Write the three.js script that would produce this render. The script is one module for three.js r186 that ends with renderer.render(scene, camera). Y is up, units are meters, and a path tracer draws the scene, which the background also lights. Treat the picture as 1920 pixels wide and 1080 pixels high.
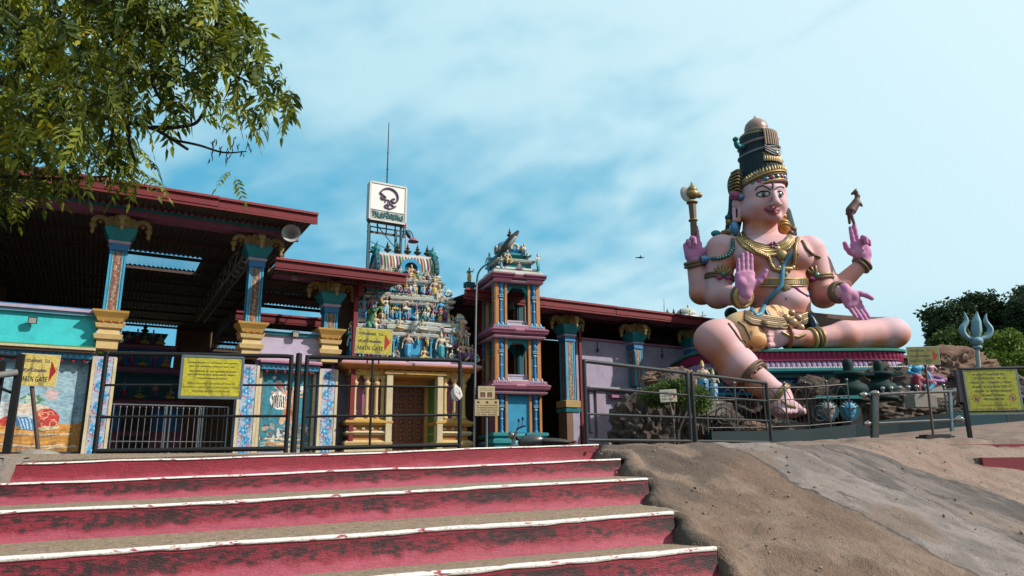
import * as THREE from 'three';
import { mergeGeometries } from 'three/addons/utils/BufferGeometryUtils.js';

// ---------------------------------------------------------------- camera, sky, sun, exposure
const EYE = 1.6, FPX = 1348;
const scene = new THREE.Scene();
const camera = new THREE.PerspectiveCamera(2 * Math.atan(540 / FPX) * 180 / Math.PI, 16 / 9, 0.05, 3000);
camera.position.set(0, EYE, 0);
camera.rotation.order = 'YXZ';
camera.rotation.set(Math.atan(328 / FPX), 0, -0.010);
camera.updateMatrixWorld(true);
const SUN = new THREE.Vector3(1.39, 1.1, 0.42).normalize();
const sun = new THREE.DirectionalLight(new THREE.Color().setRGB(1, 0.93, 0.83), 5.0);
sun.target.position.set(1, 2, -14); sun.position.copy(sun.target.position).addScaledVector(SUN, 60);
sun.castShadow = true; sun.shadow.mapSize.set(4096, 4096); sun.shadow.radius = 1;
Object.assign(sun.shadow.camera, { left: -30, right: 30, top: 30, bottom: -30, near: 1, far: 140 });
scene.add(sun, sun.target);
const EXPOSURE = 1.42, ALB = 0.62, SKY = 0.74;          // paint reflectance scale and brightness of the sky at this exposure

// ---------------------------------------------------------------- noise
function mulberry(a) { return () => { a |= 0; a = a + 0x6D2B79F5 | 0; let t = Math.imul(a ^ a >>> 15, 1 | a); t = t + Math.imul(t ^ t >>> 7, 61 | t) ^ t; return ((t ^ t >>> 14) >>> 0) / 4294967296; }; }
const rnd = mulberry(20240607);
const rr = (a, b) => a + (b - a) * rnd();
const PERM = (() => { const r = mulberry(77), p = new Float32Array(4096); for (let i = 0; i < 4096; i++) p[i] = r(); return p; })();
const sm = t => t * t * (3 - 2 * t);
const clamp = (x, a = 0, b = 1) => x < a ? a : x > b ? b : x;
const step = (a, b, x) => sm(clamp((x - a) / (b - a)));
const mix = (a, b, t) => a + (b - a) * t;
const mod = (a, n) => ((a % n) + n) % n;
function vn(x, y, p = 0) {
  const xi = Math.floor(x), yi = Math.floor(y); let u = x - xi, v = y - yi; u = u * u * (3 - 2 * u); v = v * v * (3 - 2 * v);
  let x0 = xi, x1 = xi + 1, y0 = yi, y1 = yi + 1;
  if (p) { x0 = mod(x0, p); x1 = mod(x1, p); y0 = mod(y0, p); y1 = mod(y1, p); }
  const ax = Math.imul(x0, 73856093), bx = Math.imul(x1, 73856093), ay = Math.imul(y0, 19349663), by = Math.imul(y1, 19349663);
  const h = (q) => PERM[(q ^ (q >>> 13) ^ (q >>> 21)) & 4095];
  const A = h(ax ^ ay), B = h(bx ^ ay), Cq = h(ax ^ by), D = h(bx ^ by), e = A + (B - A) * u; return e + (Cq + (D - Cq) * u - e) * v;
}
function fbm(x, y, o = 4, p = 0) { let s = 0, a = 0.5, n = 0; for (let i = 0; i < o; i++) { s += a * vn(x + i * 17, y + i * 31, p); n += a; x *= 2; y *= 2; p *= 2; a *= 0.5; } return s / n; }

// ---------------------------------------------------------------- sky
{
  const w = 1536, h = 768, d = new Float32Array(w * h * 4), sv = SUN;
  for (let j = 0; j < h; j++) for (let i = 0; i < w; i++) {
    const el = ((j + 0.5) / h - 0.5) * Math.PI, az = ((i + 0.5) / w - 0.5) * 2 * Math.PI;
    const x = Math.cos(el) * Math.cos(az), y = Math.sin(el), z = Math.cos(el) * Math.sin(az);
    const e = Math.max(y, 0), c = x * sv.x + y * sv.y + z * sv.z;
    if (y < -0.3) { const o = (j * w + i) * 4; d[o] = 0.14; d[o + 1] = 0.125; d[o + 2] = 0.11; d[o + 3] = 1; continue; }
    const near = Math.pow(clamp(c * 0.5 + 0.5), 2.2);
    // clear air: deeper blue away from the sun, paler toward it and near the horizon
    let r = mix(0.035, 0.28, near) + 0.12 * Math.exp(-e * 8), g = mix(0.36, 0.69, near) + 0.13 * Math.exp(-e * 8), b = mix(0.61, 0.82, near) + 0.06 * Math.exp(-e * 8);
    // high thin cloud, as a soft veil and streaks on a plane overhead
    const k = 1 / (e + 0.22), px = x * k, pz = z * k;
    const wx = px * 0.8 + 0.7 * fbm(px * 0.7 + 5, pz * 0.7, 3), wz = pz * 0.8 + 0.7 * fbm(px * 0.7, pz * 0.7 + 9, 3);
    const veil = fbm(wx * 1.9 + 3.1, wz * 1.9 + 8.2, 5), fine = fbm((wx + wz) * 4.2, (wz - wx) * 9.5, 5), puff = fbm(px * 11 + 2, pz * 11, 5);
    let t = 0.19 + 2.1 * near + 2.1 * (veil * 0.46 + fine * 0.32 + puff * 0.22 - 0.475);
    t = sm(clamp(t)) * (0.40 + 0.60 * step(0.02, 0.22, y)) * (0.78 + 0.22 * near);
    const cw = [mix(0.52, 0.92, near), mix(0.78, 1.05, near), mix(0.87, 1.09, near)];
    r = mix(r, cw[0], t); g = mix(g, cw[1], t); b = mix(b, cw[2], t);
    if (y < 0) { const q = step(0, -0.25, y); r = mix(r, 0.14 / SKY, q); g = mix(g, 0.125 / SKY, q); b = mix(b, 0.11 / SKY, q); }
    const o = (j * w + i) * 4; d[o] = r * SKY; d[o + 1] = g * SKY; d[o + 2] = b * SKY; d[o + 3] = 1;
  }
  const t = new THREE.DataTexture(d, w, h, THREE.RGBAFormat, THREE.FloatType);
  t.mapping = THREE.EquirectangularReflectionMapping; t.magFilter = t.minFilter = THREE.LinearFilter; t.wrapS = THREE.RepeatWrapping; t.needsUpdate = true;
  scene.background = t; scene.environment = t;
}

// ---------------------------------------------------------------- pixel rays and frames
const V = (x, y, z) => new THREE.Vector3(x, y, z);
function ray(px, py) { return V((px - 960) / FPX, -(py - 540) / FPX, -1).applyQuaternion(camera.quaternion); }
function P(px, py, Z) { const d = ray(px, py); return d.multiplyScalar(Z / -d.z).add(camera.position); }
class Frame {              // a place on the ground with its own axes: x along the front, y up, z out of the front
  constructor(o, deg) { this.o = o; this.deg = deg; const a = deg * Math.PI / 180; this.a = a; this.x = V(Math.cos(a), 0, -Math.sin(a)); this.z = V(Math.sin(a), 0, Math.cos(a)); }
  L(px, py, zc = 0) { const d = ray(px, py); const q = this.o.clone().sub(camera.position); const t = (q.dot(this.z) + zc) / d.dot(this.z); const p = d.multiplyScalar(t).sub(q); return [p.dot(this.x), p.y, zc]; }
  W(x, y, z) { return this.o.clone().addScaledVector(this.x, x).addScaledVector(this.z, z).add(V(0, y, 0)); }
}

// ---------------------------------------------------------------- textures and materials
function tex(w, h, fn, srgb = false, wrap = true) {
  const d = new Uint8Array(w * h * 4);
  for (let j = 0; j < h; j++) for (let i = 0; i < w; i++) { const c = fn(i / w, j / h, i, j), o = (j * w + i) * 4; if (typeof c === 'number') d[o] = d[o + 1] = d[o + 2] = clamp(c) * 255; else { d[o] = clamp(c[0]) * 255; d[o + 1] = clamp(c[1]) * 255; d[o + 2] = clamp(c[2]) * 255; } d[o + 3] = 255; }
  const t = new THREE.DataTexture(d, w, h); t.magFilter = THREE.LinearFilter; t.minFilter = THREE.LinearMipmapLinearFilter; t.generateMipmaps = true;
  t.wrapS = t.wrapT = wrap ? THREE.RepeatWrapping : THREE.ClampToEdgeWrapping; if (srgb) t.colorSpace = THREE.SRGBColorSpace; t.needsUpdate = true; return t;
}
function canvasTex(w, h, draw) {
  const c = document.createElement('canvas'); c.width = w; c.height = h; const g = c.getContext('2d'); draw(g, w, h);
  const t = new THREE.CanvasTexture(c); t.colorSpace = THREE.SRGBColorSpace; return t;
}
function painterly(w, h, draw, amount = 9, grime = 0.5) {      // a canvas picture with brush-dragged edges, uneven pigment and dirt
  const c = document.createElement('canvas'); c.width = w; c.height = h; const g = c.getContext('2d'); draw(g, w, h); const src = g.getImageData(0, 0, w, h).data;
  return tex(w, h, (u, v, i, j) => { const y0 = h - 1 - j, x = clamp(Math.round(i + amount * 2 * (fbm(i * 0.03, y0 * 0.03, 4) - 0.5) + amount * 0.6 * (vn(i * 0.22, y0 * 0.22) - 0.5)), 0, w - 1), y = clamp(Math.round(y0 + amount * 2 * (fbm(i * 0.03 + 50, y0 * 0.03, 4) - 0.5)), 0, h - 1), o = (y * w + x) * 4; const k = 0.80 + 0.42 * fbm(i * 0.05, y0 * 0.12 + 9, 4) - 0.02 - grime * 0.45 * step(0.58, 0.75, fbm(i * 0.02 + 7, y0 * 0.006, 4)), d = 0.10 * (vn(i * 0.6, y0 * 0.6) - 0.5); return [src[o] / 255 * k + d, src[o + 1] / 255 * k + d, src[o + 2] / 255 * k + d]; }, true, false);
}
const scaled = (t, sx, sy = sx) => { const c = t.clone(); c.repeat.set(sx, sy); c.needsUpdate = true; return c; };
// weathered paint: blotches, hairline stains and specks of bare render
const MOTTLE = tex(512, 512, (u, v) => {
  const a = fbm(u * 6, v * 6, 5, 6), b = fbm(u * 40, v * 40, 3, 40), s = fbm(u * 30, v * 3, 4, 3), sp = vn(u * 180, v * 180, 180);
  let c = 0.70 + 0.42 * (a - 0.5) + 0.24 * (b - 0.5) + 0.24; c -= 0.36 * step(0.58, 0.78, s) * step(0.4, 0.6, a); c -= 0.25 * step(0.93, 0.97, sp) * step(0.45, 0.6, a);
  return clamp(c, 0.25, 1);
});
const GRIT = tex(512, 512, (u, v) => 0.5 + 0.55 * (fbm(u * 24, v * 24, 5, 24) - 0.5) + 0.35 * (vn(u * 190, v * 190, 190) - 0.5));
const STAIN = tex(512, 512, (u, v) => { const a = fbm(u * 5, v * 5, 5, 5), s = fbm(u * 46, v * 2.5, 4, 2), b = fbm(u * 60, v * 60, 3, 60), k = vn(u * 150, v * 150, 150); return clamp(0.97 + 0.16 * (a - 0.5) + 0.10 * (b - 0.5) - 0.26 * step(0.60, 0.78, s) * step(0.42, 0.6, a) - 0.22 * step(0.95, 0.985, k), 0.4, 1); });
const MOT = scaled(MOTTLE, 0.8), MOTF = scaled(MOTTLE, 1.7), GRITB = scaled(GRIT, 2.2), GRITF = scaled(GRIT, 7);
const mats = {};
function paint(r, g, b, o = {}) {
  const key = [r, g, b, JSON.stringify(o)].join();
  if (mats[key]) return mats[key];
  const { rough = 0.62, bump = 0.002, fine = false, metal = 0, coat = 0, spec = 0.7 } = o;
  const m = new THREE.MeshPhysicalMaterial({ color: new THREE.Color().setRGB(r * ALB, g * ALB, b * ALB), roughness: rough, metalness: metal, map: fine ? MOTF : MOT, bumpMap: fine ? GRITF : GRITB, bumpScale: bump, specularIntensity: spec, side: THREE.DoubleSide });
  if (coat) { m.clearcoat = coat; m.clearcoatRoughness = 0.35; }
  return mats[key] = m;
}
function vpaint(o = {}) { const k = 'v' + JSON.stringify(o); if (mats[k]) return mats[k]; const m = paint(1, 1, 1, { ...o, v: 1 }).clone(); m.vertexColors = true; return mats[k] = m; }
const C = {
  turq: paint(0.04, 0.60, 0.64), teal: paint(0.015, 0.26, 0.29), dteal: paint(0.012, 0.10, 0.13), blue: paint(0.03, 0.20, 0.46), sky: paint(0.03, 0.34, 0.62), lblue: paint(0.22, 0.46, 0.66),
  gold: paint(0.62, 0.36, 0.09), cream: paint(0.66, 0.55, 0.34), yel: paint(0.66, 0.46, 0.20), orange: paint(0.55, 0.22, 0.06), maroon: paint(0.19, 0.010, 0.016, { rough: 0.7 }), red: paint(0.26, 0.015, 0.022),
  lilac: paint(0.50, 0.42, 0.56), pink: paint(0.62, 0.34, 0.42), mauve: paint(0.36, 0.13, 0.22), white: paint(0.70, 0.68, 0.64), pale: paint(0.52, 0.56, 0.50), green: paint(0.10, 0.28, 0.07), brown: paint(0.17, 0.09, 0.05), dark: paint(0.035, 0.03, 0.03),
  sheet: paint(0.15, 0.13, 0.115, { rough: 0.5, metal: 0.3 }), steel: paint(0.42, 0.42, 0.42, { rough: 0.28, metal: 1, bump: 0.0003 }), black: paint(0.012, 0.012, 0.013, { rough: 0.5, bump: 0.0006, spec: 0.5 }), rust: paint(0.09, 0.05, 0.035), conc: paint(0.34, 0.30, 0.26, { bump: 0.006 }), grey: paint(0.2, 0.2, 0.2), bronze: paint(0.05, 0.055, 0.045, { rough: 0.4, metal: 0.5 }), dgold: paint(0.40, 0.26, 0.09), wood: paint(0.17, 0.055, 0.028, { rough: 0.5 })
};

// ---------------------------------------------------------------- geometry helpers
const M4 = new THREE.Matrix4();
function xf(g, x = 0, y = 0, z = 0, rx = 0, ry = 0, rz = 0, s = 1) { g.applyMatrix4(M4.compose(V(x, y, z), new THREE.Quaternion().setFromEuler(new THREE.Euler(rx, ry, rz)), Array.isArray(s) ? V(...s) : V(s, s, s))); return g; }
const box = (w, h, d, x = 0, y = 0, z = 0, rx = 0, ry = 0, rz = 0) => xf(new THREE.BoxGeometry(w, h, d), x, y, z, rx, ry, rz);
const boxAt = (x0, x1, y0, y1, z0, z1) => box(x1 - x0, y1 - y0, z1 - z0, (x0 + x1) / 2, (y0 + y1) / 2, (z0 + z1) / 2);
const cyl = (r0, r1, h, x = 0, y = 0, z = 0, n = 12) => xf(new THREE.CylinderGeometry(r1, r0, h, n), x, y + h / 2, z);
const lathe = (pts, x = 0, y = 0, z = 0, n = 14) => xf(new THREE.LatheGeometry(pts.map(p => new THREE.Vector2(p[0], p[1])), n), x, y, z);
const ball = (r, x, y, z, s = [1, 1, 1], n = 12) => xf(new THREE.SphereGeometry(r, n, Math.max(6, n * 0.7 | 0)), x, y, z, 0, 0, 0, s);
function tube(pts, r, n = 6, seg = 0, closed = false) { const c = new THREE.CatmullRomCurve3(pts.map(p => Array.isArray(p) ? V(...p) : p), closed, 'catmullrom', 0.5); return new THREE.TubeGeometry(c, seg || pts.length * 4, r, n, closed); }
function bar(a, b, r, n = 8) { a = Array.isArray(a) ? V(...a) : a; b = Array.isArray(b) ? V(...b) : b; const d = b.clone().sub(a), g = new THREE.CylinderGeometry(r, r, d.length(), n); g.applyMatrix4(new THREE.Matrix4().compose(a.clone().add(b).multiplyScalar(0.5), new THREE.Quaternion().setFromUnitVectors(V(0, 1, 0), d.normalize()), V(1, 1, 1))); return g; }
function beam(a, b, w, h) { a = Array.isArray(a) ? V(...a) : a; b = Array.isArray(b) ? V(...b) : b; const d = b.clone().sub(a), L = d.length(); const m = new THREE.Matrix4().lookAt(b, a, V(0, 1, 0)).setPosition(a.clone().add(b).multiplyScalar(0.5)); return new THREE.BoxGeometry(w, h, L).applyMatrix4(m); }
function taper(pts, rad, n = 8) {       // a tube whose radius follows rad[]
  const c = new THREE.CatmullRomCurve3(pts.map(p => Array.isArray(p) ? V(...p) : p)), seg = pts.length * 4, g = new THREE.TubeGeometry(c, seg, 1, n, false), p = g.attributes.position;
  for (let i = 0; i <= seg; i++) { const t = i / seg * (rad.length - 1), k = Math.min(Math.floor(t), rad.length - 2), r = mix(rad[k], rad[k + 1], t - k), o = c.getPointAt(i / seg); for (let j = 0; j <= n; j++) { const q = i * (n + 1) + j; p.setXYZ(q, o.x + (p.getX(q) - o.x) * r, o.y + (p.getY(q) - o.y) * r, o.z + (p.getZ(q) - o.z) * r); } }
  g.computeVertexNormals(); return g;
}
function extr(pts, depth, bevel = 0) { const s = new THREE.Shape(pts.map(p => new THREE.Vector2(p[0], p[1]))); return new THREE.ExtrudeGeometry(s, { depth, bevelEnabled: bevel > 0, bevelThickness: bevel, bevelSize: bevel, bevelSegments: 1, curveSegments: 6 }); }
function moulding(w, d, prof, x = 0, y = 0, z = 0) {     // rectangular plan, profile of [height, outset]
  const pos = []; const ring = ([h, o]) => { const a = w / 2 + o, b = d / 2 + o; return [[-a, h, b], [a, h, b], [a, h, -b], [-a, h, -b]]; };
  const quad = (a, b, c, e) => pos.push(...a, ...b, ...c, ...a, ...c, ...e);
  for (let i = 0; i < prof.length - 1; i++) { const A = ring(prof[i]), B = ring(prof[i + 1]); for (let k = 0; k < 4; k++) { const n = (k + 1) % 4; quad(A[k], A[n], B[n], B[k]); } }
  const T = ring(prof[prof.length - 1]); quad(T[0], T[1], T[2], T[3]); const B = ring(prof[0]); quad(B[3], B[2], B[1], B[0]);
  const g = new THREE.BufferGeometry(); g.setAttribute('position', new THREE.Float32BufferAttribute(pos, 3)); g.computeVertexNormals(); return xf(g, x, y, z);
}
function boxUV(g) {
  const p = g.attributes.position, n = p.count, uv = new Float32Array(n * 2);
  for (let i = 0; i < n; i += 3) {
    const ax = p.getX(i), ay = p.getY(i), az = p.getZ(i), ux = p.getX(i + 1) - ax, uy = p.getY(i + 1) - ay, uz = p.getZ(i + 1) - az, vx = p.getX(i + 2) - ax, vy = p.getY(i + 2) - ay, vz = p.getZ(i + 2) - az;
    const nx = Math.abs(uy * vz - uz * vy), ny = Math.abs(uz * vx - ux * vz), nz = Math.abs(ux * vy - uy * vx);
    for (let k = i; k < i + 3; k++) { const X = p.getX(k), Y = p.getY(k), Z = p.getZ(k); if (ny >= nx && ny >= nz) { uv[2 * k] = X; uv[2 * k + 1] = Z; } else if (nx >= nz) { uv[2 * k] = Z; uv[2 * k + 1] = Y; } else { uv[2 * k] = X; uv[2 * k + 1] = Y; } }
  }
  g.setAttribute('uv', new THREE.BufferAttribute(uv, 2)); return g;
}
function join(geos, keepUV = false, color = false) {
  const list = (Array.isArray(geos) ? geos.flat(4) : [geos]).map(g => { const q = g.index ? g.toNonIndexed() : g.clone(); for (const k of Object.keys(q.attributes)) if (!(k === 'position' || k === 'normal' || (k === 'uv' && keepUV) || (k === 'color' && color))) q.deleteAttribute(k); if (!q.attributes.normal) q.computeVertexNormals(); return q; });
  const g = list.length > 1 ? mergeGeometries(list) : list[0]; return keepUV ? g : boxUV(g);
}
function part(name, geos, material, parent, opt = {}) {
  const m = new THREE.Mesh(opt.raw ? geos : join(geos, !!opt.uv, !!material.vertexColors), material);
  m.name = name; m.castShadow = m.receiveShadow = true; if (parent) parent.add(m); if (opt.label) m.userData.label = opt.label; return m;
}
const like = (name, geo, material, parent, x = 0, y = 0, z = 0, ry = 0, s = 1) => { const m = new THREE.Mesh(geo, material); m.name = name; m.castShadow = m.receiveShadow = true; m.position.set(x, y, z); m.rotation.y = ry; if (Array.isArray(s)) m.scale.set(...s); else m.scale.setScalar(s); parent.add(m); return m; };
const used = {};
function numbered(n) { const k = used[n] = (used[n] ?? -1) + 1; return k ? `${n}_${String(k).padStart(3, '0')}` : n; }
function thing(name, label, category, pos, turn = 0, group) { const o = new THREE.Group(); o.name = numbered(name); if (pos) o.position.copy(pos); o.rotation.y = turn; o.userData = { label, category }; if (group) o.userData.group = group; scene.add(o); return o; }
function single(name, geos, material, label, category, group, opt = {}) { const m = part(numbered(name), geos, material, scene, opt); m.userData = { label, category }; if (group) m.userData.group = group; return m; }
function structure(name, geos, material, opt = {}) { const m = part(numbered(name), geos, material, scene, opt); m.userData = { kind: 'structure' }; return m; }

// ---------------------------------------------------------------- blended solids: capsules and ellipsoids joined with a smooth minimum, meshed with surface nets
function prim(o) { return o; }
const cap = (a, b, ra, rb, c = 0, k = 0.06) => ({ t: 0, ax: a.x, ay: a.y, az: a.z, dx: b.x - a.x, dy: b.y - a.y, dz: b.z - a.z, l2: Math.max(1e-9, a.distanceToSquared(b)), ra, rb, c, k });
const ell = (p, r, c = 0, k = 0.06, q = null) => ({ t: 1, ax: p.x, ay: p.y, az: p.z, r, c, k, q: q ? q.clone().invert() : null, rm: Math.max(...r) });
const TMP = new THREE.Vector3();
function primD(p, x, y, z) {
  x -= p.ax; y -= p.ay; z -= p.az;
  if (p.t === 0) { const h = clamp((x * p.dx + y * p.dy + z * p.dz) / p.l2); const ex = x - h * p.dx, ey = y - h * p.dy, ez = z - h * p.dz; return Math.sqrt(ex * ex + ey * ey + ez * ez) - mix(p.ra, p.rb, h); }
  if (p.q) { TMP.set(x, y, z).applyQuaternion(p.q); x = TMP.x; y = TMP.y; z = TMP.z; }
  const [a, b, c] = p.r, k0 = Math.hypot(x / a, y / b, z / c), k1 = Math.hypot(x / (a * a), y / (b * b), z / (c * c)); return k1 < 1e-9 ? -Math.min(a, b, c) : k0 * (k0 - 1) / k1;
}
function fieldAt(prims, x, y, z, out) {
  let d = 1e9, best = 1e9, col = 0;
  for (const p of prims) { const e = primD(p, x, y, z); if (p.cut) { d = -sminf(-d, e, p.k); continue; } if (e < best) { best = e; col = p.c; } d = sminf(d, e, p.k); }
  if (out) out.c = col; return d;
}
function sminf(a, b, k) { if (k <= 0) return Math.min(a, b); const h = Math.max(k - Math.abs(a - b), 0) / k; return Math.min(a, b) - h * h * k * 0.25; }
function solid(prims, cell, colors, tint, clip) {          // colors: list of linear [r,g,b] by prim.c; tint(x,y,z,nx,ny,nz,c) may recolour
  const lo = [1e9, 1e9, 1e9], hi = [-1e9, -1e9, -1e9];
  for (const p of prims) { if (p.cut) continue; const pts = p.t === 0 ? [[p.ax, p.ay, p.az, p.ra], [p.ax + p.dx, p.ay + p.dy, p.az + p.dz, p.rb]] : [[p.ax, p.ay, p.az, p.rm]]; for (const q of pts) for (let k = 0; k < 3; k++) { lo[k] = Math.min(lo[k], q[k] - q[3]); hi[k] = Math.max(hi[k], q[k] + q[3]); } }
  const pad = cell * 3, n = lo.map((l, k) => Math.ceil((hi[k] - l + 2 * pad) / cell) + 1), [nx, ny, nz] = n; lo.forEach((l, k) => lo[k] = l - pad);
  const f = new Float32Array(nx * ny * nz).fill(1e3), id = (i, j, k) => i + nx * (j + ny * k);
  for (const p of prims) {                                   // each prim only touches its own neighbourhood
    const b = p.t === 0 ? [[Math.min(p.ax, p.ax + p.dx), Math.min(p.ay, p.ay + p.dy), Math.min(p.az, p.az + p.dz)], [Math.max(p.ax, p.ax + p.dx), Math.max(p.ay, p.ay + p.dy), Math.max(p.az, p.az + p.dz)]] : [[p.ax, p.ay, p.az], [p.ax, p.ay, p.az]];
    const R = (p.t === 0 ? Math.max(p.ra, p.rb) : p.rm) + Math.max(p.k, 0) + cell * 3;
    const s = b[0].map((v, k) => clamp(Math.floor((v - R - lo[k]) / cell), 0, n[k] - 1)), e = b[1].map((v, k) => clamp(Math.ceil((v + R - lo[k]) / cell), 0, n[k] - 1));
    for (let k = s[2]; k <= e[2]; k++) for (let j = s[1]; j <= e[1]; j++) for (let i = s[0]; i <= e[0]; i++) { const q = id(i, j, k), dd = primD(p, lo[0] + i * cell, lo[1] + j * cell, lo[2] + k * cell); f[q] = p.cut ? -sminf(-f[q], dd, p.k) : sminf(f[q], dd, p.k); }
  }
  if (clip) for (let k = 0; k < nz; k++) for (let j = 0; j < ny; j++) for (let i = 0; i < nx; i++) { const q = id(i, j, k); f[q] = Math.max(f[q], clip(lo[0] + i * cell, lo[1] + j * cell, lo[2] + k * cell)); }
  const vid = new Int32Array(nx * ny * nz).fill(-1), pos = [], nor = [], col = [], out = { c: 0 }, idx = [];
  const E = [[0, 1], [2, 3], [4, 5], [6, 7], [0, 2], [1, 3], [4, 6], [5, 7], [0, 4], [1, 5], [2, 6], [3, 7]];
  for (let k = 0; k < nz - 1; k++) for (let j = 0; j < ny - 1; j++) for (let i = 0; i < nx - 1; i++) {
    const v = [f[id(i, j, k)], f[id(i + 1, j, k)], f[id(i, j + 1, k)], f[id(i + 1, j + 1, k)], f[id(i, j, k + 1)], f[id(i + 1, j, k + 1)], f[id(i, j + 1, k + 1)], f[id(i + 1, j + 1, k + 1)]];
    let m = 0; for (let q = 0; q < 8; q++) if (v[q] < 0) m |= 1 << q; if (m === 0 || m === 255) continue;
    let x = 0, y = 0, z = 0, c = 0; for (const [a, b] of E) if ((v[a] < 0) !== (v[b] < 0)) { const t = v[a] / (v[a] - v[b]); x += (a & 1) + t * ((b & 1) - (a & 1)); y += (a >> 1 & 1) + t * ((b >> 1 & 1) - (a >> 1 & 1)); z += (a >> 2) + t * ((b >> 2) - (a >> 2)); c++; }
    x /= c; y /= c; z /= c;
    const gx = mix(mix(v[1] - v[0], v[3] - v[2], y), mix(v[5] - v[4], v[7] - v[6], y), z), gy = mix(mix(v[2] - v[0], v[3] - v[1], x), mix(v[6] - v[4], v[7] - v[5], x), z), gz = mix(mix(v[4] - v[0], v[5] - v[1], x), mix(v[6] - v[2], v[7] - v[3], x), y), gl = Math.hypot(gx, gy, gz) || 1;
    const X = lo[0] + (i + x) * cell, Y = lo[1] + (j + y) * cell, Z = lo[2] + (k + z) * cell;
    vid[id(i, j, k)] = pos.length / 3; pos.push(X, Y, Z); nor.push(gx / gl, gy / gl, gz / gl);
    if (colors) { fieldAt(prims, X, Y, Z, out); let q = colors[out.c] || colors[0]; if (tint) q = tint(X, Y, Z, gx / gl, gy / gl, gz / gl, out.c, q) || q; col.push(q[0], q[1], q[2]); }
  }
  for (let k = 1; k < nz - 1; k++) for (let j = 1; j < ny - 1; j++) for (let i = 1; i < nx - 1; i++) {
    const a = f[id(i, j, k)] < 0;
    const q = (b, A, B, Cc, D) => { if (a === (f[b] < 0)) return; if (A < 0 || B < 0 || Cc < 0 || D < 0) return; if (a) idx.push(A, B, Cc, A, Cc, D); else idx.push(A, Cc, B, A, D, Cc); };
    q(id(i + 1, j, k), vid[id(i, j - 1, k - 1)], vid[id(i, j, k - 1)], vid[id(i, j, k)], vid[id(i, j - 1, k)]);
    q(id(i, j + 1, k), vid[id(i - 1, j, k - 1)], vid[id(i - 1, j, k)], vid[id(i, j, k)], vid[id(i, j, k - 1)]);
    q(id(i, j, k + 1), vid[id(i - 1, j - 1, k)], vid[id(i, j - 1, k)], vid[id(i, j, k)], vid[id(i - 1, j, k)]);
  }
  const g = new THREE.BufferGeometry(); g.setAttribute('position', new THREE.Float32BufferAttribute(pos, 3)); g.setAttribute('normal', new THREE.Float32BufferAttribute(nor, 3)); if (colors) g.setAttribute('color', new THREE.Float32BufferAttribute(col, 3)); g.setIndex(idx); return g;
}
// ---------------------------------------------------------------- ground: a ramp beside the steps, the plaza above, hill behind
const U = (x, z) => -0.3256 * x - 0.9455 * z, VV = (x, z) => 0.9455 * x - 0.3256 * z;      // up the slope / along the steps
const fromUV = (u, v, y) => V(-0.3256 * u + 0.9455 * v, y, -0.9455 * u - 0.3256 * v);
const STEPS = [[4.96, 0.105, -0.018, 0.008], [4.54, -0.004, -0.108, 0.009], [4.11, -0.128, -0.268, 0.015], [3.73, -0.306, -0.462, 0.020], [3.37, -0.464, -0.625, 0.021], [2.95, -0.66, -0.82, 0.021], [2.52, -0.86, -1.02, 0.021]];
const ENDS = [2.32, 2.28, 2.24, 2.18, 2.20, 2.2, 2.2], STEP_END = 2.30;
function ground(x, z) {                      // height above the eye level
  const Z = -z, v = VV(x, z), u = U(x, z) - 1.45 * step(3.2, 7.2, v) * (1 - step(6.5, 12, U(x, z)));
  let h = u < 2.2 ? -0.98 - 0.24 * (2.2 - u) : u < 4.55 ? mix(-0.98, -0.045, (u - 2.2) / 2.35) : 0;
  if (u >= 4.2) { const a = mix(-0.98, -0.045, (u - 2.2) / 2.35), b = 0.105 + 0.004 * (u - 5); const t = step(4.3, 5.5, u); h = mix(Math.min(a, 0.16), b, t); }
  h = Math.max(h, -1.75);
  h += 0.024 * clamp(v - 2, -5, 0.4) * (1 - step(5, 8, u));
  const s = step(1.2, 4.4, x);
  h += s * 0.13 * step(6.5, 9.5, Z) + clamp(Z - 11, 0, 9) * 0.022 * step(1.5, 6, x) + clamp(x - 6, 0, 6) * 0.085 * step(10, 14, Z);
  h -= 0.07 * step(4.3, 5.0, x) * (1 - step(8.55, 8.8, Z)) * step(3.5, 6, Z);          // lower ground at the foot of the side steps
  h -= 0.42 * Math.exp(-(((x - 0.75) / 0.95) ** 4 + ((Z - 14.3) / 0.8) ** 4));      // a shallow parking hollow before the bell tower
  return h;
}
function groundY(x, z) { return EYE + ground(x, z); }
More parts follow.
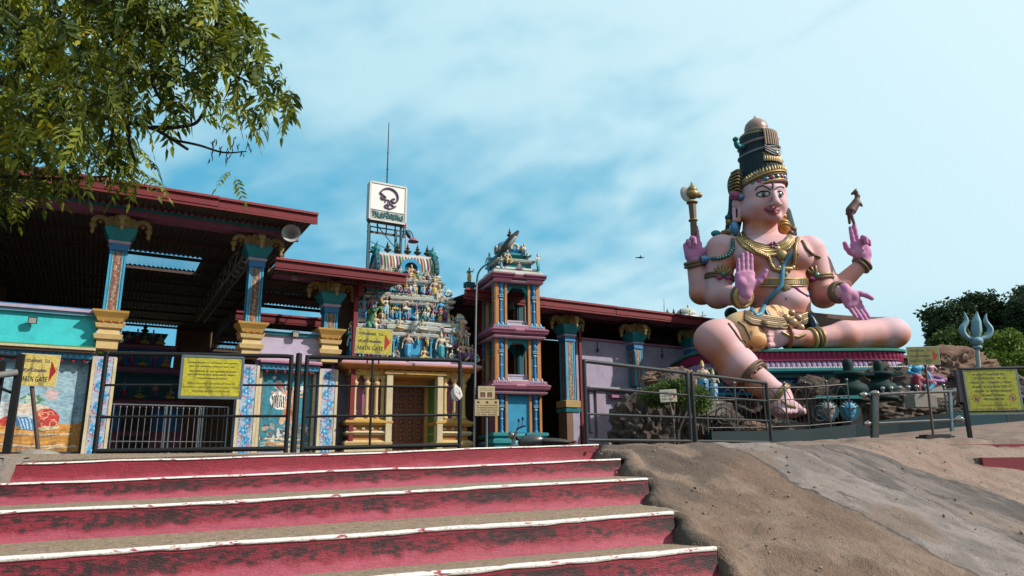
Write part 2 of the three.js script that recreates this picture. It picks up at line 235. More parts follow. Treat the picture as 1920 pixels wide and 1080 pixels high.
{
  const axis = (a, b, fine, c0, c1, coarse) => { const r = []; for (let t = a; t < b;) { r.push(t); t += (t >= c0 && t < c1) ? fine : Math.max(fine, Math.min(coarse, 0.25 * Math.max(c0 - t, t - c1) + fine)); } r.push(b); return r; };
  const us = axis(-30, 900, 0.055, 1.6, 9, 60), vs = axis(-700, 700, 0.055, 1.5, 8.5, 60);
  const pos = [], uv = [], idx = [];
  for (const u of us) for (const v of vs) {
    const p = fromUV(u, v, 0); let h = ground(p.x, p.z);
    const far = Math.max(0, Math.hypot(p.x, p.z) - 45); h -= Math.min(far * 0.12, 30);
    // under and beside the steps the cement breaks off in a lumpy edge
    const edge = mix(2.19, 2.32, clamp((u - 3.5) / 1.5)) + 0.02 + 0.10 * (fbm(u * 3.1, 4, 3) - 0.5) + 0.05 * Math.sin(u * 15 + 0.8);
    if (u < 5.15 && v < edge + 0.25) { const d = edge - v; h -= 0.42 * step(-0.03, 0.10, d) * (1 - step(4.95, 5.1, u)); h += 0.055 * Math.exp(-(((d + 0.10) / 0.09) ** 2)) * (0.5 + fbm(u * 6, v * 6, 3)) * step(2, 2.4, u) * (1 - step(4.6, 5.0, u)); }
    if (u > 1 && u < 12 && v > 1.4) h += 0.018 * (fbm(u * 1.7, v * 1.7, 4) - 0.5) + 0.012 * (fbm(u * 7, v * 7, 3) - 0.5);
    if (u > 1 && u < 9 && v > 2.2) { const q = fbm(u * 2.3 + 5, v * 2.3, 4); h -= 0.03 * Math.pow(1 - Math.abs(2 * q - 1), 8); h += 0.02 * step(0.58, 0.64, fbm(u * 1.1 + 3, v * 1.1 + 8, 4)); }      // shallow gullies and broken crusts of cement
    pos.push(p.x, EYE + h, p.z); uv.push((p.x + 4) / 20, (-p.z) / 20);
  }
  const n = vs.length; for (let i = 0; i < us.length - 1; i++) for (let j = 0; j < n - 1; j++) { const a = i * n + j; idx.push(a, a + 1, a + n, a + 1, a + n + 1, a + n); }
  const g = new THREE.BufferGeometry(); g.setAttribute('position', new THREE.Float32BufferAttribute(pos, 3)); g.setAttribute('uv', new THREE.Float32BufferAttribute(uv, 2)); g.setIndex(idx); g.computeVertexNormals();
  // colour of the ground: brown trodden cement and dirt, a grey-pink trowelled strip, pale dust, darker damp patches, gravel specks
  // the trowelled strip and its neighbour run up the ramp as straight bands; their edges are given by two ground points each
  const flat = (px, py) => { const d = ray(px, py); let t = 1; for (let k = 0; k < 400; k++) { const p = d.clone().multiplyScalar(t).add(camera.position); if (p.y < groundY(p.x, p.z)) break; t *= 1.012; } const p = d.multiplyScalar(t).add(camera.position); return [p.x, p.z]; };
  const edges = [[flat(1378, 842), flat(1742, 1040)], [flat(1484, 838), flat(1900, 1010)], [flat(1560, 834), flat(1915, 945)]];
  const side = ([a, b], x, z) => -((b[0] - a[0]) * (z - a[1]) - (b[1] - a[1]) * (x - a[0])) / Math.hypot(b[0] - a[0], b[1] - a[1]);
  const map = tex(1280, 1280, (a, b) => {
    const x = a * 20 - 4, z = -b * 20, n1 = fbm(x * 0.9, z * 0.9, 5), n2 = fbm(x * 4, z * 4 + 7, 4), n3 = vn(x * 70, z * 70), n4 = fbm(x * 14, z * 14, 3), w = (fbm(x * 2.2, z * 2.2, 4) - 0.5) * 0.20 + (n4 - 0.5) * 0.10;
    let c = [0.32, 0.185, 0.12];
    const m = (q, t) => { c = c.map((k, i) => mix(k, q[i], t)); };
    m([0.19, 0.120, 0.085], step(0.44, 0.62, n1)); m([0.44, 0.29, 0.205], step(0.50, 0.68, n2) * 0.8); m([0.10, 0.070, 0.054], step(0.55, 0.66, fbm(x * 0.55 + 4, z * 0.55 + 1, 5)) * 0.75);
    const s0 = side(edges[0], x, z) + w * 0.7, s1 = side(edges[1], x, z) + w, s2 = side(edges[2], x, z) + w;
    if (s0 > 0 && s1 < 0) { c = [0.46, 0.37, 0.335]; m([0.28, 0.22, 0.20], step(0.45, 0.65, n2) * 0.8); m([0.50, 0.38, 0.32], step(0.52, 0.68, n1) * 0.6); m([0.33, 0.21, 0.15], step(0.50, 0.62, fbm(x * 1.6 + 9, z * 1.6, 4)) * 0.75); }
    else if (s1 >= 0 && s2 < 0) { c = [0.33, 0.25, 0.225]; m([0.17, 0.125, 0.115], step(0.42, 0.56, n1)); m([0.10, 0.078, 0.074], step(0.52, 0.64, n2) * 0.75); m([0.42, 0.30, 0.24], step(0.58, 0.7, fbm(x * 2.6, z * 2.6 + 3, 4)) * 0.6); }
    else if (s2 >= 0) { c = [0.50, 0.325, 0.25]; m([0.34, 0.22, 0.17], step(0.5, 0.68, n2) * 0.85); m([0.60, 0.42, 0.33], step(0.55, 0.7, n1) * 0.5); }
    if (Math.abs(s0) < 0.010 + 0.018 * n4 || Math.abs(s1) < 0.008 + 0.014 * n4) m([0.045, 0.035, 0.03], 0.7);       // open joints filled with dirt
    const crack = Math.abs(fbm(x * 1.3 + 3, z * 1.3, 4) - 0.5); if (crack < 0.0035 && n1 > 0.4) m([0.10, 0.08, 0.07], 0.7);
    m([0.48, 0.38, 0.30], step(0.86, 0.95, n3) * 0.5 * step(0.4, 0.6, n4)); m([0.05, 0.04, 0.035], (1 - step(0.04, 0.12, n3)) * 0.6);
    const k = 0.82 + 0.36 * n4; return c.map(q => Math.pow(clamp(q * k * 0.50), 1 / 2.2));
  }, true, false);
  const m = new THREE.MeshStandardMaterial({ color: new THREE.Color().setRGB(0.74, 0.74, 0.74), map, roughness: 0.93, bumpMap: scaled(GRIT, 34), bumpScale: 0.018, side: THREE.DoubleSide });
  structure('ground', g, m, { raw: true });
}
// ---------------------------------------------------------------- the flight of red steps
{
  const o = new THREE.Group(); o.name = 'steps'; o.userData = { kind: 'structure' }; scene.add(o);
  const riserTex = grime => tex(1024, 128, (u, v) => {       // u 4 m along the riser, v 0 at its foot
    const a = fbm(u * 9, v * 1.4, 5, 9), b = fbm(u * 60, v * 4, 4, 60), c2 = fbm(u * 120, v * 14, 3, 120), run = fbm(u * 150, v * 0.7, 3, 150);
    let c = [0.36, 0.009, 0.034]; const m = (q, t) => { c = c.map((k, i) => mix(k, q[i], clamp(t))); };
    m([0.40, 0.070, 0.115], step(0.46, 0.20, v + 0.35 * (b - 0.5) + 0.15 * (c2 - 0.5)) * 0.85);                         // paler pink toward the foot: sun on the cove, put into the colour
    const band = step(0.28, 0.48, v + 0.30 * (b - 0.5)) * (1 - step(0.80, 0.96, v + 0.22 * (c2 - 0.5)));
    m([0.030, 0.004, 0.006], band * grime * (0.25 + 0.9 * step(0.36, 0.60, a * 0.55 + c2 * 0.45)) * (0.55 + 0.7 * run));  // black mould in blotches and runs
    m([0.36, 0.28, 0.23], step(0.80, 0.88, c2 * 0.7 + b * 0.3) * 0.6);                                                 // chips
    const k = 0.8 + 0.4 * c2; return c.map(q => Math.pow(clamp(q * k), 1 / 2.2));
  }, true);
  const treadMap = tex(1024, 512, (u, v) => {
    const a = fbm(u * 7, v * 4, 5, 1), b = vn(u * 420, v * 210), c2 = vn(u * 200 + 3, v * 100), d = fbm(u * 40, v * 20, 3);
    let c = [0.22, 0.155, 0.10]; const m = (q, t) => { c = c.map((k, i) => mix(k, q[i], clamp(t))); };
    m([0.40, 0.30, 0.20], step(0.62, 0.85, b) * 0.85); m([0.07, 0.055, 0.045], (1 - step(0.12, 0.30, c2)) * 0.85); m([0.16, 0.13, 0.10], step(0.52, 0.68, a) * 0.7); m([0.42, 0.16, 0.15], step(0.66, 0.74, d) * 0.25);
    return c.map(q => Math.pow(clamp(q), 1 / 2.2));
  }, true);
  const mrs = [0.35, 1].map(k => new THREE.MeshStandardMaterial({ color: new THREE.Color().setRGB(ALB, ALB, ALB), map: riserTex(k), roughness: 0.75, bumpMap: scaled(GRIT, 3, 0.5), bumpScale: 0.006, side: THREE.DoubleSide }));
  const mt = new THREE.MeshStandardMaterial({ color: new THREE.Color().setRGB(0.76, 0.76, 0.76), map: treadMap, roughness: 0.95, bumpMap: scaled(GRIT, 5, 2), bumpScale: 0.008, side: THREE.DoubleSide });
  const mn = new THREE.MeshStandardMaterial({ map: tex(1024, 64, (u, v) => { const a = fbm(u * 50, v * 2, 4, 50), b = fbm(u * 200, v * 8, 2, 200); let c = [0.60, 0.56, 0.52]; const m = (q, t) => { c = c.map((k, i) => mix(k, q[i], clamp(t))); }; m([0.26, 0.03, 0.05], step(0.62, 0.70, a * 0.55 + b * 0.45)); m([0.28, 0.22, 0.18], step(0.66, 0.80, fbm(u * 320, v * 6, 3, 320)) * 0.7); return c.map(q => Math.pow(q, 1 / 2.2)); }, true), roughness: 0.8, bumpMap: scaled(GRIT, 4, 0.3), bumpScale: 0.006, side: THREE.DoubleSide });
  const v0 = -7.5;
  const strip = (rows, uvy, end) => { const N = 200, dv = (end + 0.06 - v0) / N;           // rows: list of functions i -> [u, y]
    const pos = [], uv = [], idx = [], k = rows.length;
    for (let i = 0; i <= N; i++) { const v = v0 + i * dv; rows.forEach((f, r) => { const [u, y] = f(v); const p = fromUV(u, v, y); pos.push(p.x, p.y, p.z); uv.push(v / 4, uvy[r]); }); }
    for (let i = 0; i < N; i++) for (let r = 0; r < k - 1; r++) { const a = i * k + r; idx.push(a, a + k, a + 1, a + 1, a + k, a + k + 1); }
    const g = new THREE.BufferGeometry(); g.setAttribute('position', new THREE.Float32BufferAttribute(pos, 3)); g.setAttribute('uv', new THREE.Float32BufferAttribute(uv, 2)); g.setIndex(idx); g.computeVertexNormals(); return g;
  };
  STEPS.forEach(([u, top, bot, bead], s) => {
    const tilt = v => 0.027 * (v - 0.3444 * u);
    const wob = (v, q, a) => a * (fbm(v * 1.1 + q * 9.7 + s * 31, q + s, 4) - 0.5) * 2;
    const eu = v => u + wob(v, 1, 0.016), ey = v => EYE + top + tilt(v) + wob(v, 2, 0.010), by = v => EYE + bot + tilt(v) + wob(v, 3, 0.008), bh = v => bead * (0.55 + 0.75 * (fbm(v * 7 + s * 11, s, 4)));
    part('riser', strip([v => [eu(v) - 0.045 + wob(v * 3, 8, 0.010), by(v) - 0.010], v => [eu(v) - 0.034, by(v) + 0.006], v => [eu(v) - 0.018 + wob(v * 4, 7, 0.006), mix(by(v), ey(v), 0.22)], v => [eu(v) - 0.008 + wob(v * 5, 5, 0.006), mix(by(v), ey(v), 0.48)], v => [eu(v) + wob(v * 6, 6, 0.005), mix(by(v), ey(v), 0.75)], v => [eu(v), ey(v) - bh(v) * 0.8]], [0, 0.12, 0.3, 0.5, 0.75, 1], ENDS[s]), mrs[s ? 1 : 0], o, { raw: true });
    part('nosing', strip([v => [eu(v) + 0.004, ey(v) - bh(v)], v => [eu(v) - 0.006, ey(v) - bh(v) * 0.8], v => [eu(v) - 0.006, ey(v) - bh(v) * 0.12 - 0.003], v => [eu(v) + 0.002, ey(v) + 0.003], v => [eu(v) + 0.026 + wob(v * 5, 4, 0.012), ey(v) + 0.004], v => [eu(v) + 0.032 + wob(v * 5, 4, 0.012), ey(v) - 0.004]], [0, 0.2, 0.45, 0.6, 0.9, 1], ENDS[s]), mn, o, { raw: true });
    const back = s ? STEPS[s - 1] : [6.4, 0, 0.105];
    const tb = v => s ? EYE + back[2] + 0.027 * (v - 0.3444 * back[0]) - 0.004 : EYE + 0.10;
    part('tread', strip([v => [eu(v), ey(v) - 0.002], v => [mix(u, back[0], 0.3), mix(ey(v), tb(v), 0.3) + wob(v, 9, 0.006)], v => [mix(u, back[0], 0.7), mix(ey(v), tb(v), 0.7) + wob(v, 11, 0.006)], v => [back[0] - 0.03, tb(v)]], [0, 0.12, 0.3, 0.42], ENDS[s] + 0.05), mt, o, { raw: true });
  });
  // worn cement kerb block closing the flight at the left end of its top riser
  const k = P(-26, 884, 4.15); const kb = new THREE.BoxGeometry(0.12, 0.17, 0.5, 3, 4, 6), kp = kb.attributes.position; for (let i = 0; i < kp.count; i++) kp.setXYZ(i, kp.getX(i) + 0.012 * Math.sin(i * 7.1), kp.getY(i) + 0.01 * Math.sin(i * 3.3), kp.getZ(i)); kb.computeVertexNormals();
  const kt = single('kerb_block', kb, C.conc, 'worn grey cement block at the end of the top red step', 'kerb'); kt.position.set(k.x, k.y - 0.01, k.z - 0.15); kt.rotation.y = 0.33;
}

function h2s(x, y, z) { return vn(x * 3.1 + 9, y * 2.7 + z * 3.3); }
// loose stones and crumbs of cement on the ramp
{
  const sg = new THREE.IcosahedronGeometry(1, 1), sp = sg.attributes.position; for (let i = 0; i < sp.count; i++) { const k = 0.7 + 0.6 * h2s(sp.getX(i), sp.getY(i), sp.getZ(i)); sp.setXYZ(i, sp.getX(i) * k, sp.getY(i) * k * 0.6, sp.getZ(i) * k); } sg.computeVertexNormals();
  const n = 900, im = new THREE.InstancedMesh(sg, paint(0.42, 0.32, 0.25, { rough: 0.95 }), n), m = new THREE.Matrix4(), c = new THREE.Color(); let k = 0;
  while (k < n) { const u = rr(1.8, 6.2), v = 2.25 + Math.pow(rnd(), 1.8) * 5, p = fromUV(u, v, 0), s = 0.0035 + 0.012 * Math.pow(rnd(), 5); m.compose(V(p.x, groundY(p.x, p.z) + s * 0.2, p.z), new THREE.Quaternion().setFromEuler(new THREE.Euler(rnd() * 6, rnd() * 6, rnd() * 6)), V(s, s, s)); im.setMatrixAt(k, m); const q = rr(0.45, 1.3); im.setColorAt(k, c.setRGB(q, q * rr(0.88, 1), q * rr(0.8, 1))); k++; }
  im.name = 'loose_stones'; im.userData = { label: 'loose pale stones scattered over the earthen ramp', category: 'stones', kind: 'stuff' }; scene.add(im);
}
// ---------------------------------------------------------------- prints used on the halls
const printMat = (t, rough = 0.7) => new THREE.MeshStandardMaterial({ color: new THREE.Color().setRGB(ALB, ALB, ALB), map: t, roughness: rough, bumpMap: GRITB, bumpScale: 0.001, side: THREE.DoubleSide });
const panel = (w, h, x, y, z, ry = 0) => xf(new THREE.PlaneGeometry(w, h), x, y, z, 0, ry, 0);
const FLORAL = printMat(painterly(128, 512, (g, w, h) => {       // blue flowers and pink scrolls on cream
  g.fillStyle = '#a9b4c6'; g.fillRect(0, 0, w, h); const r = mulberry(4);
  for (let i = 0; i < 9; i++) { const y = (i + 0.5) * h / 9, x = w / 2 + (i % 2 ? 14 : -14);
    g.strokeStyle = '#c05a78'; g.lineWidth = 7; g.beginPath(); g.moveTo(w / 2 + (i % 2 ? -46 : 46), y - 26); g.bezierCurveTo(x + 40, y - 10, x - 60, y + 10, w / 2 + (i % 2 ? 44 : -44), y + 28); g.stroke();
    for (let k = 0; k < 6; k++) { const a = k / 6 * 6.283 + i; g.fillStyle = k % 2 ? '#1f86c4' : '#2fa9d8'; g.beginPath(); g.ellipse(x + 19 * Math.cos(a), y + 15 * Math.sin(a), 17, 10, a, 0, 7); g.fill(); }
    g.fillStyle = '#f0e0a0'; g.beginPath(); g.arc(x, y, 6, 0, 7); g.fill();
    for (let k = 0; k < 3; k++) { g.fillStyle = r() < 0.5 ? '#b04a74' : '#15629c'; g.beginPath(); g.ellipse(r() * w, y + (r() - 0.5) * 50, 8, 4, r() * 6, 0, 7); g.fill(); } }
}, 3));
const SHAFT = printMat(painterly(128, 512, (g, w, h) => {        // carved scroll band: rust on cream, dotted edges
  g.fillStyle = '#7d4636'; g.fillRect(0, 0, w, h); const r = mulberry(9);
  g.fillStyle = '#147a8c'; g.fillRect(0, 0, 24, h); g.fillRect(w - 24, 0, 24, h);
  for (let y = 4; y < h; y += 12) { g.fillStyle = '#bfd8cf'; g.beginPath(); g.arc(12, y, 4, 0, 7); g.arc(w - 12, y, 4, 0, 7); g.fill(); }
  for (let y = 8; y < h; y += 34) { for (let k = 0; k < 5; k++) { g.strokeStyle = ['#d8b98c', '#c77f4e', '#8fb5b2', '#e0cfae', '#a55a3c'][k]; g.lineWidth = 4; g.beginPath(); g.arc(w / 2 + (r() - 0.5) * 44, y + r() * 30, 6 + r() * 9, r() * 6, r() * 6 + 4); g.stroke(); } g.fillStyle = '#2d7f96'; g.beginPath(); g.arc(w / 2, y + 12, 5, 0, 7); g.fill(); }
}, 3));
const scribble = (g, r, x, y, w, size, col) => {                 // a line of rounded south-asian script, drawn stroke by stroke
  g.strokeStyle = col; g.lineWidth = Math.max(1.4, size * 0.17); let c = x;
  while (c < x + w - size * 0.5) { if (r() < 0.13) { c += size * 0.45; continue; } const s = size * (0.42 + 0.2 * r()), t = r();
    g.beginPath(); if (t < 0.35) { g.arc(c + s * 0.5, y - s * 0.45, s * 0.42, 0.4, 5.9); g.moveTo(c + s * 0.9, y - s * 0.9); g.lineTo(c + s * 0.9, y); }
    else if (t < 0.6) { g.moveTo(c, y); g.lineTo(c, y - s); g.lineTo(c + s * 0.55, y - s); g.lineTo(c + s * 0.55, y); g.lineTo(c + s, y); }
    else if (t < 0.8) { g.arc(c + s * 0.3, y - s * 0.3, s * 0.28, 0, 6.3); g.moveTo(c + s * 0.55, y - s * 0.3); g.bezierCurveTo(c + s * 0.6, y - s * 1.3, c + s * 1.1, y - s * 1.1, c + s, y); }
    else { g.moveTo(c, y - s); g.lineTo(c + s, y - s); g.moveTo(c + s * 0.5, y - s); g.bezierCurveTo(c, y, c + s, y + s * 0.3, c + s, y - s * 0.4); }
    g.stroke(); c += s * 1.12; }
};

const A = new Frame((() => { const o = P(100, 868, 14); o.y = 1.72; return o; })(), 30);
A.H = (px, py, y) => { const d = ray(px, py), t = (A.o.y + y - EYE) / d.y, p = d.multiplyScalar(t).add(camera.position).sub(A.o); return [p.dot(A.x), p.dot(A.z)]; };
const inA = (name, label, cat, x, group) => { const o = thing(name, label, cat, A.W(x, 0, 0), A.a, group); o.userData.x0 = undefined; delete o.userData.x0; o.ox = x; return o; };

// shared shapes of a pillar, drawn about its own foot
const PIL = {
  base: join([moulding(0.34, 0.34, [[2.16, 0.02], [2.33, 0.02], [2.35, 0.07], [2.44, 0.09], [2.46, 0.03], [2.56, 0.01], [2.58, 0.06], [2.66, 0.08], [2.68, 0.0]])]),
  lotus: join([moulding(0.33, 0.33, [[2.68, 0.0], [2.71, 0.05], [2.78, 0.08], [2.88, 0.15], [2.92, 0.16], [2.925, 0.12]])]),
  petal: join([extr([[0, 0], [0.05, 0.06], [0.035, 0.15], [0, 0.19], [-0.035, 0.15], [-0.05, 0.06]], 0.012, 0.006)]),
  cap: join([moulding(0.32, 0.32, [[0, 0.02], [0.05, 0.05], [0.10, 0.08], [0.20, 0.13], [0.25, 0.14], [0.27, 0.11]])]),
  neck: join([moulding(0.31, 0.31, [[0, 0.0], [0.015, 0.03], [0.05, 0.05], [0.07, 0.05], [0.08, 0.01]])]),
};
// scroll bracket with a hanging bud
PIL.bracket = (() => {
  const pts = []; for (let i = 0; i <= 20; i++) { const a = Math.PI * (1 - i / 20); pts.push([0.30 + 0.19 * Math.cos(a), 0.10 + 0.16 * Math.sin(a)]); }
  const g = []; const o = pts.map(p => p), inn = pts.slice().reverse().map(([x, y]) => [0.30 + (x - 0.30) * 0.52, 0.10 + (y - 0.10) * 0.52]);
  g.push(xf(extr([...o, ...inn], 0.16, 0.012), 0, 0, -0.08)); g.push(xf(extr([[0, 0], [0.16, 0], [0.20, 0.12], [0.12, 0.26], [0, 0.26]], 0.2, 0.01), 0, 0, -0.1));
  g.push(lathe([[0, -0.20], [0.035, -0.16], [0.055, -0.10], [0.03, -0.06], [0.075, -0.02], [0.085, 0.05], [0.05, 0.10], [0, 0.11]], 0.445, 0, 0, 10)); g.push(ball(0.05, 0.30, 0.12, 0, [1, 1, 1.9], 8));
  return join(g);
})();
function pillar(hall, x, topY, o = {}) {       // topY: top of the teal capital
  const g = new THREE.Group(); g.name = 'pillar'; g.position.set(x - hall.ox, 0, o.z ?? 0.06); hall.add(g);
  if (!o.noLower) {
    part('lower_post', [boxAt(-0.20, 0.20, 0, 2.0, -0.20, 0.20)], o.lower || C.lilac, g);
    if (!o.plain) {
      part('floral_band', [panel(0.30, 1.86, -0.0, 1.02, 0.204)], FLORAL, g, { uv: true }); part('floral_band', [panel(0.32, 1.86, -0.204, 1.02, 0.0, -Math.PI / 2)], FLORAL, g, { uv: true }); part('floral_band', [panel(0.32, 1.86, 0.204, 1.02, 0.0, Math.PI / 2)], FLORAL, g, { uv: true });
      part('edge_strip', [boxAt(-0.212, -0.155, 0.06, 1.98, 0.185, 0.216), boxAt(0.155, 0.212, 0.06, 1.98, 0.185, 0.216)], C.cream, g); part('foot', [boxAt(-0.23, 0.23, 0, 0.07, -0.22, 0.235)], C.lblue, g);
    }
    like('base_block', PIL.base, C.yel, g); like('lotus_collar', PIL.lotus, C.gold, g);
    const lp = new THREE.Group(); for (let k = 0; k < 12; k++) { const s = k / 3 | 0, i = k % 3 - 1, m = like('petal', PIL.petal, C.orange, g, 0, 2.70, 0); m.rotation.order = 'YXZ'; m.rotation.set(0.72, s * Math.PI / 2, 0); m.translateX(i * 0.14); m.translateZ(0.195); }
  }
  const y0 = o.noLower ? o.y0 : 2.92, y1 = topY - 0.36;
  part('shaft', [boxAt(-0.14, 0.14, y0, y1, -0.14, 0.14)], C.teal, g);
  for (const [dx, dz, ry] of [[0, 0.144, 0], [-0.144, 0, -Math.PI / 2], [0.144, 0, Math.PI / 2]]) part('carved_band', [panel(0.22, y1 - y0 - 0.06, dx, (y0 + y1) / 2, dz, ry)], SHAFT, g, { uv: true });
  part('edge_strip', [[-1, -1], [-1, 1], [1, -1], [1, 1]].map(([a, b]) => boxAt(a * 0.137 - 0.018, a * 0.137 + 0.018, y0, y1, b * 0.137 - 0.018, b * 0.137 + 0.018)), C.sky, g);
  part('collar', [moulding(0.29, 0.29, [[y1 - 0.14, 0.0], [y1 - 0.12, 0.03], [y1, 0.03]])], C.blue, g);
  like('neck', PIL.neck, C.lilac, g, 0, y1, 0); like('capital', PIL.cap, o.cap || C.teal, g, 0, y1 + 0.08, 0);
  part('bracket_block', [boxAt(-0.13, 0.13, topY, topY + 0.26, -0.12, 0.18), ball(0.07, 0, topY + 0.15, 0.2, [1, 1, 0.5], 8)], C.gold, g);
  for (const s of [1, -1]) { const b = like('bracket', PIL.bracket, o.br || C.dgold, g, s * 0.13, topY, 0.05, s > 0 ? 0 : Math.PI, 0.86); }
  if (o.fb !== false) like('bracket', PIL.bracket, o.br || C.dgold, g, 0, topY, 0.15, -Math.PI / 2, 0.8);
  return g;
}
// corrugated sheets laid in rows; the corrugation runs into the depth of the hall
const SHEET = (() => { const g = new THREE.PlaneGeometry(0.93, 1.56, 48, 1).rotateX(Math.PI / 2), p = g.attributes.position; for (let i = 0; i < p.count; i++) p.setY(i, 0.020 * Math.sin(p.getX(i) / 0.115 * 2 * Math.PI)); g.computeVertexNormals(); return join(g); })();
const CLEAR = new THREE.MeshPhysicalMaterial({ color: new THREE.Color().setRGB(0.9, 0.97, 1), transmission: 1, thickness: 0, roughness: 0.08, side: THREE.DoubleSide });
function roof(hall, x0, x1, zf, yf, zb, yb, skylight, colour) {
  const ox = hall.ox, slope = Math.atan2(yb - yf, zf - zb), L = Math.hypot(yb - yf, zf - zb), rows = Math.ceil(L / 1.5), cols = Math.ceil((x1 - x0) / 0.9);
  for (let r = 0; r < rows; r++) for (let c = 0; c < cols; c++) {
    const t = (r + 0.5) / rows, cx = x0 + (c + 0.5) * (x1 - x0) / cols, cz = mix(zf, zb, t), cy = mix(yf, yb, t) + 0.06 + (r % 2) * 0.004 + (c % 2) * 0.003;
    const k = skylight && skylight(cx, cz); if (k === 2) continue;
    const m = like(k ? 'skylight_sheet' : 'roof_sheet', SHEET, k ? CLEAR : C.sheet, hall, cx - ox, cy, cz); m.rotation.x = slope; m.scale.set((x1 - x0) / cols / 0.9, 1, L / rows / 1.5);
  }
  for (let r = 0; r <= rows; r++) { const t = r / rows; part('purlin', [boxAt(x0 - ox, x1 - ox, mix(yf, yb, t) - 0.045, mix(yf, yb, t) + 0.03, mix(zf, zb, t) - 0.04 - 0.03, mix(zf, zb, t) + 0.03 - 0.03)], C.rust, hall); }
  const f = new THREE.Group(); f.name = 'fascia'; hall.add(f);
  const nb = Math.max(1, Math.round((x1 - x0) / 2.1)); for (let i = 0; i < nb; i++) { const a = mix(x0 - 0.03, x1 + 0.05, i / nb) - ox + 0.003, b = mix(x0 - 0.03, x1 + 0.05, (i + 1) / nb) - ox - 0.003, dy = 0.012 * Math.sin(i * 5.3 + x0), dz = 0.008 * Math.sin(i * 3.1 + 1);
    part('board', [boxAt(a, b, yf - 0.02 + dy, yf + 0.15 + dy, zf + 0.02 + dz, zf + 0.07 + dz)], i % 3 ? C.maroon : paint(0.16, 0.012, 0.018, { rough: 0.75 }), f); part('gutter_lip', [boxAt(a, b, yf + 0.14 + dy, yf + 0.19 + dy, zf + 0.08 + dz, zf + 0.12 + dz)], C.red, f); }
  part('bottom_strip', [boxAt(x0 - ox - 0.03, x1 - ox + 0.05, yf - 0.07, yf - 0.025, zf + 0.03, zf + 0.06)], C.maroon, f);
}
function entablature(hall, x0, x1, y, h) {     // stacked painted beam over the pillars
  const ox = hall.ox, b = new THREE.Group(); b.name = 'entablature'; hall.add(b); const B = (n, y0, y1, z0, z1, m) => part(n, [boxAt(x0 - ox, x1 - ox, y + y0 * h, y + y1 * h, z0, z1)], m, b);
  B('beam', 0, 0.38, -0.14, 0.22, C.mauve); B('stripe', 0.38, 0.55, -0.14, 0.28, C.teal); B('beam', 0.55, 1, -0.14, 0.25, C.brown);
  const g = []; for (let x = x0 + 0.06; x < x1; x += 0.13) g.push(box(0.07, 0.05, 0.05, x - ox, y + 0.60 * h, 0.275)); part('dentils', g, C.mauve, b);
}
function frieze(wall, x0, x1, y, z) {          // blue scalloped band with hanging lotus buds
  part('frieze', [boxAt(x0, x1, y, y + 0.11, z, z + 0.10)], C.sky, wall); const g = [], d = [];
  for (let x = x0 + 0.05; x < x1 - 0.03; x += 0.10) g.push(ball(0.034, x, y + 0.052, z + 0.10, [1, 1.2, 0.5], 6)); part('frieze_relief', g, C.lblue, wall);
  for (let x = x0 + 0.12; x < x1 - 0.08; x += 0.19) { const b = part('lotus_bud', [lathe([[0, -0.10], [0.028, -0.07], [0.042, -0.03], [0.03, 0.0], [0, 0.01]], x, y - 0.005, z + 0.05, 8)], C.red, wall); }
}
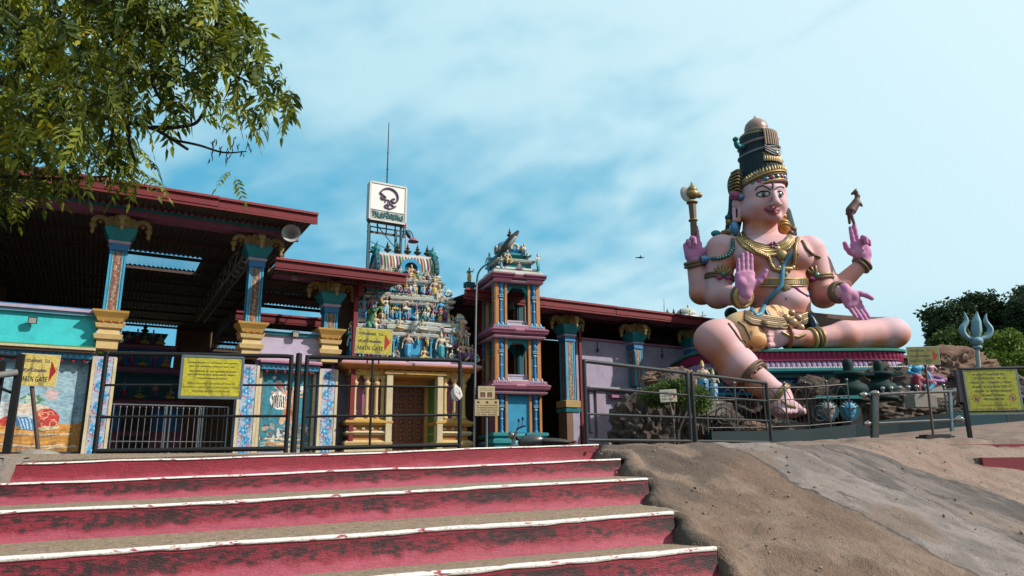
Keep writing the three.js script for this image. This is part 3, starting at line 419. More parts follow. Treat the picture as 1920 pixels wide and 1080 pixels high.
// ---------------------------------------------------------------- great hall on the left
const E1 = A.L(590, 420, 1.1), E1a = A.L(270, 362, 1.1), YE1 = (E1[1] + E1a[1]) / 2;
{
  const h = inA('temple_hall', 'tall open hall with maroon eave, corrugated roof and turquoise parapet wall', 'building', 0), ox = 0;
  const s0 = A.H(252, 500, YE1), s1 = A.H(388, 486, YE1);
  const sx0 = Math.min(s0[0], s1[0]), sx1 = Math.max(s0[0], s1[0]), sz0 = Math.min(s0[1], s1[1]), sz1 = Math.max(s0[1], s1[1]);
  roof(h, -8, E1[0], 1.1, YE1, -13.5, YE1 - 0.1, (x, z) => { const zz = (sz0 + sz1) / 2; return x > sx0 - 0.3 && x < sx1 + 0.1 && Math.abs(z - zz) < 0.75; });
  entablature(h, -8, E1[0] - 0.35, 4.98, 0.30);
  for (const x of [-5.1, -2.2, 0.64, 3.37]) pillar(h, x, 4.68);
  // wall to the left of the first pillar
  const w = new THREE.Group(); w.name = 'wall'; h.add(w);
  part('dado', [boxAt(-8, 0.45, 0, 2.14, -0.22, 0.02)], C.lblue, w); part('plinth', [boxAt(-8, 0.42, 0, 0.13, 0.02, 0.16)], C.lilac, w);
  part('parapet', [boxAt(-8, 0.42, 2.14, 2.80, -0.18, 0.06)], C.turq, w);
  part('cornice', [boxAt(-8, 0.46, 2.04, 2.085, -0.2, 0.36)], C.brown, w); part('cornice', [boxAt(-8, 0.46, 2.088, 2.13, -0.2, 0.40)], C.cream, w); part('cornice', [boxAt(-8, 0.46, 2.133, 2.17, 0.0, 0.30)], C.green, w);
  frieze(w, -8, 0.44, 1.93, 0.14);
  part('coping', [boxAt(-8, 0.44, 2.80, 2.86, -0.22, 0.14)], C.lblue, w); part('coping', [boxAt(-8, 0.44, 2.862, 2.92, -0.24, 0.19)], C.lilac, w); part('coping', [boxAt(-8, 0.44, 2.922, 2.945, -0.2, 0.15)], C.blue, w);
  const mural = painterly(768, 640, (g, W, H) => {
    const r = mulberry(3); g.fillStyle = '#8fb3c4'; g.fillRect(0, 0, W, H); for (let i = 0; i < 60; i++) { g.fillStyle = ['#9dbccb', '#86aabd', '#a9c2cb'][i % 3]; g.globalAlpha = 0.35; g.beginPath(); g.ellipse(r() * W, r() * H * 0.6, 60 + r() * 80, 14 + r() * 20, 0, 0, 7); g.fill(); } g.globalAlpha = 1;
    g.fillStyle = '#c9cfd0'; g.beginPath(); g.moveTo(0, 420); g.bezierCurveTo(150, 250, 300, 270, 470, 330); g.lineTo(520, 470); g.lineTo(0, 480); g.fill();
    g.fillStyle = '#c98a35'; g.beginPath(); g.moveTo(0, 470); g.bezierCurveTo(260, 430, 500, 470, W, 425); g.lineTo(W, H); g.lineTo(0, H); g.fill();
    for (let i = 0; i < 16; i++) { g.strokeStyle = ['#e3a64a', '#a8702e', '#d8c3a0', '#9a7c62'][i % 4]; g.lineWidth = 5 + r() * 12; const y = 480 + r() * 150; g.beginPath(); g.moveTo(r() * 300, y); g.bezierCurveTo(300, y - 30, 500, y + 30, 460 + r() * 300, y - 10); g.stroke(); }
    g.fillStyle = '#4f7f52'; for (let i = 0; i < 14; i++) { g.beginPath(); g.ellipse(370 + r() * 130, 235 + r() * 60, 22, 8, r() * 3, 0, 7); g.fill(); }
    g.fillStyle = '#cdb1b0'; g.beginPath(); g.arc(555, 225, 42, 0, 7); g.fill(); g.fillStyle = '#b9c7b2'; g.beginPath(); g.arc(430, 265, 34, 0, 7); g.fill();
    g.fillStyle = '#d9c6b4'; g.beginPath(); g.ellipse(430, 330, 120, 36, -0.05, 0, 7); g.fill();                          // reclining figure: body, blue sash, red cloth
    g.fillStyle = '#3b87bd'; g.beginPath(); g.ellipse(420, 440, 70, 46, 0.4, 0, 7); g.fill(); g.strokeStyle = '#dfe6ea'; g.lineWidth = 7; for (let i = 0; i < 4; i++) { g.beginPath(); g.moveTo(370 + i * 22, 400); g.lineTo(400 + i * 22, 480); g.stroke(); }
    g.fillStyle = '#c2302a'; g.beginPath(); g.ellipse(540, 400, 82, 70, 0.1, 0, 7); g.fill(); g.beginPath(); g.ellipse(300, 430, 40, 34, 0, 0, 7); g.fill(); g.strokeStyle = '#f0b48a'; g.lineWidth = 5; for (let i = 0; i < 12; i++) { g.beginPath(); g.arc(490 + r() * 110, 360 + r() * 90, 8 + r() * 16, r() * 6, r() * 6 + 3); g.stroke(); }
    g.fillStyle = '#e8d6ae'; g.beginPath(); g.ellipse(560, 470, 70, 14, -0.1, 0, 7); g.fill();
    for (let i = 0; i < 900; i++) { g.globalAlpha = 0.10; g.strokeStyle = r() < 0.5 ? '#2e2a26' : '#e6dccb'; g.lineWidth = 1 + r() * 5; const x = r() * W, y = r() * H; g.beginPath(); g.moveTo(x, y); g.lineTo(x + (r() - 0.5) * 50, y + (r() - 0.5) * 22); g.stroke(); } g.globalAlpha = 1;
  });
  const mp = part('mural', [panel(2.0, 1.66, -0.62, 1.0, 0.028)], printMat(mural), w, { uv: true, label: 'mural of a reclining figure in red and blue on an orange landscape' });
  part('mural_frame', [boxAt(0.38, 0.425, 0.13, 1.88, 0.02, 0.10), boxAt(-1.66, -1.62, 0.13, 1.88, 0.02, 0.10), boxAt(-1.62, 0.38, 0.13, 0.17, 0.02, 0.10)], C.dark, w);
  const m2 = part('mural', [panel(2.0, 1.66, -2.9 - 0.8, 1.0, 0.028)], printMat(mural), w, { uv: true });
  // interior: floor step, back wall, side wall, lattice truss
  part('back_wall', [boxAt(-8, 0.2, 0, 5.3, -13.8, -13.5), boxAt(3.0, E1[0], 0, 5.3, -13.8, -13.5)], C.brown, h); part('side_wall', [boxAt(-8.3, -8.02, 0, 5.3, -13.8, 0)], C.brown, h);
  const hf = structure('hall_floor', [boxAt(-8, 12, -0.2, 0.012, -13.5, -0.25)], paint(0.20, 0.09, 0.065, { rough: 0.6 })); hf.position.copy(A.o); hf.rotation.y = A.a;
  part('added_sun_screen', [boxAt(E1[0] - 0.12, E1[0] - 0.06, 4.2, YE1 - 0.02, -13.4, -3.2)], C.sheet, h);  // unseen panel added between the roofs to keep sun off the interior
  const truss = new THREE.Group(); truss.name = 'lattice_truss'; h.add(truss); const tx = 3.36, tg = [], td = [];
  for (const [dx, y] of [[-0.12, 5.16], [0.12, 5.16], [-0.12, 4.72], [0.12, 4.72]]) tg.push(beam([tx + dx, y, -0.25], [tx + dx, y - 0.08, -9.6], 0.05, 0.05));
  for (let i = 0; i < 19; i++) { const za = -0.3 - i * 0.49, zb = za - 0.49, u = i % 2; for (const dx of [-0.12, 0.12]) td.push(beam([tx + dx, u ? 5.14 : 4.72, za], [tx + dx, u ? 4.70 : 5.12, zb], 0.03, 0.045)); td.push(beam([tx - 0.12, 4.72, za], [tx + 0.12, 4.72, zb], 0.03, 0.03)); }
  part('chord', tg, C.conc, truss); part('lacing', td, C.conc, truss);
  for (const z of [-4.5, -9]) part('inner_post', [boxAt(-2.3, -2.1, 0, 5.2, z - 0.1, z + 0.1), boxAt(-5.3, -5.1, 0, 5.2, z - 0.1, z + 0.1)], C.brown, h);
}
// ---------------------------------------------------------------- lower hall between the great hall and the gate tower
const E2 = A.L(500, 497, 1.0), E2a = A.L(715, 525, 1.0), YE2 = (E2[1] + E2a[1]) / 2;
{
  const h = inA('temple_hall', 'lower roofed bay with pale lilac wall and dancing figure mural beside the gate tower', 'building', 4.2), ox = 4.2;
  roof(h, 3.62, 6.55, 1.0, YE2, -3.0, YE2 - 0.02, null); roof(h, 3.62, 12.0, -3.75, YE2 - 0.28, -13, YE2 - 0.5, (x, z) => (Math.abs(z + 8.6) < 0.5 ? 1 : 0));
  entablature(h, 3.75, 6.5, 4.06, 0.22); pillar(h, 5.1, 3.80, { fb: true });
  const w = new THREE.Group(); w.name = 'wall'; h.add(w); const X = x => x - ox;
  part('dado', [boxAt(X(3.55), X(4.95), 0, 2.14, -0.22, 0.02)], C.lilac, w); part('parapet', [boxAt(X(3.5), X(5.0), 2.14, 2.72, -0.18, 0.06)], C.lilac, w); part('plinth', [boxAt(X(3.6), X(4.9), 0, 0.13, 0.02, 0.14)], C.white, w);
  part('coping', [boxAt(X(3.55), X(4.95), 2.72, 2.78, -0.22, 0.12)], C.teal, w); part('coping', [boxAt(X(3.55), X(4.95), 2.782, 2.83, -0.24, 0.17)], C.lblue, w); part('cornice', [boxAt(X(3.58), X(4.92), 2.06, 2.10, -0.1, 0.34)], C.mauve, w); part('cornice', [boxAt(X(3.58), X(4.92), 2.103, 2.14, -0.1, 0.28)], C.pink, w);
  frieze(w, X(3.62), X(4.86), 1.93, 0.14);
  const mural = painterly(512, 700, (g, W, H) => {
    const r = mulberry(8); g.fillStyle = '#1f7f94'; g.fillRect(0, 0, W, H); for (let i = 0; i < 50; i++) { g.globalAlpha = 0.3; g.fillStyle = i % 2 ? '#2c93a8' : '#176a80'; g.beginPath(); g.ellipse(r() * W, r() * H, 40 + r() * 70, 10 + r() * 20, r(), 0, 7); g.fill(); } g.globalAlpha = 1;
    g.fillStyle = '#eef2f2'; g.beginPath(); g.arc(120, 60, 17, 0, 7); g.fill();
    for (let i = 0; i < 60; i++) { g.fillStyle = ['#cfd0cc', '#8d9496', '#5a6a70', '#b59a84', '#3f4a50'][i % 5]; g.beginPath(); g.ellipse(r() * W, 470 + r() * 130, 14 + r() * 32, 8 + r() * 16, r() * 3, 0, 7); g.fill(); }          // waves and rocks
    for (let i = 0; i < 26; i++) { g.strokeStyle = ['#d6b48c', '#a97f58', '#e2cfae'][i % 3]; g.lineWidth = 4 + r() * 7; const y = 580 + r() * 115; g.beginPath(); g.moveTo(r() * 200, y); g.bezierCurveTo(160, y - 24, 340, y + 24, 300 + r() * 212, y); g.stroke(); }
    for (let i = 0; i < 9; i++) { const a = -2.9 + i * 0.33; g.strokeStyle = i % 2 ? '#e6b79c' : '#d69a80'; g.lineWidth = 17; g.beginPath(); g.moveTo(270, 230); g.quadraticCurveTo(270 + 120 * Math.cos(a), 230 + 90 * Math.sin(a), 270 + 190 * Math.cos(a + 0.15), 235 + 150 * Math.sin(a + 0.15)); g.stroke(); } // many arms
    g.fillStyle = '#e8e2da'; g.beginPath(); g.ellipse(180, 260, 95, 75, 0.4, 0, 7); g.fill(); g.strokeStyle = '#2b2523'; g.lineWidth = 11; for (let i = 0; i < 7; i++) { g.beginPath(); g.moveTo(105 + i * 22, 215); g.quadraticCurveTo(130 + i * 20, 260, 120 + i * 22, 320); g.stroke(); }
    g.fillStyle = '#e4aa88'; g.beginPath(); g.ellipse(285, 300, 46, 90, 0.1, 0, 7); g.fill(); g.beginPath(); g.ellipse(330, 420, 30, 90, -0.2, 0, 7); g.fill(); g.beginPath(); g.ellipse(240, 400, 28, 80, 0.5, 0, 7); g.fill(); g.beginPath(); g.arc(275, 180, 34, 0, 7); g.fill();
    g.fillStyle = '#c8763a'; g.beginPath(); g.ellipse(280, 360, 60, 32, 0.2, 0, 7); g.fill(); g.fillStyle = '#3a2a2a'; g.beginPath(); g.ellipse(275, 150, 36, 20, 0, 0, 7); g.fill(); g.fillStyle = '#c24d4d'; g.beginPath(); g.ellipse(170, 120, 40, 24, 0.4, 0, 7); g.fill(); g.fillStyle = '#d9d6d2'; g.beginPath(); g.ellipse(420, 150, 44, 26, 0.3, 0, 7); g.fill();
    for (let i = 0; i < 900; i++) { g.globalAlpha = 0.10; g.strokeStyle = r() < 0.5 ? '#2e2a26' : '#e6dccb'; g.lineWidth = 1 + r() * 5; const x = r() * W, y = r() * H; g.beginPath(); g.moveTo(x, y); g.lineTo(x + (r() - 0.5) * 50, y + (r() - 0.5) * 22); g.stroke(); } g.globalAlpha = 1;
  });
  part('mural', [panel(1.12, 1.74, X(4.25), 1.04, 0.03)], printMat(mural), w, { uv: true, label: 'mural of a many-armed dancing figure above grey waves' });
  part('mural_frame', [boxAt(X(3.62), X(3.68), 0.13, 1.9, 0.02, 0.10), boxAt(X(4.80), X(4.86), 0.13, 1.9, 0.02, 0.10)], C.cream, w); part('mural_frame', [boxAt(X(3.685), X(3.705), 0.13, 1.9, 0.02, 0.08), boxAt(X(4.775), X(4.795), 0.13, 1.9, 0.02, 0.08)], C.brown, w);
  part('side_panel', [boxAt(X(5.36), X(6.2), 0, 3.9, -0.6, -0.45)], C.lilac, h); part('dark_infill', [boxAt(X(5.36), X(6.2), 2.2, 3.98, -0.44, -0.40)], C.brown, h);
  const dp = P(640, 690, 16.6); part('roof_post', [boxAt(X(5.56), X(5.66), 0, 4.0, 0.35, 0.45), boxAt(X(5.60), X(5.70), 3.7, 4.2, 0.5, 0.6)], C.maroon, h);
  part('back_wall', [boxAt(X(E1[0] + 0.02), X(12), 0, 4.4, -13.8, -13.5)], C.brown, h);
}
// ---------------------------------------------------------------- long hall to the right of the bell tower
const E3 = A.L(1015, 566, 0.8), E3a = A.L(1310, 612, 0.8), YE3 = (E3[1] + E3a[1]) / 2;
{
  const h = inA('temple_hall', 'long low hall with plain lilac wall, teal capitals and maroon roof edge', 'building', 12.5), ox = 12.5, X = x => x - ox;
  roof(h, 8.25, 17.6, 0.8, YE3, -5.2, YE3 + 0.25, null);
  entablature(h, 8.6, 17.5, 3.93, 0.24);
  const xp4 = A.L(1062, 700)[0]; { const pg = pillar(h, xp4, 3.62, { noLower: true, y0: 1.52 }); part('base_block', [moulding(0.36, 0.36, [[1.30, 0.0], [1.33, 0.06], [1.50, 0.06], [1.52, 0.02]])], C.dgold, pg); part('base_block', [moulding(0.36, 0.36, [[1.20, 0.05], [1.29, 0.08]])], C.teal, pg); part('lower_post', [boxAt(-0.2, 0.0, 0, 1.2, -0.2, 0.2)], C.brown, pg); part('lower_post', [boxAt(0.002, 0.2, 0, 1.2, -0.2, 0.2)], paint(0.34, 0.30, 0.40), pg); }
  for (const px of [1187, 1293]) pillar(h, A.L(px, 640)[0], 3.58, { noLower: true, y0: 2.0 });
  const x4 = A.L(1062, 700)[0];
  const w = new THREE.Group(); w.name = 'wall'; h.add(w);
  part('wall_face', [boxAt(X(x4 + 0.42), X(17.4), 0, 3.28, -0.34, -0.12)], paint(0.36, 0.31, 0.42), w); part('coping', [boxAt(X(x4 + 0.42), X(17.4), 3.28, 3.34, -0.36, -0.06)], C.mauve, w);  // the hall lilac made darker: shade on this wall put into its paint
  part('ledge', [boxAt(X(x4 + 0.7), X(17.2), 1.86, 1.95, -0.12, 0.10)], paint(0.42, 0.38, 0.46), w);
  part('pilaster', [boxAt(X(x4 + 0.78), X(x4 + 0.9), 0.7, 1.80, -0.12, -0.02)], paint(0.34, 0.29, 0.40), w); part('pilaster', [boxAt(X(x4 + 1.0), X(x4 + 1.32), 0.5, 1.86, -0.12, 0.0)], paint(0.36, 0.28, 0.36), w); part('niche_frame', [boxAt(X(x4 + 1.5), X(17.2), 1.66, 1.74, -0.12, 0.06)], C.mauve, w);
  part('roof_post', [boxAt(X(x4 + 0.34), X(x4 + 0.42), 0, 3.9, 0.10, 0.18), boxAt(X(8.95), X(9.1), 0, 4.0, 0.15, 0.3)], C.maroon, h);
  part('back_wall', [boxAt(X(8.6), X(17.4), 0, 4.2, -5.5, -5.25), boxAt(X(17.2), X(17.45), 0, 4.1, -5.25, -0.35)], C.brown, h);
  const hooks = []; for (const px of [1120, 1240]) { const q = A.L(px, 632, -0.05); hooks.push(bar([X(q[0]), 3.25, -0.05], [X(q[0]), 3.02, -0.05], 0.012), ball(0.04, X(q[0]), 3.0, -0.05, [1, 1.6, 1], 6)); }
  hooks.forEach((g, i) => i % 2 && part('hanging_hook', [hooks[i - 1], g], C.dark, w));
}
// ---------------------------------------------------------------- small painted statues (one metre tall, feet at the origin, facing +z)
const FIGMAT = vpaint({ fine: true, rough: 0.55, bump: 0.001 });
const figCache = {};
function figure(pose, pal) {
  const key = pose + pal.join(); if (figCache[key]) return figCache[key];
  const c = { skin: 0, cloth: 1, gold: 2, dark: 3 }, q = [], k = 0.025;
  const col = pal.map(p => ({ f: [0.58, 0.40, 0.30], w: [0.62, 0.58, 0.52], b: [0.04, 0.32, 0.58], g: [0.06, 0.22, 0.12], y: [0.62, 0.42, 0.10], r: [0.42, 0.05, 0.10], t: [0.02, 0.30, 0.32], p: [0.60, 0.30, 0.36], d: [0.03, 0.03, 0.035], l: [0.25, 0.46, 0.62], v: [0.22, 0.08, 0.24] }[p]));
  const arm = (s, ex, ey, ez, hx, hy, hz, sy) => { q.push(cap(V(s * 0.105, sy, 0), V(s * ex, ey, ez), 0.036, 0.028, 0, k), cap(V(s * ex, ey, ez), V(s * hx, hy, hz), 0.028, 0.022, 0, k), ell(V(s * hx, hy, hz), [0.03, 0.035, 0.025], 0, 0.01), ell(V(s * (ex * 0.5 + 0.06), (ey + sy) / 2 + 0.02, ez / 2), [0.042, 0.012, 0.042], 2, 0.01)); };
  const top = (y, x = 0, z = 0) => {      // head, crown, neck, torso above hip height y
    q.push(ell(V(x, y + 0.05, z), [0.085, 0.07, 0.065], 1, k), cap(V(x, y + 0.06, z), V(x, y + 0.20, z), 0.062, 0.085, 0, k), ell(V(x - 0.045, y + 0.22, z + 0.035), [0.05, 0.05, 0.045], 0, k), ell(V(x + 0.045, y + 0.22, z + 0.035), [0.05, 0.05, 0.045], 0, k), cap(V(x, y + 0.26, z), V(x, y + 0.34, z), 0.035, 0.03, 0, k), ell(V(x, y + 0.375, z + 0.005), [0.05, 0.062, 0.055], 0, 0.015), ell(V(x, y + 0.365, z + 0.06), [0.01, 0.016, 0.012], 0, 0.01), ell(V(x, y + 0.39, z - 0.015), [0.056, 0.055, 0.055], 3, 0.01));
    q.push(cap(V(x, y + 0.43, z - 0.005), V(x, y + 0.47, z - 0.005), 0.052, 0.04, 2, 0.01), cap(V(x, y + 0.47, z - 0.005), V(x, y + 0.53, z - 0.005), 0.036, 0.012, 2, 0.01), ell(V(x, y + 0.285, z + 0.02), [0.075, 0.014, 0.065], 2, 0.01), ell(V(x, y + 0.075, z), [0.088, 0.016, 0.072], 2, 0.01));
  };
  if (pose === 'stand' || pose === 'dance' || pose === 'guard') {
    top(0.46); const d = pose === 'dance';
    q.push(cap(V(-0.05, 0.48, 0), V(d ? -0.13 : -0.055, 0.26, d ? 0.07 : 0.03), 0.075, 0.052, 1, k), cap(V(d ? -0.13 : -0.055, 0.26, d ? 0.07 : 0.03), V(-0.05, 0.03, 0), 0.05, 0.034, 1, k), cap(V(0.05, 0.48, 0), V(0.06, 0.26, 0.02), 0.075, 0.052, 1, k), cap(V(0.06, 0.26, 0.02), V(0.055, 0.03, 0), 0.05, 0.036, 1, k));
    q.push(cap(V(-0.05, 0.022, 0), V(-0.06, 0.018, 0.08), 0.026, 0.02, 0, 0.01), cap(V(0.055, 0.022, 0), V(0.07, 0.018, 0.08), 0.026, 0.02, 0, 0.01), cap(V(0, 0.48, 0.06), V(0.0, 0.16, 0.075), 0.035, 0.05, 1, 0.04));
    if (pose === 'guard') { arm(1, 0.20, 0.56, 0.0, 0.24, 0.72, 0.05, 0.72); arm(-1, 0.19, 0.56, 0.02, 0.20, 0.40, 0.06, 0.72); q.push(cap(V(0.24, 0.1, 0.06), V(0.24, 0.92, 0.06), 0.012, 0.016, 2, 0.005), ell(V(0.24, 0.93, 0.06), [0.03, 0.05, 0.03], 2, 0.01)); }
    else if (d) { arm(1, 0.22, 0.70, 0.0, 0.27, 0.88, 0.03, 0.72); arm(-1, 0.20, 0.60, 0.04, 0.13, 0.52, 0.14, 0.72); }
    else { arm(1, 0.17, 0.57, 0.0, 0.11, 0.64, 0.12, 0.72); arm(-1, 0.17, 0.56, 0.0, 0.19, 0.40, 0.04, 0.72); }
  } else if (pose === 'sit') {
    top(0.22); q.push(cap(V(-0.06, 0.2, 0), V(-0.24, 0.12, 0.16), 0.085, 0.06, 1, k), cap(V(-0.24, 0.12, 0.16), V(0.04, 0.07, 0.24), 0.055, 0.04, 1, k), cap(V(0.06, 0.2, 0), V(0.24, 0.12, 0.16), 0.085, 0.06, 1, k), cap(V(0.24, 0.12, 0.16), V(-0.04, 0.06, 0.2), 0.055, 0.04, 1, k), ell(V(0, 0.06, 0.08), [0.27, 0.06, 0.2], 1, k));
    arm(1, 0.19, 0.33, 0.03, 0.17, 0.42, 0.14, 0.48); arm(-1, 0.19, 0.33, 0.03, 0.16, 0.2, 0.2, 0.48);
  } else if (pose === 'perch') {           // seated on a ledge, one knee raised
    top(0.26); q.push(ell(V(0, 0.12, -0.02), [0.17, 0.13, 0.14], 3, k), cap(V(-0.06, 0.24, 0), V(-0.12, 0.30, 0.2), 0.075, 0.055, 1, k), cap(V(-0.12, 0.30, 0.2), V(-0.10, 0.04, 0.2), 0.05, 0.032, 1, k), cap(V(0.06, 0.24, 0), V(0.2, 0.16, 0.16), 0.075, 0.055, 1, k), cap(V(0.2, 0.16, 0.16), V(0.06, 0.05, 0.22), 0.05, 0.03, 0, k));
    arm(1, 0.2, 0.38, 0.02, 0.2, 0.22, 0.12, 0.52); arm(-1, 0.19, 0.40, 0.06, 0.12, 0.34, 0.2, 0.52);
  } else if (pose === 'beast') {           // rearing mount with a rider's seat
    q.push(ell(V(0, 0.36, 0), [0.15, 0.15, 0.30], 0, 0.05), cap(V(0, 0.42, 0.22), V(0, 0.68, 0.34), 0.12, 0.085, 0, 0.05), ell(V(0, 0.74, 0.40), [0.085, 0.085, 0.11], 0, 0.04), ell(V(0, 0.70, 0.5), [0.05, 0.05, 0.07], 0, 0.03), ell(V(0, 0.72, 0.3), [0.12, 0.15, 0.07], 1, 0.03), cap(V(-0.06, 0.80, 0.36), V(-0.08, 0.88, 0.34), 0.025, 0.01, 0, 0.02), cap(V(0.06, 0.80, 0.36), V(0.08, 0.88, 0.34), 0.025, 0.01, 0, 0.02));
    for (const s of [-1, 1]) q.push(cap(V(s * 0.1, 0.34, -0.2), V(s * 0.11, 0.2, -0.16), 0.085, 0.05, 0, 0.04), cap(V(s * 0.11, 0.2, -0.16), V(s * 0.11, 0.02, -0.24), 0.045, 0.03, 0, 0.03), cap(V(s * 0.08, 0.36, 0.24), V(s * 0.1, 0.22, 0.38), 0.07, 0.045, 0, 0.04), cap(V(s * 0.1, 0.22, 0.38), V(s * 0.1, 0.02, 0.32), 0.04, 0.028, 0, 0.03));
    q.push(ell(V(0, 0.47, -0.04), [0.165, 0.06, 0.14], 1, 0.02), cap(V(0, 0.4, -0.28), V(0, 0.62, -0.36), 0.03, 0.02, 2, 0.03));
  }
  const g = join(solid(q, 0.023, col), false, true); return figCache[key] = g;
}
const FP = { a: ['f', 'b', 'y', 'd'], b: ['w', 't', 'y', 'd'], c: ['f', 'y', 'y', 'd'], d: ['b', 'r', 'y', 'd'], e: ['g', 'y', 'y', 'd'], f: ['p', 'v', 'y', 'd'], g: ['w', 'l', 'y', 'd'], h: ['f', 'w', 'y', 'd'], i: ['l', 'b', 'y', 'd'], j: ['f', 'v', 'y', 'd'] };
const fig = (parent, pose, pal, x, y, z, s, ry = 0) => { const m = like('figure', figure(pose, FP[pal]), FIGMAT, parent, x, y, z, ry, s); return m; };
const KALASH = join([lathe([[0, 0], [0.055, 0], [0.06, 0.02], [0.03, 0.04], [0.035, 0.06], [0.095, 0.10], [0.10, 0.13], [0.05, 0.165], [0.03, 0.18], [0.055, 0.20], [0.055, 0.215], [0.025, 0.235], [0.045, 0.26], [0.02, 0.28], [0.012, 0.34], [0, 0.37]], 0, 0, 0, 12)]);
const COLUMN = join([lathe([[0.075, 0], [0.075, 0.04], [0.05, 0.06], [0.05, 0.12], [0.062, 0.14], [0.046, 0.17], [0.042, 0.62], [0.058, 0.65], [0.046, 0.68], [0.075, 0.74], [0.082, 0.78], [0.05, 0.80], [0.06, 0.83], [0.11, 0.90], [0.11, 0.93], [0, 0.935]], 0, 0, 0, 12)]);
const horseshoe = (r, t, d) => { const o = [], n = []; for (let i = 0; i <= 18; i++) { const a = -0.55 + (Math.PI + 1.1) * i / 18; o.push([r * Math.cos(a), r * 0.92 * Math.sin(a)]); n.unshift([(r - t) * Math.cos(a), (r - t) * 0.92 * Math.sin(a)]); } return extr([...o, ...n], d, 0.008); };
const KUDU = join([horseshoe(0.11, 0.04, 0.04)]), KUDUIN = join([xf(new THREE.CircleGeometry(0.075, 12), 0, 0, 0.03)]);
function kudu(parent, x, y, z, s, m, m2, ry = 0) { const a = like('kudu_arch', KUDU, m, parent, x, y, z, ry, s); const b = like('kudu_face', KUDUIN, m2, parent, x, y, z, ry, s); return a; }

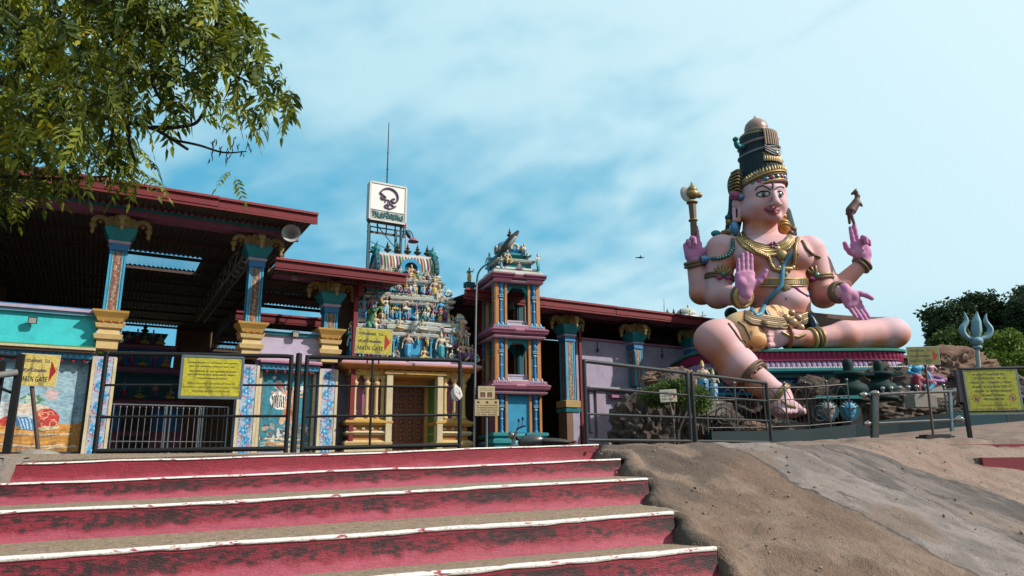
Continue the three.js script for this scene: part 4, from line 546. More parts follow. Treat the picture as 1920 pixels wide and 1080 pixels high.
// ---------------------------------------------------------------- the gate tower
const B = new Frame((() => { const o = P(760, 868, 17); o.y = 1.72; return o; })(), 22);
{
  const g = thing('gate_tower', 'golden gateway with dark carved door under a tiered tower crowded with painted figures', 'gate tower', B.o, B.a);
  const xl = -1.28, xr = 1.46, cx = 0.10, dl = -0.37, dr = 0.71, D = 2.1, lint = 1.86;
  // golden base: two stepped plinths either side of the door
  const side = (x0, x1) => {
    const c = (x0 + x1) / 2, w = x1 - x0, p = new THREE.Group(); p.name = 'plinth'; g.add(p);
    const prof = [[[0, 0.20], [0.10, 0.20], [0.12, 0.14], [0.22, 0.14]], [[0.22, 0.08], [0.30, 0.15], [0.36, 0.17], [0.42, 0.08]], [[0.42, 0.03], [0.52, 0.03]], [[0.52, 0.10], [0.58, 0.15], [0.62, 0.10]], [[0.62, 0.02], [0.74, 0.02]], [[0.74, 0.12], [0.80, 0.17], [0.84, 0.17], [0.88, 0.06], [0.92, 0.04]]];
    prof.forEach((f, i) => part('plinth_course', [moulding(w - 0.04 * (i % 2), D - 0.04 * (i % 2), f, c, 0, -D / 2)], [C.cream, C.yel, C.orange, C.cream, C.orange, C.gold][i], p));
    const dn = []; for (let x = x0 + 0.08; x < x1; x += 0.2) dn.push(box(0.07, 0.06, 0.05, x, 0.68, 0.03)); for (let z = -0.1; z > -D; z -= 0.2) dn.push(box(0.05, 0.06, 0.07, x0 - 0.03, 0.68, z)); part('dentils', dn, C.cream, p);
    part('wall', [boxAt(x0 + 0.06, x1 - 0.02, 0.9, 1.92, -D + 0.1, -0.14)], C.mauve, g);
  };
  side(xl, dl - 0.12); side(dr + 0.12, xr);
  for (const [x, z] of [[xl + 0.06, -0.02], [xl + 0.34, -0.02], [xl + 0.56, -0.02], [dl - 0.2, -0.02], [dr + 0.22, -0.02], [dr + 0.46, -0.02], [xr - 0.06, -0.02], [xl + 0.04, -0.5], [xl + 0.04, -1.0], [xl + 0.04, -1.6]]) like('column', COLUMN, C.yel, g, x, 0.92, z, 0, [1, 1.03, 1]);
  // cornice over the columns
  const cor = (prof, m, n = 'cornice') => part(n, [moulding(xr - xl, D, prof, (xl + xr) / 2, 0, -D / 2)], m, g);
  cor([[1.88, 0.06], [1.96, 0.09], [2.0, 0.09]], C.gold); cor([[2.0, 0.10], [2.03, 0.20], [2.10, 0.30], [2.13, 0.31]], C.orange); cor([[2.13, 0.30], [2.17, 0.30], [2.20, 0.22]], C.pink); cor([[2.20, 0.20], [2.27, 0.18]], C.lilac);
  for (let i = 0; i < 11; i++) like('drop', PIL.petal, C.gold, g, mix(xl, xr, (i + 0.5) / 11), 1.97, 0.10, 0, [0.8, 0.5, 1]).rotation.x = 1.2;
  // door frame, reveals and double door
  part('door_jamb', [boxAt(dl - 0.14, dl, 0, lint + 0.06, -0.14, 0.14)], C.cream, g); part('door_jamb', [boxAt(dr, dr + 0.13, 0, lint + 0.06, -0.14, 0.14)], C.cream, g); part('lintel', [boxAt(dl - 0.2, dr + 0.2, lint + 0.0605, lint + 0.13, -0.14, 0.17)], C.gold, g);
  part('reveal', [boxAt(dl - 0.1, dl - 0.01, 0, lint + 0.05, -0.85, -0.145)], C.gold, g); part('reveal', [boxAt(dr + 0.005, dr + 0.1, 0, lint + 0.05, -0.85, -0.145)], C.green, g, { label: 'green painted reveal of the doorway' }); part('reveal', [boxAt(dl - 0.0, dr, lint, lint + 0.05, -0.85, -0.145)], C.orange, g);
  part('inner_frame', [boxAt(dl, dl + 0.09, 0, lint, -0.80, -0.70), boxAt(dr - 0.09, dr, 0, lint, -0.80, -0.70), boxAt(dl + 0.09, dr - 0.09, lint - 0.12, lint, -0.80, -0.70)], C.gold, g);
  const ST = join([moulding(0.13, 0.12, [[0, 0.0], [0.018, -0.02], [0.022, -0.03]])]), STU = join([lathe([[0.024, 0], [0.02, 0.012], [0.008, 0.02], [0, 0.03]], 0, 0, 0, 8)]);
  for (const s of [0, 1]) { const x0 = mix(dl + 0.09, dr - 0.09, s * 0.5), x1 = mix(dl + 0.09, dr - 0.09, s * 0.5 + 0.5), d = new THREE.Group(); d.name = 'door'; g.add(d); part('leaf', [boxAt(x0 + 0.003, x1 - 0.003, 0, lint - 0.12, -0.83, -0.77)], C.wood, d); for (let r = 0; r < 9; r++) for (let c = 0; c < 2; c++) { const px = mix(x0, x1, (c + 0.5) / 2), py = (r + 0.5) * (lint - 0.12) / 9; const m = like('door_panel', ST, C.wood, d, px, py, -0.77); m.rotation.x = Math.PI / 2; const u = like('door_stud', STU, C.dgold, d, px, py, -0.75); u.rotation.x = Math.PI / 2; } }
  part('threshold', [boxAt(dl, dr, 0, 0.08, -0.7, 0.12)], C.cream, g);
  // tiers
  const T = [[2.27, 2.52, 1.72, 0.98, -1.0], [3.25, 2.04, 1.42, 0.72, -1.06], [3.97, 1.62, 1.12, 0.44, -1.1]];
  T.forEach(([y, w, d, h, z], t) => {
    const M = (prof, m, n = 'course', ww = w, dd = d, x = cx, zz = z) => part(n, [moulding(ww, dd, prof, x, y, zz)], m, g);
    M([[0, 0.10], [0.05, 0.10], [0.07, 0.06]], C.lblue, 'ledge'); M([[0.07, 0.05], [0.10, 0.06], [0.12, 0.04]], C.pink); M([[0.12, 0], [h * 0.56, 0]], C.dteal, 'wall');
    M([[h * 0.56, 0.02], [h * 0.58, 0.07], [h * 0.64, 0.09], [h * 0.66, 0.05]], C.pale); M([[h * 0.66, 0.0], [h * 0.72, 0.0]], C.teal); M([[h * 0.72, 0.05], [h * 0.76, 0.11], [h * 0.83, 0.13], [h * 0.86, 0.08]], C.white); M([[h * 0.86, 0.03], [h * 0.90, 0.03]], C.dteal); M([[h * 0.90, 0.07], [h * 0.96, 0.08], [h, 0.04]], C.pale);
    // projecting middle bay
    M([[0.07, 0.03], [h * 0.56, 0.03]], C.dteal, 'bay_wall', w * 0.42, d + 0.16); M([[h * 0.56, 0.05], [h * 0.6, 0.10], [h * 0.66, 0.12], [h * 0.68, 0.08]], C.white, 'bay_cornice', w * 0.42, d + 0.16); M([[h * 0.70, 0.04], [h * 0.76, 0.10], [h * 0.84, 0.11], [h * 0.87, 0.06]], C.pale, 'bay_cornice', w * 0.42, d + 0.18);
    const colS = h * 0.44 / 0.935, f = z + d / 2;
    for (const k of [-0.48, -0.36, -0.24, 0.24, 0.36, 0.48]) like('pilaster', COLUMN, k * k < 0.07 ? C.lblue : C.pale, g, cx + k * w, y + 0.12, f + 0.02, 0, [0.55, colS, 0.55]);
    for (const k of [-0.18, 0.18]) like('pilaster', COLUMN, C.sky, g, cx + k * w, y + 0.08, f + 0.14, 0, [0.55, colS * 1.05, 0.55]);
    for (const k of [0.15, 0.5, 0.85]) { like('pilaster', COLUMN, C.pale, g, cx - w / 2 - 0.02, y + 0.12, f - k * d, 0, [0.55, colS, 0.55]); like('pilaster', COLUMN, C.pale, g, cx + w / 2 + 0.02, y + 0.12, f - k * d, 0, [0.55, colS, 0.55]); }
    part('niche', [panel(w * 0.16, h * 0.36, cx, y + h * 0.33, f + 0.115)], C.sky, g); for (const k of [-0.30, 0.30]) part('niche', [panel(w * 0.10, h * 0.34, cx + k * w, y + h * 0.33, f + 0.004)], C.blue, g);
    const kn = [7, 6, 5][t]; for (let i = 0; i < kn; i++) kudu(g, cx + mix(-w / 2, w / 2, (i + 0.5) / kn), y + h * 0.80, f + 0.12, 0.75 - t * 0.1, i % 2 ? C.pink : C.lblue, i % 2 ? C.teal : C.yel);
    for (let i = 0; i < 4; i++) kudu(g, cx - w / 2 - 0.12, y + h * 0.80, f - (i + 0.5) * d / 4, 0.7 - t * 0.1, C.lblue, C.pink, -Math.PI / 2);
    for (const sx of [-1, 1]) { like('corner_shrine', join([moulding(0.2, 0.2, [[0, 0], [0.08, 0], [0.10, 0.05], [0.13, 0.05], [0.15, 0.0], [0.2, 0.03], [0.27, 0.0], [0.32, -0.06], [0.36, -0.09]])]), sx < 0 ? C.lblue : C.pale, g, cx + sx * (w / 2 - 0.02), y + h * 0.99, f - 0.05, 0, 0.8 - t * 0.15); }
  });
  // figures on the ledges
  const F1 = T[0][4] + T[0][2] / 2 + 0.16, y1 = 2.27, F2 = T[1][4] + T[1][2] / 2 + 0.12, y2 = 3.25, F3 = T[2][4] + T[2][2] / 2 + 0.1, y3 = 3.97;
  [['stand', 'a', -0.02, 0.60], ['stand', 'b', 0.80, 0.62], ['guard', 'c', -0.55, 0.56], ['perch', 'j', 1.36, 0.62], ['dance', 'd', -1.0, 0.56], ['sit', 'c', 0.40, 0.42], ['perch', 'f', -0.78, 0.36], ['stand', 'i', -1.3, 0.6], ['sit', 'g', 1.10, 0.36], ['perch', 'h', -0.3, 0.36], ['stand', 'h', 1.62, 0.40]].forEach(([p, c, x, s], i) => fig(g, p, c, x, y1, F1 + (i > 4 ? -0.04 : 0.02), s * 1.2, (i % 3 - 1) * 0.2));
  [['beast', 'c', 1.30, 0.62, 0.3, 2.75], ['beast', 'e', -0.95, 0.66, 0.2, 2.86], ['sit', 'd', 1.42, 0.52, 0.5, 3.10], ['guard', 'e', -0.62, 0.74, 0.1, 2.95], ['dance', 'i', -1.05, 0.70, 0, 3.12], ['perch', 'c', 1.18, 0.56, 0.4, 2.98], ['sit', 'b', -1.3, 0.45, -0.2, 2.8], ['stand', 'g', 1.52, 0.5, 0.4, 2.66], ['perch', 'i', -1.18, 0.5, -0.3, 2.55]].forEach(([p, c, x, s, ry, y]) => { fig(g, p, c, x, y, F1 - 0.16 - (y - 2.27) * 0.12, s * 1.12, ry); });
  [['stand', 'a', -0.05, 0.54], ['stand', 'h', 0.50, 0.54], ['dance', 'g', -0.50, 0.5], ['sit', 'i', 0.22, 0.30], ['guard', 'd', 0.86, 0.52], ['stand', 'f', -0.86, 0.5]].forEach(([p, c, x, s], i) => fig(g, p, c, x, y2 + 0.06, F2, s * 1.15, (i % 3 - 1) * 0.25));
  [['sit', 'g', 0.0, 0.46], ['sit', 'a', 0.18, 0.42], ['perch', 'b', -0.72, 0.52], ['perch', 'h', 0.86, 0.54], ['stand', 'c', 0.72, 0.56]].forEach(([p, c, x, s], i) => fig(g, p, c, x, y2 + 0.52 + 0.02 * i, F2 - 0.12, s * 1.1, (i % 3 - 1) * 0.25));
  [['stand', 'h', 0.12, 0.46], ['stand', 'c', 0.26, 0.44], ['perch', 'g', -0.48, 0.44], ['perch', 'h', 0.72, 0.46], ['sit', 'f', 0.5, 0.36], ['stand', 'b', -0.7, 0.42], ['sit', 'b', -0.25, 0.3]].forEach(([p, c, x, s], i) => fig(g, p, c, x, y3 + 0.04, F3, s * 1.15, (i % 3 - 1) * 0.3));
  for (const [z, c] of [[-0.5, 'a'], [-0.95, 'e'], [-1.5, 'd']]) { fig(g, 'stand', c, cx - 1.40, 2.27, z, 0.6, -Math.PI / 2); fig(g, 'guard', c === 'a' ? 'c' : 'g', cx - 1.16, 3.28, z - 0.1, 0.55, -Math.PI / 2); fig(g, 'perch', 'h', cx - 0.92, 3.98, z - 0.2, 0.4, -Math.PI / 2); }
  [['stand', 'b', -1.12, 2.30, 0.10, 0.66], ['guard', 'h', -0.80, 2.80, -0.06, 0.6], ['sit', 'd', -0.62, 2.62, 0.02, 0.5], ['dance', 'h', -1.25, 2.72, -0.2, 0.62], ['stand', 'f', -1.05, 3.55, -0.35, 0.5], ['perch', 'a', -0.72, 3.72, -0.32, 0.5], ['stand', 'j', 0.98, 3.30, -0.3, 0.55], ['perch', 'a', 1.02, 3.62, -0.36, 0.5], ['stand', 'g', 1.12, 2.62, -0.1, 0.6], ['sit', 'j', 1.50, 2.40, 0.05, 0.5], ['sit', 'h', 0.34, 3.0, 0.0, 0.4], ['sit', 'c', -0.22, 3.0, 0.0, 0.4], ['stand', 'b', 0.22, 3.72, -0.35, 0.36], ['perch', 'g', 1.66, 2.26, 0.1, 0.42]].forEach(([p, c, x, y, z, s], i) => fig(g, p, c, x, y, z, s, (i % 3 - 1) * 0.35));
  // rows of small attendants filling the ledges
  { const r = mulberry(91), ps = ['stand', 'sit', 'guard', 'dance', 'perch', 'stand'], cs = 'abcdefghij'; T.forEach(([y, w, d, h, z], t) => { const f = z + d / 2; for (const [lv, n, o, s] of [[0.64, [13, 11, 8][t], 0.05, 0.26], [0.99, [12, 10, 7][t], 0.02, 0.30], [0.36, [10, 8, 6][t], 0.07, 0.34]]) for (let i = 0; i < n; i++) { const x = cx + mix(-w / 2, w / 2, (i + 0.5) / n) + (r() - 0.5) * 0.05; fig(g, ps[r() * 6 | 0], cs[r() * 10 | 0], x, y + h * lv, f + o + (Math.abs(x - cx) < w * 0.2 ? 0.09 : 0), s * (0.85 + 0.3 * r()), (r() - 0.5) * 0.8); } for (let i = 0; i < 6; i++) fig(g, ps[r() * 6 | 0], cs[r() * 10 | 0], cx - w / 2 - 0.06, y + h * (i % 2 ? 0.64 : 0.30), f - (i + 0.5) * d / 6, 0.34, -Math.PI / 2); }); }
  // barrel-vaulted crown
  const vy = 4.42, vw = 1.56, vz = -1.1, sec = (r) => { const o = []; for (let i = 0; i <= 20; i++) { const a = -0.5 + (Math.PI + 1.0) * i / 20; o.push([r * Math.cos(a), 0.24 + r * 0.98 * Math.sin(a)]); } return o; };
  const vault = new THREE.Group(); vault.name = 'vault'; vault.position.set(cx, vy, vz); g.add(vault);
  part('shell', [xf(extr(sec(0.40), vw - 0.14, 0), -(vw - 0.14) / 2, 0.06, 0, 0, Math.PI / 2, 0)], C.pale, vault);
  for (let i = 0; i < 17; i++) { const x = mix(-vw / 2 + 0.14, vw / 2 - 0.14, i / 16); part('rib', [taper([...Array(6)].map((_, k) => { const a = -0.1 + k * 0.26; return [x, 0.30 + 0.40 * Math.sin(a), 0.405 * Math.cos(a)]; }), [0.012, 0.026, 0.03, 0.026, 0.014], 6)], [C.mauve, C.green, C.pink, C.orange, C.white][i % 5], vault); }
  part('ridge', [boxAt(-vw / 2, vw / 2, 0.66, 0.75, -0.10, 0.12)], C.white, vault); part('hem', [boxAt(-vw / 2, vw / 2, -0.02, 0.07, -0.42, 0.44)], C.teal, vault); part('hem', [boxAt(-vw / 2 - 0.02, vw / 2 + 0.02, 0.071, 0.115, -0.44, 0.47)], C.white, vault);
  for (const s of [-1, 1]) {
    const e = new THREE.Group(); e.name = 'gable'; e.position.set(s * (vw / 2 - 0.04), 0.30, 0); e.rotation.y = s * Math.PI / 2; vault.add(e);
    part('plate', [xf(extr(sec(0.43), 0.06, 0.01), 0, -0.24, -0.03)], C.teal, e); part('rim', [xf(horseshoe(0.50, 0.09, 0.10), 0, 0, -0.03)], C.dteal, e); part('medallion', [xf(new THREE.SphereGeometry(0.2, 14, 8), 0, 0, 0.05, 0, 0, 0, [1, 1, 0.3])], C.mauve, e);
    const tg = []; for (let i = 0; i < 15; i++) { const a = -0.5 + (Math.PI + 1) * i / 14; tg.push(xf(new THREE.ConeGeometry(0.035, 0.11, 5), 0.52 * Math.cos(a), 0.47 * Math.sin(a), 0.02, 0, 0, a - Math.PI / 2)); } part('teeth', tg, C.teal, e);
    part('beast_head', [ball(0.13, 0, 0.56, 0, [1, 0.9, 0.9], 12), ball(0.08, 0, 0.50, 0.10, [1.2, 0.7, 1], 10), xf(new THREE.ConeGeometry(0.05, 0.16, 6), -0.11, 0.68, 0, 0, 0, 0.5), xf(new THREE.ConeGeometry(0.05, 0.16, 6), 0.11, 0.68, 0, 0, 0, -0.5)], C.teal, e); part('eyes', [ball(0.032, -0.06, 0.61, 0.10, [1, 1, 1], 8), ball(0.032, 0.06, 0.61, 0.10, [1, 1, 1], 8), box(0.16, 0.02, 0.03, 0, 0.48, 0.17)], C.white, e);
  }
  for (let i = 0; i < 5; i++) like('finial', KALASH, C.bronze, vault, mix(-0.44, 0.62, i / 4), 0.75, 0.0, 0, 0.98);
  part('front_arch', [xf(horseshoe(0.27, 0.10, 0.12), 0.06, 0.28, 0.42)], C.sky, vault); part('front_arch_disc', [xf(new THREE.CircleGeometry(0.18, 16), 0.06, 0.28, 0.46)], C.dteal, vault); fig(vault, 'sit', 'c', 0.08, 0.02, 0.52, 0.50); part('figure_seat', [boxAt(-0.14, 0.28, -0.10, 0.02, 0.40, 0.66)], C.yel, vault);
  for (const [x, c] of [[-0.55, 'g'], [-0.36, 'e'], [0.5, 'g'], [0.68, 'a']]) fig(vault, 'sit', c, x, 0.10, 0.42, 0.28);
}
// ---------------------------------------------------------------- bell tower
const T3 = new Frame((() => { const o = P(975, 868, 17.3); o.y = 1.715; return o; })(), 20);
{
  const g = thing('bell_tower', 'narrow three-storey blue and orange tower with open arches and small dome', 'tower', T3.o, T3.a); g.scale.set(0.835, 17.3 / 18.5, 0.835);
  const w = 1.36, d = 1.36, z = -0.68, M = (prof, m, n, ww = w, dd = d) => part(n, [moulding(ww, dd, prof, 0, 0, z)], m, g);
  M([[0, 0.10], [0.16, 0.10], [0.18, 0.05]], C.turq, 'plinth'); M([[0.18, 0.03], [0.30, 0.03]], C.dteal, 'plinth'); M([[0.30, 0.08], [0.36, 0.10], [0.42, 0.06]], C.lblue, 'plinth'); M([[0.42, 0.02], [0.48, 0.02]], C.dteal, 'plinth'); M([[0.48, 0.08], [0.54, 0.11], [0.60, 0.06]], C.teal, 'plinth');
  for (const sx of [-1, 1]) part('plinth_pier', [moulding(0.42, 0.42, [[0, 0.12], [0.2, 0.12], [0.22, 0.06], [0.32, 0.06], [0.36, 0.12], [0.44, 0.12], [0.48, 0.05], [0.54, 0.12], [0.61, 0.12], [0.62, 0.06]], sx * 0.50, 0, -0.18)], C.teal, g);
  const levels = [[0.61, 1.58], [1.92, 3.02], [3.34, 4.50]];
  const pilaster = (y0, y1, x, zz, ry) => { const h = y1 - y0, q = new THREE.Group(); q.name = 'corner_column'; q.position.set(x, y0, zz); q.rotation.y = ry; g.add(q);
    part('core', [boxAt(-0.16, 0.16, 0, h, -0.16, 0.06)], C.dteal, q); like('column', COLUMN, C.blue, q, 0, 0, 0.09, 0, [1.0, h / 0.935, 1.0]); for (const s of [-1, 1]) part('side_strip', [boxAt(s * 0.155 - 0.035, s * 0.155 + 0.035, 0, h, 0.03, 0.12)], C.orange, q); part('bead', [ball(0.06, 0, h * 0.60, 0.12, [1, 0.6, 0.6], 8), ball(0.05, 0, h * 0.36, 0.12, [1, 0.5, 0.6], 8), boxAt(-0.07, 0.07, h * 0.66, h * 0.68, 0.05, 0.16), boxAt(-0.07, 0.07, h * 0.70, h * 0.72, 0.05, 0.16)], C.lblue, q); };
  levels.forEach(([y0, y1], i) => {
    for (const sx of [-1, 1]) { pilaster(y0, y1, sx * 0.52, -0.16, 0); pilaster(y0, y1, sx * 0.52, -1.2, Math.PI); if (i) for (const zz of [-0.2, -1.16]) pilaster(y0, y1, sx * 0.56, zz - 0.02, sx * Math.PI / 2); }
    if (i) { const arch = []; for (let k = 0; k < 4; k++) { const ww = 0.74, hh = y1 - y0, s = new THREE.Shape([[-ww / 2, hh * 0.62], [-ww / 2, hh], [ww / 2, hh], [ww / 2, hh * 0.62]].map(p => new THREE.Vector2(...p))); const pts = []; for (let q = 0; q <= 14; q++) { const t = Math.PI * q / 14; pts.push(new THREE.Vector2(ww * 0.46 * Math.cos(t), hh * 0.62 + hh * 0.30 * Math.sin(t) * (1 + 0.06 * Math.sin(7 * t)))); } const s2 = new THREE.Shape([new THREE.Vector2(ww / 2, hh), new THREE.Vector2(-ww / 2, hh), new THREE.Vector2(-ww / 2, hh * 0.62), ...pts.reverse(), new THREE.Vector2(ww / 2, hh * 0.62)]); const e = new THREE.ExtrudeGeometry(s2, { depth: 0.06, bevelEnabled: false }); const ry = k * Math.PI / 2; xf(e, 0, 0, 0.52); xf(e, 0, y0, 0, 0, ry, 0); e.translate(0, 0, z); part('arch', [e], C.teal, g);
        const bx = xf(join([box(0.70, 0.12, 0.05, 0, 0.08, 0.50), box(0.66, 0.04, 0.08, 0, 0.16, 0.5)]), 0, y0, 0, 0, ry, 0); bx.translate(0, 0, z); part('balustrade', [bx], C.lilac, g); }
      part('floor_slab', [boxAt(-0.6, 0.6, y0 - 0.02, y0 + 0.03, z - 0.6, z + 0.6)], C.dteal, g); }
  });
  part('blue_panel', [boxAt(-0.35, 0.35, 0.62, 1.56, -1.2, -0.10)], paint(0.02, 0.30, 0.52), g, { label: 'plain bright blue panel of the lowest storey' }); part('panel_border', [boxAt(-0.36, -0.325, 0.62, 1.56, -0.10, -0.06), boxAt(0.325, 0.36, 0.62, 1.56, -0.10, -0.06)], C.cream, g);
  part('side_infill', [boxAt(-0.62, -0.58, 0.6, 1.57, -1.1, -0.3), boxAt(0.58, 0.62, 0.6, 1.57, -1.1, -0.3)], C.mauve, g);
  [[1.58, 0.10], [3.02, 0.08], [4.50, 0.06]].forEach(([y, o], i) => {
    M([[y, 0.02 + o], [y + 0.04, 0.05 + o], [y + 0.05, 0.05 + o]], C.pink, 'cornice'); M([[y + 0.05, 0.03 + o], [y + 0.09, 0.03 + o]], C.dteal, 'cornice'); M([[y + 0.09, 0.06 + o], [y + 0.12, 0.10 + o], [y + 0.19, 0.12 + o]], paint(0.26, 0.07, 0.13), 'cornice'); M([[y + 0.19, 0.12 + o], [y + 0.215, 0.13 + o], [y + 0.23, 0.09 + o]], C.pink, 'cornice'); M([[y + 0.23, 0.05 + o], [y + 0.33, 0.03 + o]], i === 2 ? C.pale : C.mauve, 'cornice');
    for (const sx of [-1, 1]) part('cornice_corner', [moulding(0.40, 0.40, [[y + 0.02, 0.05], [y + 0.10, 0.08], [y + 0.2, 0.16], [y + 0.24, 0.15], [y + 0.26, 0.08]], sx * 0.50, 0, -0.17 + o * 0.4)], paint(0.26, 0.07, 0.13), g);
    if (i < 2) { for (const x of [-0.66, -0.52, -0.38, 0.38, 0.52, 0.66]) part('petal_ornament', [ball(0.055, x, y + 0.33, 0.02 + o, [0.8, 1.4, 0.6], 8), ball(0.03, x + 0.05, y + 0.30, 0.03 + o, [1, 1, 1], 6), ball(0.03, x - 0.05, y + 0.30, 0.03 + o, [1, 1, 1], 6)], i ? C.lblue : C.lilac, g); part('parapet', [boxAt(-0.32, 0.30, y + 0.27, y + 0.37, -0.08, -0.01)], C.white, g); }
  });
  // stepped roof and dome
  const R = (prof, m, n, ww) => part(n, [moulding(ww, ww, prof, 0, 0, z)], m, g);
  R([[4.83, 0.0], [4.90, 0.06], [4.94, 0.05]], C.white, 'roof_course', 1.2); R([[4.94, 0], [5.10, 0]], C.teal, 'roof_course', 1.0); R([[5.10, 0.02], [5.13, 0.10], [5.18, 0.12], [5.21, 0.05]], C.pale, 'roof_course', 1.0); R([[5.21, 0], [5.30, 0]], C.teal, 'roof_course', 0.84); R([[5.30, 0.02], [5.33, 0.10], [5.37, 0.10], [5.40, 0.03]], C.teal, 'roof_course', 0.84);
  part('dome', [lathe([[0.40, 0], [0.44, 0.06], [0.47, 0.16], [0.44, 0.28], [0.34, 0.38], [0.20, 0.44], [0.10, 0.47], [0.13, 0.49], [0.06, 0.52], [0, 0.53]], 0, 5.40, z, 8)], C.sky, g); for (let i = 0; i < 8; i++) { const a = i * Math.PI / 4; kudu(g, 0.42 * Math.sin(a), 5.56, z + 0.42 * Math.cos(a), 1.2, i % 2 ? C.pale : C.cream, i % 2 ? C.yel : C.blue, a); }
  like('finial', KALASH, C.bronze, g, 0, 5.92, z, 0, 0.9);
  [['stand', 'i', -0.58, 4.95, -0.95, 0.62, -0.6], ['perch', 'g', 0.30, 5.30, -0.22, 0.52, 0.4], ['perch', 'c', -0.30, 5.0, -0.05, 0.56, 0], ['sit', 'f', 0.05, 4.85, 0.0, 0.34, 0], ['perch', 'h', 0.42, 5.2, -0.30, 0.36, 0.6], ['dance', 'b', 0.66, 4.85, -0.02, 0.56, 0.6], ['stand', 'g', -0.5, 4.85, -0.04, 0.4, -0.3]].forEach(([p, c, x, y, zz, s, ry]) => fig(g, p, c, x, y, zz, s, ry));
  part('bell', [lathe([[0.16, 0], [0.15, 0.03], [0.11, 0.10], [0.09, 0.2], [0.05, 0.26], [0, 0.28]], 0, 3.9, z, 14), cyl(0.012, 0.012, 0.4, 0, 4.15, z, 6)], C.bronze, g);
  part('tower_top_slab', [boxAt(-0.62, 0.62, 4.42, 4.50, z - 0.62, z + 0.62)], C.dteal, g);
}
// a painted statue on the roof edge beside the tower
{ const p = P(880, 530, 18.2), s = thing('roof_statue', 'small dark painted statue standing on the maroon roof edge beside the tower', 'statue', p, 0.6); fig(s, 'dance', 'e', 0, -0.02, 0, 0.46); part('statue_base', [boxAt(-0.12, 0.12, -0.14, 0, -0.1, 0.1)], C.dteal, s); }
